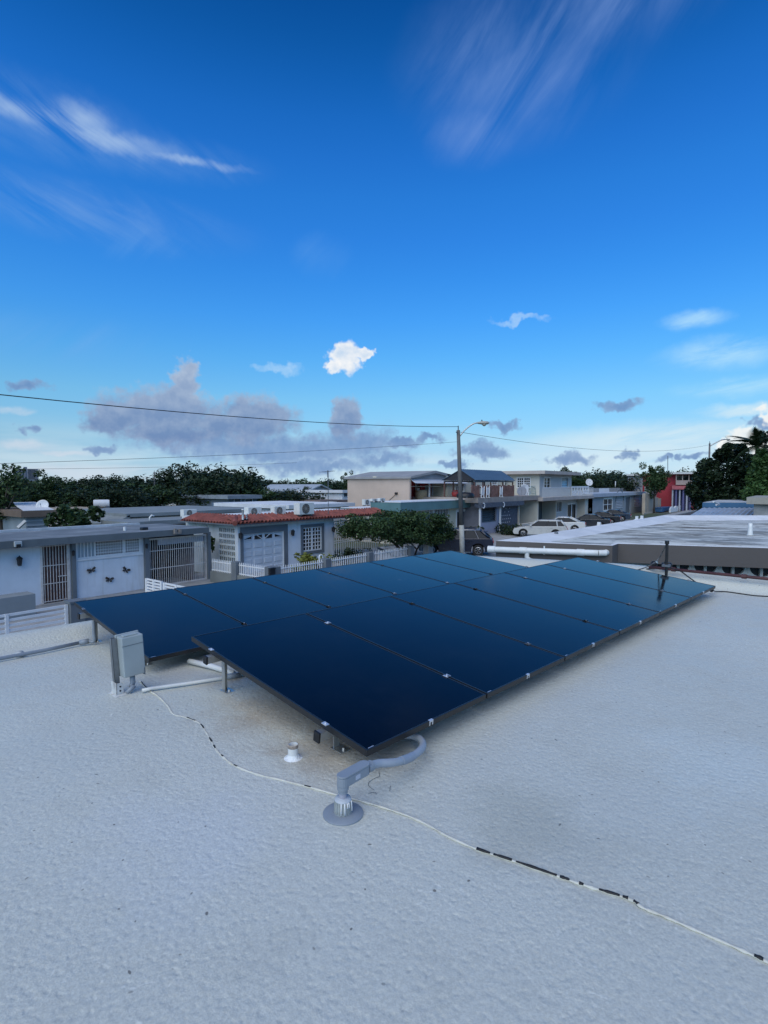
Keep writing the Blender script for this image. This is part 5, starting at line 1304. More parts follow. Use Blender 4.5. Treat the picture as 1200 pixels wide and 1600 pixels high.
def house_red():
    # stands at the bend of the street, square to the view along it
    d = 112; C0 = ud(1040, 758, d); n = np.array([C0[0], C0[1], 0]); n /= np.linalg.norm(n); e = np.array([n[1], -n[0], 0])
    def pl(px, py, back=0.0):
        r_ = ray(px, py); return EYE + r_ * (((C0 - EYE) @ n + back) / (r_ @ n))
    def slab(name, mat, px0, py0, px1, py1, back, depth, zb=None, parent=None):
        a, b_ = pl(px0, py0, back), pl(px1, py1, back); z0 = b_[2] if zb is None else zb; w = (b_ - a) @ e
        return MB().obox((a[0], a[1], z0), e * w, n * depth, ZV * (a[2] - z0)).build(name, mat, parent or h)
    h = thing('red_house', 'two storey red house with white roof edge far along the street', 'house', (C0[0], C0[1], 0)); RD = pm('red_house_wall', (.34, .03, .045), .75, .1, 1)
    SG = pm('slat_grey', (.36, .37, .38), .8, .1, 1)
    sb = slab('slatted_block', SG, 981, 743.2, 1004, 760, .3, 6, 0)
    for k in range(8): slab('slat', SG, 981.5, 745 + k * 1.9, 1003.5, 746 + k * 1.9, .1, .19)
    slab('wall', RD, 1004.1, 740.5, 1088, 760, .6, 8, 0)
    WE = pm('roof_edge_white', (.6, .6, .58), .8)
    slab('roof_slab', WE, 979, 741, 1008, 743.1, -.5, 8); slab('roof_slab', WE, 1042, 738, 1092, 740.4, -1.2, 10)
    BT = pm('balcony_tan', (.36, .30, .26), .8)
    slab('balcony_front', BT, 1056, 750.5, 1086, 757.5, -.4, .3); slab('balcony_opening', GLASS, 1057, 743, 1085, 750.4, .4, .19)
    for px in (1056, 1066, 1076, 1086): slab('balcony_post', BT, px, 740.5, px + 1.2, 750.4, -.4, .3)
    a, b_ = pl(1050, 763, -2.5), pl(1080, 763, -2.5); c, d_ = pl(1050, 757.6, .59), pl(1080, 757.6, .59)
    MB().add([a, b_, d_, c, a - ZV * .2, b_ - ZV * .2, d_ - ZV * .2, c - ZV * .2], [(0, 1, 2, 3), (7, 6, 5, 4), (0, 4, 5, 1), (1, 5, 6, 2), (2, 6, 7, 3), (3, 7, 4, 0)]).build('porch_roof', pm('pink_awning', (.36, .10, .11), .8), h)
    PU = pm('violet_post', (.10, .10, .22), .7); GP = pm('grey_post', (.36, .37, .40), .7)
    for k in range(6): slab('porch_post', PU if k % 2 else GP, 1050 + k * 5.6, 763.5, 1051.6 + k * 5.6, 790, -2.2, .4, 0)
    slab('porch_wall', pm('porch_violet', (.05, .05, .11), .8), 1050, 763, 1080, 790, .35, .2, 0)
    m0, m1 = pl(1043.5, 740, 3), pl(1043.5, 712, 3)
    a = thing('radio_mast', 'thin radio mast rising from the red house roof', 'antenna', tuple(m0)); MB().tube([m0 - ZV * .6, m1], .06, 5).build('rod', GREYDARK, a); MB().box(m0[0] - .2, m0[0] + .2, m0[1] - .2, m0[1] + .2, m0[2] - .8, m0[2] - .1).build('base', GREYDARK, a)
house_red()

# ------------------------------------------------------------------ neighbour with the brown roof edge
def neighbour():
    ZT = 3.24
    A = [uz(775, 845.0, ZT), uz(957, 852.5, ZT), uz(966, 849.5, ZT), uz(1200, 856.5, ZT)]
    e = A[3] - A[2]; e /= np.linalg.norm(e); last = A[3] + e * 5
    B0 = uz(1036, 805.5, ZT); B1 = uz(1200, 805.5, ZT); e2 = (B1 - B0); e2 /= np.linalg.norm(e2); B2 = B1 + e2 * 7
    ring = [A[0], A[1], A[2], last, B2, B0]
    P2 = [(p[0], p[1]) for p in ring]
    h = thing('brown_edged_house', 'neighbouring house with brown roof edge, stained white roof and white gutter pipe', 'house', (A[0][0], A[0][1], 0))
    m = bpy.data.materials.new('stained_white_roof'); m.use_nodes = True; g = NG(m.node_tree); b = m.node_tree.nodes['Principled BSDF']
    pos = g.n('ShaderNodeNewGeometry').outputs['Position']; st = g.vm('MULTIPLY', pos, (1.3, .55, 1))
    n1 = g.noise(st, .9, 7, .68, dist=.4); n2 = g.noise(pos, .35, 4, .6)
    c = g.mix(g.sm(n1, .40, .60), (.66, .66, .60), (.24, .235, .21)); c = g.mix(g.m('MULTIPLY', g.sm(n2, .52, .68), g.sm(n1, .45, .6)), c, (.15, .125, .10))
    c = g.mix(g.m('MULTIPLY', g.sm(g.noise(pos, 2.2, 6, .7), .54, .66), .75), c, (.10, .095, .085))
    g.set(b.inputs['Base Color'], c); g.set(b.inputs['Roughness'], g.sm(n2, .4, .6, .6, .9)); b.inputs['Specular IOR Level'].default_value = .2
    BR = pm('brown_fascia', (.105, .092, .085), .8, .08, .8, .003, 25)
    def inset(poly, d):
        n = len(poly); out = []
        for i in range(n):
            p0, p1, p2 = (np.array(poly[k % n]) for k in (i - 1, i, i + 1))
            t1 = (p1 - p0) / np.linalg.norm(p1 - p0); t2 = (p2 - p1) / np.linalg.norm(p2 - p1)
            n1_, n2_ = np.array([-t1[1], t1[0]]), np.array([-t2[1], t2[0]]); bis = n1_ + n2_; bis /= np.linalg.norm(bis)
            out.append(tuple(p1 + bis * d / max(.3, bis @ n1_)))
        return out
    area = sum(P2[i][0] * P2[(i + 1) % 6][1] - P2[(i + 1) % 6][0] * P2[i][1] for i in range(6)); sg = 1 if area > 0 else -1
    I1 = inset(P2, .06 * sg); I2 = inset(P2, .75 * sg)
    # front edge nearly flush, side and back edges with a raised cant
    n = 6; mb = MB()
    zin = ZT - .17
    vs = [(p[0], p[1], ZT) for p in P2] + [(p[0], p[1], ZT + .012) for p in I1] + [(p[0], p[1], zin) for p in I2]
    I2f = inset(P2, .22 * sg)
    for k in (1, 2): vs[12 + k] = (*I2f[k], zin + .11)
    vs[12 + 0] = ((I2f[0][0] + I2[0][0]) / 2 + .8, (I2[0][1]), zin + .09); vs[12 + 3] = (*I2f[3], zin + .1)
    fs = []
    for i in range(n):
        j = (i + 1) % n; fs += [(i, j, n + j, n + i), (n + i, n + j, 2 * n + j, 2 * n + i)]
    MB().add(vs, fs).build('roof_curb', pm('curb_white', (.68, .69, .69), .75, .1, 1.2, .006, 20, stain=.4, stain_col=(.45, .43, .40), sscale=1.4), h)
    rs = MB().add([vs[12 + i] for i in range(n)], [tuple(range(n))]); rs.v = [(x, y, z - .0) for x, y, z in rs.v]; rs.build('roof_surface', m, h)
    MB().add([(p[0], p[1], ZT) for p in P2] + [(p[0], p[1], ZT - .43) for p in P2], [(i, (i + 1) % n, n + (i + 1) % n, n + i) for i in range(n)] + [tuple(range(2 * n - 1, n - 1, -1))]).build('fascia', BR, h)
    W = inset(P2, .45 * sg)
    MB().prism(W, 0, ZT - .44).build('wall', pm('neighbour_white', (.62, .62, .58), .8, .06, 1), h)
    # row of quarter-moon vent blocks in the wall facing us
    w0, w1 = np.array(W[2]), np.array(W[3]); t = (w1 - w0) / np.linalg.norm(w1 - w0); nn = np.array([t[1], -t[0]]); nn = nn if nn @ (-w0) > 0 else -nn
    a_ = .27; mrg, r = .025, .2
    arc = [(mrg + r * math.cos(k * math.pi / 16), mrg + r * math.sin(k * math.pi / 16)) for k in range(9)]
    def blk(flip):
        f = (lambda p: (p[0], 0, a_ - p[1])) if not flip else (lambda p: (a_ - p[0], 0, a_ - p[1]))
        p1 = [(0, 0), (a_, 0), (a_, a_), arc[4], arc[3], arc[2], arc[1], arc[0], (mrg, mrg)]; p2 = [(0, 0), (mrg, mrg), arc[8], arc[7], arc[6], arc[5], arc[4], (a_, a_), (0, a_)]
        return MB().extr([f(p) for p in p1], (0, .1, 0)).extr([f(p) for p in p2], (0, .1, 0)).mesh('vent_block', MATS['neighbour_white'])
    bl = [blk(False), blk(True)]
    zb = ZT - .44 - a_
    s0 = ((uz(1022, 885, ZT - .5)[:2] - w0) @ t)
    rz = math.atan2(t[1], t[0])
    k = 0; s = s0
    base = w0 + nn * .11
    while s < np.linalg.norm(w1 - w0) - .4:
        p = base + t * s
        o = piece('vent_block', bl[k % 2], h, (p[0], p[1], zb), (1, 1 if nn @ np.array([-math.sin(rz), math.cos(rz)]) < 0 else -1, 1), (0, 0, rz)); s += a_ + .002; k += 1
    q0, q1 = base + t * (s0 - .02), base + t * s
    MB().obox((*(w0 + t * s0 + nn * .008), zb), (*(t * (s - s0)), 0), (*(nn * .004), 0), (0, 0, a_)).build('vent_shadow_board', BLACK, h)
    # big white gutter pipe along the brown edge
    y0 = uz(770, 858.5, ZT - .17); 
    dA = A[1] - A[0]; dA /= np.linalg.norm(dA); nA = np.array([dA[1], -dA[0], 0]); nA = nA if nA @ (-A[0]) > 0 else -nA
    gp = [A[0] - dA * .12 + nA * .1 - ZV * .2, A[0] + dA * 2.30 + nA * .1 - ZV * .17, A[0] + dA * 2.44 + nA * .06 - ZV * .165, A[0] + dA * 2.47 - nA * .05 - ZV * .16]
    g_ = MB().tube([gp[0], gp[1]], .07, 14).tube([gp[0] - dA * .05, gp[0] + dA * .12], .083, 14).tube(gp[1:], .07, 14); g_.build('gutter_pipe', PVCW, h, auto=True)
    for s_ in (.78, 2.05): MB().tube([gp[0] + (gp[1] - gp[0]) * (s_ / 2.42) - dA * .08, gp[0] + (gp[1] - gp[0]) * (s_ / 2.42) + dA * .08], .08, 14).build('gutter_coupling', PVCW, h, auto=True)
    tq = gp[0] + (gp[1] - gp[0]) * .36; MB().tube([tq, tq - ZV * .16, tq - ZV * .22 + dA * .06, tq - ZV * .24 + dA * .14], .055, 12).build('downspout', PVCW, h, auto=True)
    tq = gp[0] + (gp[1] - gp[0]) * .52; MB().tube([tq - ZV * .08, tq + ZV * .12], .018, 6).build('gutter_hook', PVCW, h)
    # pipe stubs on the roof
    for px, py, hh, lab in ((1172, 837, .36, 0), (820 + 49, 840, .16, 1)):
        q = uz(px, py, zin + .05); MB().lathe(q, [(.13, -.05), (.07, .05), (.055, hh * .7), (.05, hh)], 10).build('roof_vent', PVCW if lab == 0 else GREYDARK, h, smooth=True)
    for px, py in ((936, 826), (995, 815), (1003, 814)):
        q = uz(px, py, zin + .03); MB().lathe(q, [(.2, -.02), (.14, .06), (.05, .12)], 8).box(q[0] - .05, q[0] + .05, q[1] - .05, q[1] + .05, q[2] + .08, q[2] + .22).build('roof_patch', WHITE2, h)
    return h
neighbour()

def street_side_extras():
    # dark red pipe along the far curb of our own roof, and the small cable mast on it
    RP = pm('dark_red_pipe', (.085, .03, .03), .6, .2, 6)
    zc = ROOF + .215
    a, b = uz(1014, 886, zc), uz(1200, 904.5, zc); e = (b - a) / np.linalg.norm(b - a)
    t = thing('red_pipe', 'dark red pipe lying along the far white curb of the roof', 'pipe', tuple(a)); MB().tube([a, b, b + e * 3], .022, 8).build('tube', RP, t, smooth=True)
    for s_ in (.35, 1.25): MB().tube([a + e * (s_ - .03), a + e * (s_ + .03)], .032, 8).build('coupling', RP, t)
    m0 = uz(1041, 897, zc - .03); top = m0 + ZV * .47
    m = thing('cable_mast', 'short black cable mast with insulators at the far roof curb', 'mast', tuple(m0))
    MB().tube([m0 - ZV * .12, top], .021, 8).build('post', BLACK, m)
    MB().tube([top - ZV * .03, top + ZV * .015], .03, 8).build('cap', BLACK, m)
    MB().box(m0[0] - .05, m0[0] + .05, m0[1] - .05, m0[1] + .05, m0[2] + .11, m0[2] + .14).build('bracket', GREYDARK, m)
    for px, py in ((1022, 882), (1038, 884), (1045, 884)):
        q = uz(px, py, zc + .03); MB().lathe(q, [(.02, -.05), (.045, -.02), (.05, .02), (.03, .05)], 10).build('insulator', BLACK, m, smooth=True)
    q = uz(1024, 880, zc + .05); MB().lathe(q, [(.04, 0), (.035, .03)], 8).build('insulator_cap', ALU, m)
    w = [[top - ZV * .01, uz(1030, 872, zc + .12), uz(1018, 882, zc + .05), uz(1005, 888, zc - .02), uz(990, 892, zc - .12)], [top - ZV * .2, uz(1034, 886, zc + .02), uz(1010, 889, zc - .05)], [m0 + ZV * .1, uz(1062, 892, zc), uz(1075, 901, zc - .06), uz(1090, 912, zc - .14)]]
    for k, pts in enumerate(w):
        MB().tube(smooth_path(pts, 6), .009, 6).build('wire', WIRE if k else pm('worn_wire', (.14, .14, .14), .6, .6, 12), m, smooth=True)
    pts = [rp(1112, 922, .06), rp(1119, 924, .02), rp(1135, 924.5, .012), rp(1160, 928, .012), rp(1185, 931, .012), rp(1230, 933, .012)]
    c = thing('black_cable', 'thin black cable lying on the roof from the far panel corner', 'cable', tuple(pts[0])); MB().tube(smooth_path(pts, 5), .008, 6).build('wire', WIRE, c, smooth=True); MB().lathe(pts[0], [(.025, -.03), (.025, .03)], 8, 'x').build('plug', BLACK, c)
street_side_extras()

def blue_roofs():
    # corrugated patio roof and blue edged house beyond the neighbour
    z0, z1 = 2.95, 3.12
    a = [uz(1076, 806.5, z0), uz(1330, 806.5, z0), uz(1330, 794, z1), uz(1097, 794, z1)]
    h = thing('patio_roof', 'pale corrugated metal patio roof beyond the stained white roof', 'roof', tuple(a[0])); CM = pm('pale_corrugated', (.42, .46, .50), .5, .12, .7, metal=.3, stain=.3, stain_col=(.3, .3, .33))
    n = 60; vs, fs = [], []
    for k in range(n + 1):
        t = k / n
        for i, (p, q) in enumerate(((a[0], a[1]), (a[3], a[2]))):
            v = p + (q - p) * t; vs.append((v[0], v[1], v[2] + (.05 if k % 2 else 0)))
            vs.append((v[0], v[1], v[2] - .03 + (.05 if k % 2 else 0)))
    for k in range(n): o = 4 * k; fs += [(o, o + 4, o + 6, o + 2), (o + 1, o + 3, o + 7, o + 5), (o, o + 1, o + 5, o + 4), (o + 2, o + 6, o + 7, o + 3)]
    MB().add(vs, fs).build('sheet', CM, h)
    for s_ in (.02, .35, .7): 
        p = a[0] + (a[1] - a[0]) * s_; bar('post', h, GREYPAINT, p[0] - .05, p[0] + .05, p[1] - .05, p[1] + .05, 0, z0 - .02); p = a[3] + (a[2] - a[3]) * s_; bar('post', h, GREYPAINT, p[0] - .05, p[0] + .05, p[1] - .05, p[1] + .05, 0, z1 - .02)
    p0, p1 = uz(1097, 793.5, z1 + .02), uz(1340, 793.5, z1 + .02)
    e = (p1 - p0) / np.linalg.norm(p1 - p0); nn = np.array([1.0, 0, 0])
    b = thing('blue_edged_house', 'low house with a bright blue roof edge beyond the corrugated patio roof', 'house', (p0[0], p0[1], 0))
    MB().obox(p0 + nn * .1 + ZV * .0, e * 9, nn * .25, ZV * .32).build('fascia', pm('blue_fascia', (.05, .14, .25), .7, .1, 1), b)
    MB().obox(p0 + nn * .4 - ZV * 3.1, e * 9, nn * 7, ZV * 3.1).build('wall', CONC, b)
    MB().obox(p0 + nn * .36 + ZV * .1, e * 9, nn * 7.2, ZV * .25).build('roof', pm('roof_pale', (.45, .46, .46), .85, .15, 1), b)
    q = uz(1118, 788, 3.5); s_ = thing('scrap_angle', 'bent pale metal strip lying on the blue edged roof', 'metal strip', tuple(q)); MB().tube([uz(1115, 784, 3.75), uz(1124, 788, 3.5)], .05, 4).tube([uz(1124, 788, 3.5), uz(1119, 789, 3.48)], .05, 4).build('strip', WHITE2, s_)
    q0 = uz(1178, 783, 3.75)
    c = thing('beige_roof_block', 'beige flat roofed block behind the blue edged house', 'building', (q0[0], q0[1], 0)); MB().box(q0[0], q0[0] + 6, q0[1] - 9, q0[1], 0, 3.6).build('wall', CONC, c); MB().box(q0[0] - .3, q0[0] + 6.2, q0[1] - 9, q0[1] + .3, 3.601, 3.95).build('roof_slab', pm('beige_slab', (.34, .32, .27), .85), c)
blue_roofs()
# ------------------------------------------------------------------ parked cars
TYRE = pm('tyre_rubber', (.018, .018, .019), .85, .1, 10)
RIM = pm('alloy_rim', (.38, .39, .40), .35, .1, 10, metal=.8)
CARGLASS = pm('car_glass', (.008, .010, .012), .06, .1, 1, spec=.22)
REDL = pm('tail_light', (.30, .02, .02), .2); HEADL = pm('head_light', (.6, .62, .64), .12)
def car(name, label, paint, kind, loc, rz, group='cars parked along the street'):
    r = thing(name, label, 'car', loc, group, rz)
    if kind == 'suv': L, W, H, belt, hood, gr, wr = 4.75, 1.88, 1.68, 1.08, 1.02, .20, .36; cab = [(1.05, belt), (.25, H - .06), (-1.55, H - .05), (-2.15, belt + .06)]; nose = .82; tail = 1.10
    elif kind == 'wagon': L, W, H, belt, hood, gr, wr = 4.5, 1.74, 1.46, .92, .88, .18, .32; cab = [(.95, belt), (.15, H - .05), (-1.75, H - .05), (-2.12, belt + .05)]; nose = .70; tail = .95
    else: L, W, H, belt, hood, gr, wr = 4.6, 1.78, 1.44, .93, .88, .17, .32; cab = [(.95, belt), (.15, H - .05), (-.85, H - .05), (-1.75, belt + .06)]; nose = .68; tail = .98
    h = L / 2; ax = (h - .88, -h + .95)
    low = gr + .05
    # lower body outline with wheel arches
    pts = [(-h + .05, low + .12), (-h, low + .35), (-h + .02, tail - .15), (-h + .12, tail), (cab[3][0], belt + .06), (cab[0][0] + .1, belt), (h - .55, nose + .13), (h - .15, nose), (h, nose - .2), (h - .02, low + .15), (h - .12, low)]
    for a in ax:
        R = wr + .07
        pts += [(a + R * math.cos(t), wr + R * math.sin(t)) for t in np.linspace(-.25, math.pi + .25, 11)]
    mb = MB(); n = len(pts); hw = W / 2
    def yy(z): return hw * (1 - .05 * max(0, (z - .6)) - .09 * max(0, (.55 - z)))
    vs = [(x, yy(z), z) for x, z in pts] + [(x, -yy(z), z) for x, z in pts]
    mb.add(vs, [tuple(range(n)), tuple(range(2 * n - 1, n - 1, -1))] + [(i, n + i, n + (i + 1) % n, (i + 1) % n) for i in range(n)])
    mb.build('body', paint, r, local=True, bevel=.045, auto=True)
    # sills and arch trims
    MB().box(ax[1] + wr + .1, ax[0] - wr - .1, -hw + .03, hw - .03, low - .05, low + .1).build('sill', GREYDARK, r, local=True)
    # cabin: glass volume, roof skin and pillars
    tw = hw * .76; bw = hw * .93
    c = [(cab[0][0], bw, cab[0][1] - .02), (cab[1][0], tw, cab[1][1]), (cab[2][0], tw, cab[2][1]), (cab[3][0], bw * .96, cab[3][1] - .02)]
    MB().add(c + [(x, -y, z) for x, y, z in c], [(0, 1, 2, 3), (7, 6, 5, 4), (0, 4, 5, 1), (1, 5, 6, 2), (2, 6, 7, 3), (3, 7, 4, 0)]).build('windows', CARGLASS, r, local=True)
    rf = [(cab[1][0] + .12, tw + .012, cab[1][1] - .035), (cab[1][0] - .25, tw + .0, H - .005), (cab[2][0] + .3, tw, H), (cab[2][0] - .1, tw + .012, cab[2][1] - .03)]
    MB().add(rf + [(x, -y, z) for x, y, z in rf] + [(x, y * .8, z + (.02 if 0 < i < 3 else .0)) for i, (x, y, z) in enumerate(rf)] + [(x, -y * .8, z + (.02 if 0 < i < 3 else 0)) for i, (x, y, z) in enumerate(rf)],
             [(0, 1, 9, 8), (1, 2, 10, 9), (2, 3, 11, 10), (8, 9, 13, 12), (9, 10, 14, 13), (10, 11, 15, 14), (12, 13, 5, 4), (13, 14, 6, 5), (14, 15, 7, 6), (0, 3, 2, 1), (4, 5, 6, 7), (0, 4, 7, 3)]).build('roof', paint, r, local=True, smooth=True)
    def lerp(a, b, t): return tuple(p + (q - p) * t for p, q in zip(a, b))
    for s_ in (1, -1):
        f = lambda p, e=.012: (p[0], s_ * (p[1] + e), p[2])
        MB().tube([f(c[0]), f(c[1])], .04, 6).build('pillar', paint, r, local=True, smooth=True); MB().tube([f(c[3]), f(c[2])], .075 if kind != 'sedan' else .06, 6).build('pillar', paint, r, local=True, smooth=True)
        m0, m1 = lerp(c[0], c[3], .47), lerp(c[1], c[2], .45); MB().tube([f(m0), f(m1)], .035, 6).build('pillar', BLACK, r, local=True)
        if kind != 'sedan': m0, m1 = lerp(c[0], c[3], .78), lerp(c[1], c[2], .80); MB().tube([f(m0), f(m1)], .05, 6).build('pillar', paint, r, local=True)
        if kind == 'suv': MB().tube([f(lerp(c[0], c[1], .1), .03), f(lerp(c[0], c[1], .97), .035), f(lerp(c[1], c[2], .5), .035), f(c[2], .03)], .02, 6).build('window_trim', SILVER, r, local=True, smooth=True); MB().tube([(cab[1][0] - .3, s_ * tw * .9, H + .04), (cab[2][0] + .2, s_ * tw * .9, H + .04)], .02, 5).build('roof_rail', BLACK, r, local=True)
        mx = cab[0][0] - .2; MB().lathe((mx, s_ * (hw + .07), belt + .08), [(.03, -.09), (.09, -.05), (.09, .04), (.03, .09)], 8, 'x').build('mirror', paint, r, local=True, smooth=True)
        for dx in (.02, -.95): MB().box(dx - .1, dx + .1, s_ * (yy(belt - .12) - .005), s_ * (yy(belt - .12) + .025), belt - .14, belt - .11).build('door_handle', paint, r, local=True)
        MB().box(h - .35, h - .06, s_ * hw * .55, s_ * hw * .93, nose - .14, nose - .03).build('headlight', HEADL, r, local=True, bevel=.02)
        MB().box(-h - .012, -h + .2, s_ * hw * .6, s_ * hw * .965, tail - .28, tail - .1).build('tail_light', REDL, r, local=True, bevel=.02)
        for a in ax:
            wh = MB().lathe((a, s_ * (hw - .11), wr), [(wr * .62, -.1), (wr * .95, -.1), (wr, -.07), (wr, .07), (wr * .95, .1), (wr * .62, .1)], 24, 'y').build('wheel', TYRE, r, local=True, auto=True)
            MB().lathe((a, s_ * (hw - .01), wr), [(wr * .64, -.02), (wr * .6, .004), (wr * .2, -.012), (0, .0)], 20, 'y', caps=False).build('rim', RIM, wh, local=True, smooth=True)
            for k in range(5):
                t = k * 2 * math.pi / 5; MB().tube([(a + wr * .12 * math.cos(t), s_ * (hw + .002), wr + wr * .12 * math.sin(t)), (a + wr * .58 * math.cos(t), s_ * (hw - .002), wr + wr * .58 * math.sin(t))], .022, 5).build('spoke', RIM, wh, local=True)
    MB().box(h - .02, h + .012, -.35, .35, low + .1, low + .3).build('grille', BLACK, r, local=True); MB().box(-h - .015, -h + .02, -.28, .28, tail - .4, tail - .28).build('number_plate', WHITE2, r, local=True)
    return r
def paint(name, col): return pm(name, col, .3, .04, 3, coat=.8)
NAVY, PWHITE, PSILV, PBLACK, PBLUE = paint('navy_paint', (.010, .014, .032)), paint('car_white', (.62, .63, .62)), paint('car_offwhite', (.50, .50, .47)), paint('car_black', (.012, .015, .022)), paint('car_dark_blue', (.014, .03, .06))
def side_on(px, py, heading, rear_axle, half):
    """ground point under the visible rear wheel -> centre of a car pointing to heading"""
    q = uz(px, py, .125); d = np.array([math.cos(heading), math.sin(heading), 0]); away = np.array([q[0], q[1], 0]); away -= d * (away @ d); away /= np.linalg.norm(away)
    c = q + d * rear_axle + away * half; return (c[0], c[1], .125)
hd = rad(118); car('suv', 'dark navy estate suv with a bright window line behind the street pole', NAVY, 'suv', side_on(747, 869, hd, 1.43, .85), hd)
hd = rad(112); car('car', 'off white estate car nearest the dark tiled wall', PSILV, 'wagon', side_on(868, 840, hd, 1.3, .78), hd)
hd = rad(106); car('car', 'bright white car parked behind the off white estate car', PWHITE, 'sedan', side_on(898, 832, hd, 1.35, .78), hd)
hd = rad(104); car('car', 'glossy black saloon beside the white cars', PBLACK, 'sedan', side_on(938, 826, hd, 1.35, .78), hd)
hd = rad(102); car('car', 'black saloon half hidden behind another black saloon', PBLACK, 'sedan', side_on(955, 820, hd, 1.35, .78), hd)
hd = rad(100); car('car', 'dark blue car nearest the arched house gate', PBLUE, 'sedan', side_on(972, 815, hd, 1.35, .78), hd)

# ------------------------------------------------------------------ street lamps and overhead wires
def lamp(label, base, ztop, arm, lean=0.0, r0=.16, r1=.10):
    x, y = base
    l = thing('street_lamp', label, 'street lamp', (x, y, 0), 'street lamps')
    CP = pm('dark_pole', (.13, .125, .12), .85, .15, 2, stain=.4, stain_col=(.07, .07, .065), streak=True); LP = pm('pale_pole', (.40, .40, .37), .85, .12, 4, stain=.4, stain_col=(.25, .24, .22))
    zb = 2.2
    rb = r0 + (r1 - r0) * zb / ztop
    MB().tube([(x, y, 0), (x - lean * zb, y, zb)], [r0 + .005, rb + .004], 12).build('painted_base', LP, l, smooth=True)
    MB().tube([(x - lean * zb, y, zb), (x - lean * ztop, y, ztop)], [rb, r1], 12).build('pole', CP, l, smooth=True)
    xt = x - lean * ztop
    ex, ez = arm
    d = np.array([RV[0], RV[1], 0])
    p = [np.array([xt, y, ztop - .35]) + d * r1, np.array([xt, y, ztop - .0]) + d * ex * .35, np.array([xt, y, ztop + ez * .8]) + d * ex * .75, np.array([xt, y, ztop + ez]) + d * ex]
    MB().tube(smooth_path(p, 5), .04 if ex < 1.5 else .075, 8).build('arm', ALU, l, smooth=True)
    e = p[-1]
    hd = MB().tube([e - d * .05, e + d * .1, e + d * .35, e + d * .62, e + d * .72], [.05, .1, .16, .13, .04], 12, .7).build('lamp_head', pm('lamp_head_grey', (.42, .41, .36), .5), l, smooth=True)
    MB().lathe(e + d * .42 - ZV * .07, [(.14, .02), (.12, -.06), (.05, -.12), (0, -.13)], 12, caps=False).build('lens', pm('lamp_lens', (.50, .46, .36), .3), hd, smooth=True)
    MB().lathe(e + d * .28 + ZV * .1, [(.04, 0), (.04, .07), (.0, .09)], 8, caps=False).build('photocell', GREYDARK, hd)
    MB().tube([(xt, y, ztop), (xt, y, ztop + .25)], .035, 6).build('insulator', GREYDARK, l); MB().tube([(xt - .22, y, ztop - .14), (xt, y, ztop - .14)], .04, 6).build('insulator', GREYDARK, l)
    return np.array([xt, y, ztop])
YP = 16.45
b = uy(723, 866, YP); zt = fz(716, 672, YP); xt = fx(716, 672, YP)
L1 = lamp('concrete street lamp with pale base beside the dark navy suv', (b[0], YP), zt, (1.1, .42), lean=(b[0] - xt) / zt)
c = ud(1107, 758, 85); zt2 = c[2] + (758 - 702) / F * 85 * 1.0
L2 = lamp('street lamp rising behind the big dark tree', (c[0], c[1]), zt2, (2.0, .5))
c = ud(241.5, 760, 95); L3 = lamp('distant street lamp above the tree line near the apartment block', (c[0], c[1]), 4.575 + (760 - 741) / F * 95, (.8, .5), r0=.14, r1=.1)
c = ud(1194, 758, 60); L4 = lamp('curved lamp post beside the palm', (c[0], c[1]), c[2] + (758 - 700) / F * 60, (.9, .5), r0=.13, r1=.1)
def wire(label, p, q, sag, rad_=.012, n=24):
    p, q = np.array(p), np.array(q)
    pts = [p + (q - p) * t - ZV * sag * 4 * t * (1 - t) for t in np.linspace(0, 1, n)]
    tag(MB().tube(pts, rad_, 5).build('overhead_wire', WIRE, origin=tuple(p), smooth=True), label, 'wire', 'overhead wires')
e = uy(0, 577, 16.6); e2 = e + (e - L1) * .8; 
wire('thick overhead wire sloping down to the street lamp beside the suv', e2, L1 + ZV * .2, .75, .014)
e = ud(0, 718, 60); f_ = ud(540, 697, 75); wire('thin overhead wire low over the tree line', e - (f_ - e) * .5, f_ + (f_ - e) * .6, .5, .02)
e = ud(0, 731, 80); f_ = ud(230, 727, 85); wire('faint overhead wire just above the apartment block', e - (f_ - e) * .5, f_ + (f_ - e) * 1.5, .3, .018)
wire('thin overhead wire running from the suv street lamp to the far lamp', L1 - ZV * .1, L2 - ZV * .2, 1.0, .012)

# ------------------------------------------------------------------ trees and shrubs
LEAF_D = leaf_mat('leaf_dark', (.010, .020, .010), (.030, .055, .020))
LEAF_M = leaf_mat('leaf_mid', (.018, .038, .014), (.066, .115, .036))
LEAF_G = leaf_mat('leaf_bright', (.018, .045, .012), (.06, .12, .03))
LEAF_Y = leaf_mat('leaf_yellow', (.10, .12, .02), (.26, .27, .06))
BARK = pm('bark', (.06, .048, .038), .9, .3, 4, .02, 12)
def leaf_mesh(name, centers, normals_up, size, mat, seed, aspect=.55):
    """many small pointed leaf faces"""
    rng = np.random.default_rng(seed); n = len(centers)
    d1 = rng.normal(size=(n, 3)); d1[:, 2] *= .55; d1 /= np.linalg.norm(d1, axis=1)[:, None]
    nn = rng.normal(size=(n, 3)) * .8 + np.array([0, 0, normals_up]); d2 = np.cross(nn, d1); d2 /= np.linalg.norm(d2, axis=1)[:, None] + 1e-9
    s = size * rng.uniform(.6, 1.35, size=(n, 1)); L = d1 * s; Wd = d2 * s * aspect
    P = np.stack([centers - L * .5, centers + Wd * .5, centers + L * .5, centers - Wd * .5], 1).reshape(-1, 3)
    me = bpy.data.meshes.new(name); me.vertices.add(4 * n); me.vertices.foreach_set('co', P.astype(np.float32).ravel())
    me.loops.add(4 * n); me.loops.foreach_set('vertex_index', np.arange(4 * n, dtype=np.int32))
    me.polygons.add(n); me.polygons.foreach_set('loop_start', np.arange(0, 4 * n, 4, dtype=np.int32)); me.update(calc_edges=True)
    me.materials.append(mat); return me
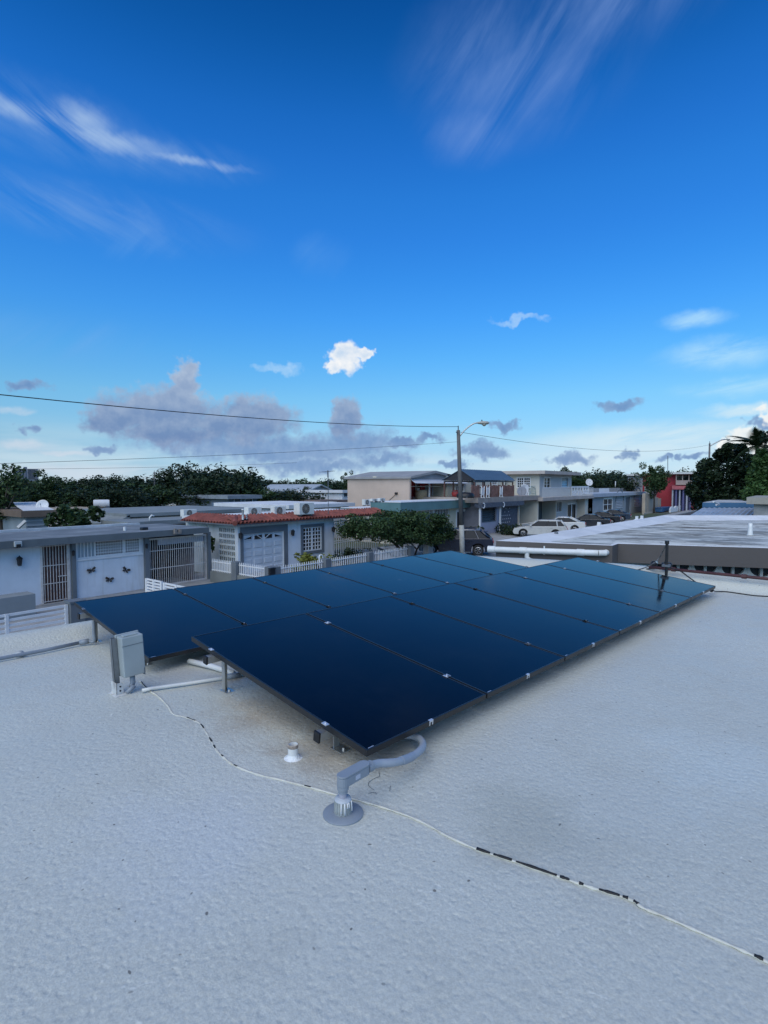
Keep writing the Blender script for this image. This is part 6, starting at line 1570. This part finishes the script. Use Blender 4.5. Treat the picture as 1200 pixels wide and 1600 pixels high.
def crown_points(clumps, nleaf, seed, rad_c, flat=.7):
    rng = np.random.default_rng(seed); k = rng.integers(0, len(clumps), nleaf); off = rng.normal(size=(nleaf, 3)); off /= np.linalg.norm(off, axis=1)[:, None] + 1e-9
    rr = rad_c[k][:, None] * rng.uniform(.25, 1.0, size=(nleaf, 1)) ** .5; off[:, 2] *= flat
    return clumps[k] + off * rr
def blob_clumps(n, seed, R, H, zc, bias=.45, skirt=0.0):
    """clump centres in an uneven ellipsoid"""
    rng = np.random.default_rng(seed); d = rng.normal(size=(n, 3)); d /= np.linalg.norm(d, axis=1)[:, None]
    rr = rng.uniform(0, 1, size=(n, 1)) ** bias; lob = 1 + .22 * np.sin(3 * np.arctan2(d[:, 1], d[:, 0]) + seed)[:, None] + .12 * rng.normal(size=(n, 1))
    p = d * rr * lob * np.array([R, R, H]); p[:, 2] += zc; return p
def trunk_mesh(h, r, clumps, seed, mat=BARK, nlimb=7, fork=.45):
    rng = random.Random(seed); mb = MB()
    top = np.array([rng.uniform(-.1, .1) * h, rng.uniform(-.1, .1) * h, h * .9])
    p = [np.zeros(3), np.array([top[0] * .2, top[1] * .1, h * .3]), np.array([top[0] * .6, top[1] * .5, h * .6]), top]
    mb.tube(p, [r, r * .8, r * .6, r * .3], 9)
    for k in range(nlimb):
        c = clumps[rng.randrange(len(clumps))]; s_ = rng.uniform(fork, .8); b0 = p[1] + (p[2] - p[1]) * max(0, min(1, (s_ - .3) / .3))
        m = (b0 + c) / 2 + np.array([0, 0, -.08 * h]); mb.tube([b0, m, c * .96], [r * .42, r * .28, r * .1], 6)
    return mb
PROTO = {}
def tree_proto(key, R, H, zc, hgt, nclump, nleaf, lsize, mat, seed, bias=.45, rc_=.28):
    cl = blob_clumps(nclump, seed, R, H, zc, bias); rng = np.random.default_rng(seed + 5)
    radc = R * rc_ * rng.uniform(.6, 1.3, size=nclump)
    pts = crown_points(cl, nleaf, seed + 1, radc)
    me = leaf_mesh('crown_' + key, pts, .9, lsize, mat, seed + 2)
    tm = trunk_mesh(zc, hgt * .03, cl, seed).mesh('trunk_' + key, BARK, smooth=True)
    PROTO[key] = (me, tm, float(np.percentile(pts[:, 2], 99.3)))
def put_tree(key, label, loc, height, widen=1.0, rz=0.0, group=None, name='tree'):
    me, tm, hgt = PROTO[key]; s_ = height / hgt
    r = thing(name, label, 'tree', loc, group, rz); r.scale = (s_ * widen, s_ * widen, s_)
    for nm, m in (('trunk', tm), ('crown', me)):
        o = bpy.data.objects.new(nm, m); COL.objects.link(o); o.parent = r
    return r
# belt of far trees: five shapes
tree_proto('round', 3.4, 2.6, 5.4, 8.0, 60, 5200, .42, LEAF_M, 11)
tree_proto('broad', 5.0, 2.2, 5.0, 7.2, 80, 6000, .46, LEAF_D, 23)
tree_proto('tall', 2.6, 4.0, 6.5, 10.5, 60, 5200, .42, LEAF_M, 37)
tree_proto('ragged', 3.6, 3.2, 5.6, 8.8, 34, 3600, .44, LEAF_D, 41, .35, .34)
tree_proto('loose', 3.0, 3.4, 6.2, 9.6, 26, 2600, .42, LEAF_M, 53, .4, .33)
LOOK = {'round': 'rounded leafy green', 'broad': 'broad flat topped dark green', 'tall': 'tall upright green', 'ragged': 'ragged gappy dark green', 'loose': 'loose open crowned green'}
def far_tree(px, ytop, d, key, widen=1.0, lab='%s tree in the far belt behind the rooftops', grp='far tree belt', seed=0):
    if '%s' in lab: lab = lab % LOOK[key]
    c = ud(px, 758, d); h = CZ + (758 - ytop) / F * d / math.hypot(1, (px - 600) / F) 
    put_tree(key, lab, (c[0], c[1], 0), h, widen, (px * 1.7 + d) % 6.28, grp)
rng = random.Random(5)
KE = ['round', 'broad', 'ragged', 'round', 'broad', 'tall']
# skyline: (px, top y) along the horizon, left to right
SKY_L = [(-12, 748), (8, 752), (28, 751), (48, 748), (66, 752), (92, 747), (110, 751), (132, 748), (150, 743), (168, 748), (188, 747), (208, 749), (226, 748), (246, 745), (300, 742), (318, 738), (338, 736), (358, 733), (378, 740), (396, 747), (415, 752), (434, 753), (452, 752), (470, 749), (488, 752), (508, 750), (528, 752), (545, 754)]
for i, (px, yt) in enumerate(SKY_L):
    far_tree(px, yt, rng.uniform(100, 150), KE[i % 6], rng.uniform(1.0, 1.5))
for i, (px, yt) in enumerate([(0, 762), (22, 765), (95, 762), (128, 760), (160, 763), (185, 758), (210, 762), (235, 757), (262, 760), (290, 760), (318, 757), (345, 755), (368, 756), (395, 764), (455, 766), (476, 762), (60, 764), (425, 768)]):
    far_tree(px, yt, rng.uniform(66, 92), KE[(i + 2) % 6], rng.uniform(1.1, 1.6), '%s tree among the middle distance rooftops', 'trees among the rooftops')
far_tree(80, 737, 75, 'loose', .9, 'thin crowned tree rising above the belt near the apartment block', None)
far_tree(276, 726, 80, 'ragged', 1.0, 'tall dark tree standing above the belt beside the distant lamp', None)
far_tree(352, 732, 70, 'broad', 1.0, 'broad dark tree rising above the blue grey house', None)
far_tree(2, 728, 48, 'loose', 1.0, 'dark tree at the roof end of the barred house', None)
far_tree(544, 738, 90, 'tall', .6, 'narrow dark tree beside the peach wall', None)
for px, yt, d in ((905, 741, 105), (922, 737, 120), (940, 742, 110), (955, 738, 135), (972, 741, 140), (888, 741, 118)): far_tree(px, yt, d, KE[int(px) % 6], 1.2, '%s tree behind the cream two storey house', 'trees behind the cream house')
far_tree(880, 731, 110, 'ragged', .7, 'thin topped tree peeping over the cream house roof', None)
far_tree(1023, 727, 100, 'round', .68, 'round green tree before the red house', None)
far_tree(1078, 735, 128, 'broad', .9, 'small flat tree above the red house roof', None)

def special_tree(label, base, clumps, radc, nleaf, lsize, mat, trunks, seed, name='tree', flat=.75, up=.9):
    r = thing(name, label, 'tree', base)
    b = np.array(base)
    tb = MB()
    for pts, rr in trunks: tb.tube(smooth_path([np.array(p) - b for p in pts], 4), list(np.interp(np.linspace(0, 1, 4 * (len(pts) - 1) + 1), [0, 1], [rr, rr * .45])), 8)
    tb.build('trunk', BARK, r, local=True, smooth=True)
    pts = crown_points(clumps, nleaf, seed, radc, flat)
    me = leaf_mesh('crown', pts - b, up, lsize, mat, seed + 1); o = bpy.data.objects.new('crown', me); COL.objects.link(o); o.parent = r
    return r
# umbrella tree before the teal house
def umbrella_tree():
    Y = 18.9; rng = np.random.default_rng(77)
    outline = [(548, 832), (552, 845), (575, 855), (600, 862), (640, 858), (668, 852), (690, 838), (702, 828), (690, 820), (672, 808), (650, 800), (620, 798), (590, 800), (566, 815)]
    C = []
    for _ in range(190):
        t = rng.random() * 2 * math.pi; k = rng.random() ** .5
        px = 626 + 63 * k * math.cos(t) ; py = 825 + (19 if math.sin(t) > 0 else 21) * k * math.sin(t) - 5 * math.cos(t)*0
        if py < 815 and px > 680: continue
        y = Y + rng.uniform(-1, 1) * 2.1 * math.sqrt(max(.05, 1 - ((px - 622) / 80) ** 2))
        q = uy(px, py, Y); C.append((q[0], y, q[2]))
    C = np.array(C); radc = rng.uniform(.32, .58, size=len(C))
    b = uy(640, 872, Y); base = (b[0], Y, .1)
    T = [([base, uy(632, 868, Y), uy(622, 855, Y), uy(612, 845, Y), uy(600, 838, Y)], .12), ([(base[0] + .1, Y, .1), uy(636, 866, Y), uy(628, 852, Y), uy(640, 838, Y)], .1), ([uy(648, 872, Y), uy(650, 862, Y), uy(655, 853, Y), uy(665, 842, Y)], .07), ([uy(651, 858, Y), uy(645, 852, Y), uy(640, 845, Y)], .05)]
    special_tree('low umbrella shaped green tree before the teal edged house', base, C, radc, 30000, .15, LEAF_M, T, 78)
umbrella_tree()
# big dark tree on our side of the street, beyond the patio roof
def dark_tree():
    d = 62; rng = np.random.default_rng(91); C = []
    pts = [(1085, 760, 12), (1092, 775, 16), (1100, 745, 14), (1112, 735, 16), (1120, 755, 22), (1130, 720, 16), (1140, 740, 24), (1157, 715, 16), (1157, 700, 6), (1140, 706, 9), (1128, 710, 8), (1165, 735, 20), (1150, 765, 28), (1172, 760, 22), (1118, 778, 22), (1180, 722, 12), (1175, 745, 20), (1108, 765, 22), (1165, 780, 22), (1083, 772, 12)]
    rad_ = []
    for px, py, r in pts:
        for _ in range(7):
            a, q = rng.random() * 6.28, rng.random() ** .5
            c = ud(px + r * q * math.cos(a), py + r * q * math.sin(a), d + rng.uniform(-3.5, 3.5)); C.append(c); rad_.append(max(.45, r * .045))
    C = np.array(C); base = ud(1135, 800, d); base[2] = 0
    special_tree('massive very dark green tree beside the far street lamp', tuple(base), C, np.array(rad_), 17000, .34, LEAF_D, [([base, base + np.array([.2, 0, 2.5]), ud(1138, 750, d)], .35), ([base + ZV * 2, ud(1115, 760, d)], .2), ([base + ZV * 2, ud(1165, 745, d)], .2)], 92)
dark_tree()
def right_trees():
    d = 46; rng = np.random.default_rng(17)
    # pointed bright green tree with drooping layered branches
    C = []; R = []
    for k in range(90):
        t = rng.random(); w = 5 + 24 * t ** .9; px = 1190 + rng.uniform(-1, 1) * w; py = 706 + 82 * t
        C.append(ud(px, py, d + rng.uniform(-1, 1) * w * .05)); R.append(.22 + .3 * t)
    base = ud(1192, 800, d); base[2] = 0
    special_tree('pointed bright green drooping tree beside the massive dark tree', tuple(base), np.array(C), np.array(R), 9000, .24, LEAF_G, [([base, ud(1190, 720, d)], .16)], 18, flat=1.1, up=.2)
    # palm behind
    p = ud(1181, 758, 58); h = CZ + (758 - 704) / F * 58
    palm((p[0], p[1], 0), h, 'tall palm with a tufted head behind the pointed green tree', 31, 1.25)
    p = ud(1222, 758, 50); 
    pts = []; R = []
    for k in range(50): q = ud(1212 + rng.normal() * 14, 742 + rng.normal() * 22, 50 + rng.uniform(-2, 2)); pts.append(q); R.append(.6)
    base = ud(1215, 800, 50); base[2] = 0
    special_tree('dark leafy tree behind the curved lamp post', tuple(base), np.array(pts), np.array(R), 5000, .3, LEAF_D, [([base, ud(1214, 745, 50)], .2)], 19)
def palm(base, h, label, seed, s_=1.0, name='palm_tree'):
    r = thing(name, label, 'palm tree', base); rng = random.Random(seed)
    tb = MB().tube([(0, 0, 0), (.1, .05, h * .5), (.05, 0, h * .97)], [.2, .15, .13], 8); tb.build('trunk', BARK, r, local=True, smooth=True)
    fr = None
    me = None
    m = MB(); N = 9; rach = []
    for k in range(N + 1): t = k / N; rach.append((1.9 * t, 0, .75 * t - 1.25 * t * t))
    for k in range(1, N * 3):
        t = k / (N * 3); x, z = 1.9 * t, .75 * t - 1.25 * t * t
        for sgn in (1, -1):
            l = .55 * math.sin(math.pi * min(1, t + .12)) + .08
            m.add([(x, 0, z), (x + .07, 0, z + .005), (x + .22, sgn * l, z - .28 * l)], [(0, 1, 2)])
    m.tube(rach, [.03 - .022 * k / N for k in range(N + 1)], 4)
    me = bpy.data.meshes.new('frond'); me.from_pydata(m.v, [], m.f); me.materials.append(LEAF_D)
    for k in range(22):
        o = bpy.data.objects.new('frond', me); COL.objects.link(o); o.parent = r; o.location = (.05, 0, h * .97); o.rotation_euler = (0, rng.uniform(-.9, .45), k * 2.4); q = s_ * rng.uniform(.8, 1.1); o.scale = (q, q, q)
right_trees()
# shrubs
def shrub(label, px0, py0, px1, py1, Y, mat, n, ls, seed, zb=.1):
    x0, x1, z0, z1 = rc(px0, py0, px1, py1, Y); rng = np.random.default_rng(seed)
    r = thing('shrub', label, 'shrub', ((x0 + x1) / 2, Y, zb)); R = (x1 - x0) / 2; H = z1 - zb
    C = np.array([(rng.normal() * R * .45, rng.normal() * R * .4, H * rng.uniform(.15, .85)) for _ in range(28)]); pts = crown_points(C, n, seed, np.full(28, R * .33), 1.0); pts[:, 2] = np.maximum(pts[:, 2], .02)
    o = bpy.data.objects.new('foliage', leaf_mesh('foliage', pts, .4, ls, mat, seed)); COL.objects.link(o); o.parent = r
    t = MB()
    for k in range(7): t.tube([(0, 0, 0), tuple(C[k] * np.array([.5, .5, .6])), tuple(C[k])], [.025, .018, .008], 5)
    t.build('stems', BARK, r, local=True)
shrub('yellow green shrub behind the picket fence under the grille window', 471, 864, 502, 892, 19.6, LEAF_Y, 1500, .16, 3)
shrub('dark low shrub on the porch of the tiled house', 533, 860, 563, 880, 19.4, LEAF_D, 1200, .14, 4)
shrub('dark green shrub in front of the dark tiled wall', 791, 826, 815, 848, 21.3, LEAF_D, 1500, .22, 5)
shrub('small green shrub at the foot of the lavender wall', 737, 823, 752, 835, 22.6, LEAF_D, 700, .18, 6)
shrub('climbing plant on the perforated side wall', 327, 834, 336, 850, 23.6, LEAF_M, 700, .14, 7, zb=1.2)
shrub('leafy green tree in front of the brown eaved house', 72, 780, 156, 840, 34, LEAF_M, 5200, .30, 8)
shrub('small bush beside the brown eaved house', 150, 806, 176, 838, 36, LEAF_D, 1500, .26, 9)
shrub('small bush behind the tiled house roof', 395, 781, 422, 800, 60, LEAF_G, 900, .4, 10)

# ------------------------------------------------------------------ houses and buildings in the distance
def slab_house(name, label, px0, py_top, px1, py_bot, d, wall, edge, depth=8, th=.35, over=.4, wins=(), group=None):
    """flat-roofed house seen over the near roofs: wall top strip, slab, windows"""
    c = ud((px0 + px1) / 2, 758, d); Y = c[1]
    x0, x1, _, z1 = rc(px0, py_top, px1, py_bot, Y)
    h = thing(name, label, 'house', ((x0 + x1) / 2, Y, 0), group)
    hs = [rc(a, b, c_, d_, Y) for a, b, c_, d_ in wins]
    holes_wall(x0, x1, 0, z1 - th, Y, Y + .25, hs).build('wall', wall, h); MB().box(x0 + .02, x1 - .02, Y + .24, Y + depth, 0, z1 - th - .01).build('house_body', wall, h)
    MB().box(x0 - over, x1 + over, Y - over, Y + depth + over, z1 - th + .002, z1).build('roof_slab', edge, h)
    for q in hs: louvre_window(h, *q, Y, 5, WHITE2, GREYPAINT)
    return h, Y, z1
BRN = pm('brown_eave', (.16, .115, .085), .85, .15, 1); SHUT = pm('grey_blue_shutter', (.24, .28, .31), .75, .1, 1)
PALE = pm('pale_far_wall', (.50, .50, .48), .85, .1, .6); PALER = pm('pale_far_roof', (.66, .67, .68), .8, .12, .4)
h, Y, z = slab_house('brown_eaved_house', 'small house with a brown eave and white roof behind the barred house', 40, 798, 76, 830, 44, SHUT, BRN, 7, .42)
x0, x1, z0, z1 = rc(41, 798, 77, 804, Y - .3); MB().add([(x0 - .2, Y - .38, z), (x1 + .3, Y - .38, z), (x1 + 1.4, Y + 6, z + .35), (x0 + 1.2, Y + 6, z + .35), (x0 - .2, Y - .38, z + .03), (x1 + .3, Y - .38, z + .03), (x1 + 1.4, Y + 6, z + .42), (x0 + 1.2, Y + 6, z + .42)], [(3, 2, 1, 0), (4, 5, 6, 7), (0, 1, 5, 4), (1, 2, 6, 5), (2, 3, 7, 6), (3, 0, 4, 7)]).build('roof_sheet', PALER, h)
for k in range(6): bar('shutter_slat', h, pm('shutter_slat', (.30, .34, .37), .7), fx(41, 815, Y), fx(75, 815, Y), Y - .06, Y - .005, z - .75 - k * .3, z - .62 - k * .3)
q0, q1 = uy(28, 825, Y - 1.5), uy(40, 814, Y - 1.5); MB().tube([q0, q1], .12, 4).build('brace', PALE, h)
slab_house('far_house', 'pale flat roofed house behind the dark tree at the roof end', -30, 803, 33, 815, 52, PALE, PALE, 8)
h, Y, z = slab_house('tan_roofed_house', 'tan edged house with a water tank on its roof', 140, 798, 196, 830, 50, PALE, pm('tan_edge', (.36, .29, .20), .85), 9, .4)
def water_tank():
    p0, p1 = ud(146, 790, 52), ud(171, 789, 52); c = (p0 + p1) / 2
    t = thing('water_tank', 'white horizontal cylindrical water tank on the tan edged roof', 'water tank', (c[0], c[1], z))
    R = .33; p0[2] = p1[2] = z + .15 + R; d = (p1 - p0) / np.linalg.norm(p1 - p0)
    MB().tube([p0, p0 + d * .1, p1 - d * .1, p1], [R * .9, R, R, R * .9], 20).build('drum', PALER, t, auto=True)
    MB().tube([p0 - d * .01, p0 - d * .02], R * .45, 12).build('end_fitting', GREYDARK, t)
    for s_ in (.2, .8): q = p0 + (p1 - p0) * s_; MB().box(q[0] - .15, q[0] + .15, q[1] - .3, q[1] + .3, z, z + .3).build('cradle', GREYDARK, t)
water_tank()
p = ud(67, 795, 46); dish('satellite_dish', 'pale satellite dish above the brown eaved house', (p[0], p[1], fz(67, 803, p[1])), .42, rad(230), .4, MATS['dish_white'], pole=.55)
# long grey slab house behind the carport gate
def grey_slab_house():
    Y = 30.0
    h = thing('grey_slab_house', 'long low house with stepped grey roof slabs behind the carport gate', 'house', (fx(260, 810, Y), Y, 0)); GE = pm('mid_grey_slab', (.21, .235, .24), .8, .12, .8); GW = pm('pale_grey_wall', (.48, .50, .50), .85, .08, .8)
    x0, x1 = fx(200, 815, Y), fx(333, 815, Y); zt, zb = fz(260, 813, Y), fz(260, 819.5, Y)
    MB().box(x0, x1, Y, Y + 3.2, zb, zt).build('front_slab', GE, h); MB().box(x0 + .3, x1, Y + .4, Y + 3.2, 0, zb - .002).build('front_wall', GW, h)
    Y2 = Y + 3.6; x0, x1 = fx(200, 805, Y2), fx(396, 800, Y2); z2, z3 = fz(287, 799, Y2 - .3), fz(287, 804, Y2 - .3)
    MB().box(x0, x1, Y2, Y2 + 9, 0, z3 - .002).build('rear_wall', GW, h); MB().box(x0 - .3, x1 + .3, Y2 - .4, Y2 + 9.3, z3, z2).build('rear_slab', GE, h)
    # sloping porch roof at its left end
    a, b = uy(198, 804, Y2), uy(172, 819, Y2)
    MB().add([(b[0], Y2 - .4, b[2]), (a[0], Y2 - .4, a[2]), (a[0], Y2 + 6, a[2]), (b[0], Y2 + 6, b[2]), (b[0], Y2 - .4, b[2] - .4), (a[0], Y2 - .4, a[2] - .4), (a[0], Y2 + 6, a[2] - .4), (b[0], Y2 + 6, b[2] - .4)], [(0, 1, 2, 3), (7, 6, 5, 4), (0, 4, 5, 1), (1, 5, 6, 2), (2, 6, 7, 3), (3, 7, 4, 0)]).build('sloping_roof', GE, h)
    MB().box(b[0] + .3, a[0], Y2, Y2 + 5.8, 0, b[2] - .41).build('porch_wall', GW, h)
    condenser(287, 796.5, 308, 812, Y + 1.6, 'white air conditioner with a big round fan on the grey slab roof', zbase=zt)
    q = uz(249, 815, zt); t = thing('roof_spout', 'small white curved spout on the grey front slab', 'pipe', (q[0], Y + .3, zt)); MB().tube([(q[0], Y + .3, zt), (q[0], Y + .3, zt + .2), (q[0] + .12, Y + .3, zt + .32), (q[0] + .25, Y + .25, zt + .26)], .05, 8).build('pipe', PVCW, t, smooth=True)
grey_slab_house()
# canopy and white roofs behind the tiled house
def mid_roofs():
    Y = 38
    h = thing('blue_canopy', 'dark shaded carport canopy with blue edge behind the tiled house', 'canopy', (fx(425, 795, Y), Y, 0)); x0, x1, z0, z1 = rc(405, 787.5, 442, 792, Y)
    MB().box(x0, x1, Y, Y + 7, z0, z1).build('roof', pm('canopy_blue', (.10, .14, .20), .7), h); MB().box(x0 + .2, x1 - .2, Y + 5, Y + 5.2, 0, z0 - .002).build('back_panel', BLACK, h)
    for x in (x0 + .2, x1 - .3): bar('post', h, GREYDARK, x, x + .12, Y + .1, Y + .22, 0, z0)
    slab_house('white_house', 'long white flat roofed house behind the air conditioners', 452, 789, 545, 815, 46, pm('white_far_wall', (.6, .61, .61), .8), PALER, 9, .3, wins=((500, 794, 508, 801), (516, 794, 522, 801)))
    q = uy(522, 800, 39); t = thing('roof_tank', 'small white box tank on the white roof beside the antenna', 'tank', (q[0], 39, fz(522, 792, 39))); x0, x1, z0, z1 = rc(518, 784, 525.5, 792, 39); MB().box(x0, x1, 39, 39.6, z0 - .3, z1 - .06).build('tank', PALER, t, bevel=.04); MB().box(x0 - .04, x1 + .04, 38.96, 39.64, z1 - .059, z1).build('lid', PALER, t)
    slab_house('blue_grey_house', 'blue grey house with dark arched porch under the broad tree', 357, 774, 402, 800, 62, pm('slate_wall', (.12, .15, .18), .85, .1, .5), pm('slate_edge', (.22, .25, .28), .8), 8, .4, wins=((366, 779, 376, 788), (383, 780, 394, 790)))
    slab_house('yellow_house', 'ochre yellow two storey house among the far trees', 426, 767, 451, 790, 88, pm('ochre_wall', (.44, .32, .14), .85, .1, .4), PALE, 8, .5, wins=((430, 771, 436, 777), (442, 771, 447, 777)))
    slab_house('far_house', 'low white house under the ochre yellow house', 411, 776, 437, 795, 80, PALER, PALE, 8, .4, wins=((418, 782, 424, 787),))
    slab_house('far_house', 'pale house edge between the gabled house and the peach wall', 535, 766, 548, 790, 72, PALER, PALER, 8, .35, wins=((537, 770, 543, 776),))
    # gabled pale house
    d = 95; c = ud(512, 758, d); Y = c[1]; x0, x1 = fx(486, 770, Y), fx(540, 770, Y); zr, ze = fz(498, 758.5, Y), fz(486, 764.5, Y); xm = fx(499, 760, Y); xk = fx(511, 765, Y)
    g_ = thing('gabled_house', 'pale grey gabled house with a long low roof among the far trees', 'house', (c[0], Y, 0)); GG = pm('pale_gable', (.44, .45, .46), .85, .08, .4)
    MB().extr([(x0, Y, 0), (xk, Y, 0), (xk, Y, ze), (xm, Y, zr - .15), (x0, Y, ze)], (0, 12, 0)).build('gable_wall', GG, g_)
    RFm = pm('metal_grey_roof', (.36, .40, .43), .6, .1, .5)
    for (a, za, b, zb_) in ((x0 - .6, ze - .25, xm, zr), (xm, zr, xk + .6, ze - .25)): MB().add([(a, Y - .6, za), (b, Y - .6, zb_), (b, Y + 12.5, zb_), (a, Y + 12.5, za), (a, Y - .6, za + .2), (b, Y - .6, zb_ + .2), (b, Y + 12.5, zb_ + .2), (a, Y + 12.5, za + .2)], [(3, 2, 1, 0), (4, 5, 6, 7), (0, 1, 5, 4), (1, 2, 6, 5), (2, 3, 7, 6), (3, 0, 4, 7)]).build('roof', RFm, g_)
    MB().box(xk + .01, x1, Y + 3, Y + 11, 0, ze - .5).build('wing_wall', GG, g_); MB().add([(xk, Y + 2, ze - .5), (x1 + .5, Y + 2, ze - .5), (x1 + .5, Y + 7, zr - .1), (xk, Y + 7, zr - .1), (xk, Y + 12, ze - .5), (x1 + .5, Y + 12, ze - .5)], [(0, 1, 2, 3), (3, 2, 5, 4), (0, 3, 4), (1, 5, 2), (0, 4, 5, 1)]).build('wing_roof', RFm, g_)
    for a in (515, 524, 533): q = rc(a, 771, a + 5, 777, Y + 3); MB().box(q[0], q[1], Y + 2.9, Y + 2.995, q[2], q[3]).build('window', GLASS, g_)
    # scattered pale roofs under the trees
    for i, (px, py, w, d_, lab) in enumerate(((150, 789, 14, 78, 'pale rooftop glimpsed left of the water tank'), (190, 787, 16, 84, 'white rooftop glimpsed right of the water tank'), (222, 795, 24, 62, 'white rooftop above the sloping porch roof'), (250, 793, 20, 70, 'white rooftop above the grey stepped slabs'), (300, 788, 14, 84, 'pale rooftop under the tall dark tree'), (332, 786, 14, 80, 'pale rooftop left of the blue grey house'), (470, 777, 26, 92, 'pale rooftop left of the gabled house'), (520, 782, 40, 66, 'brown mottled rooftop before the gabled house'), (118, 786, 16, 90, 'pale rooftop behind the leafy green tree'), (20, 784, 18, 92, 'pale rooftop near the apartment block'), (570, 771, 20, 100, 'pale rooftop hidden behind the peach wall'))):
        slab_house('far_house', lab, px - w / 2, py, px + w / 2, py + 8, d_, PALE, PALER if i != 7 else pm('brown_far_roof', (.2, .15, .13), .85), 6, .3, .2, wins=((px - 3, py + 3.5, px + 1, py + 6),))
mid_roofs()
# apartment block on the horizon
def apartments():
    d = 620; a, b, m_ = ud(20, 750, d), ud(60.5, 750, d), ud(39, 750, d * .985)
    z1 = CZ + (758 - 732) / F * d * 1.22; zz = lambda py: CZ + (758 - py) / F * d / 1.21
    t = thing('apartment_block', 'tall grey apartment block on the far horizon', 'building', (m_[0], m_[1], 0)); AW = pm('apartment_wall', (.30, .32, .36), .9, .05, .05); AD = pm('apartment_shade', (.14, .16, .20), .9)
    e = (b - a); e[2] = 0; L = np.linalg.norm(e); e /= L; n = np.array([-e[1], e[0], 0]); n = n if n @ a > 0 else -n; a[2] = 0
    MB().obox(a, e * L, n * 25, ZV * zz(732)).build('tower', AW, t)
    MB().obox(a + e * L * .42 + n * 3, e * L * .14, n * 15, ZV * zz(729)).build('lift_house', AD, t)
    for k in range(5): MB().obox(a + e * L * (.03 + .11 * k) - n * 1.0, e * L * .045, n * .99, ZV * (zz(732) - .5)).build('balcony_stack', AD, t)
    MB().obox(a + e * L * .90 - n * .6, e * L * .02, n * .59, ZV * zz(732.5)).build('stair_strip', AD, t)
    wm = unit_box(pm('apartment_window', (.09, .10, .12), .5))
    for r_ in range(9):
        for k in range(9): q = a + e * L * (.60 + .032 * k) - n * .15; o = piece('window', wm, t, (q[0], q[1], zz(749) + r_ * (zz(733) - zz(749)) / 9), (L * .018, .4, 1.3), (0, 0, math.atan2(e[1], e[0])))
apartments()
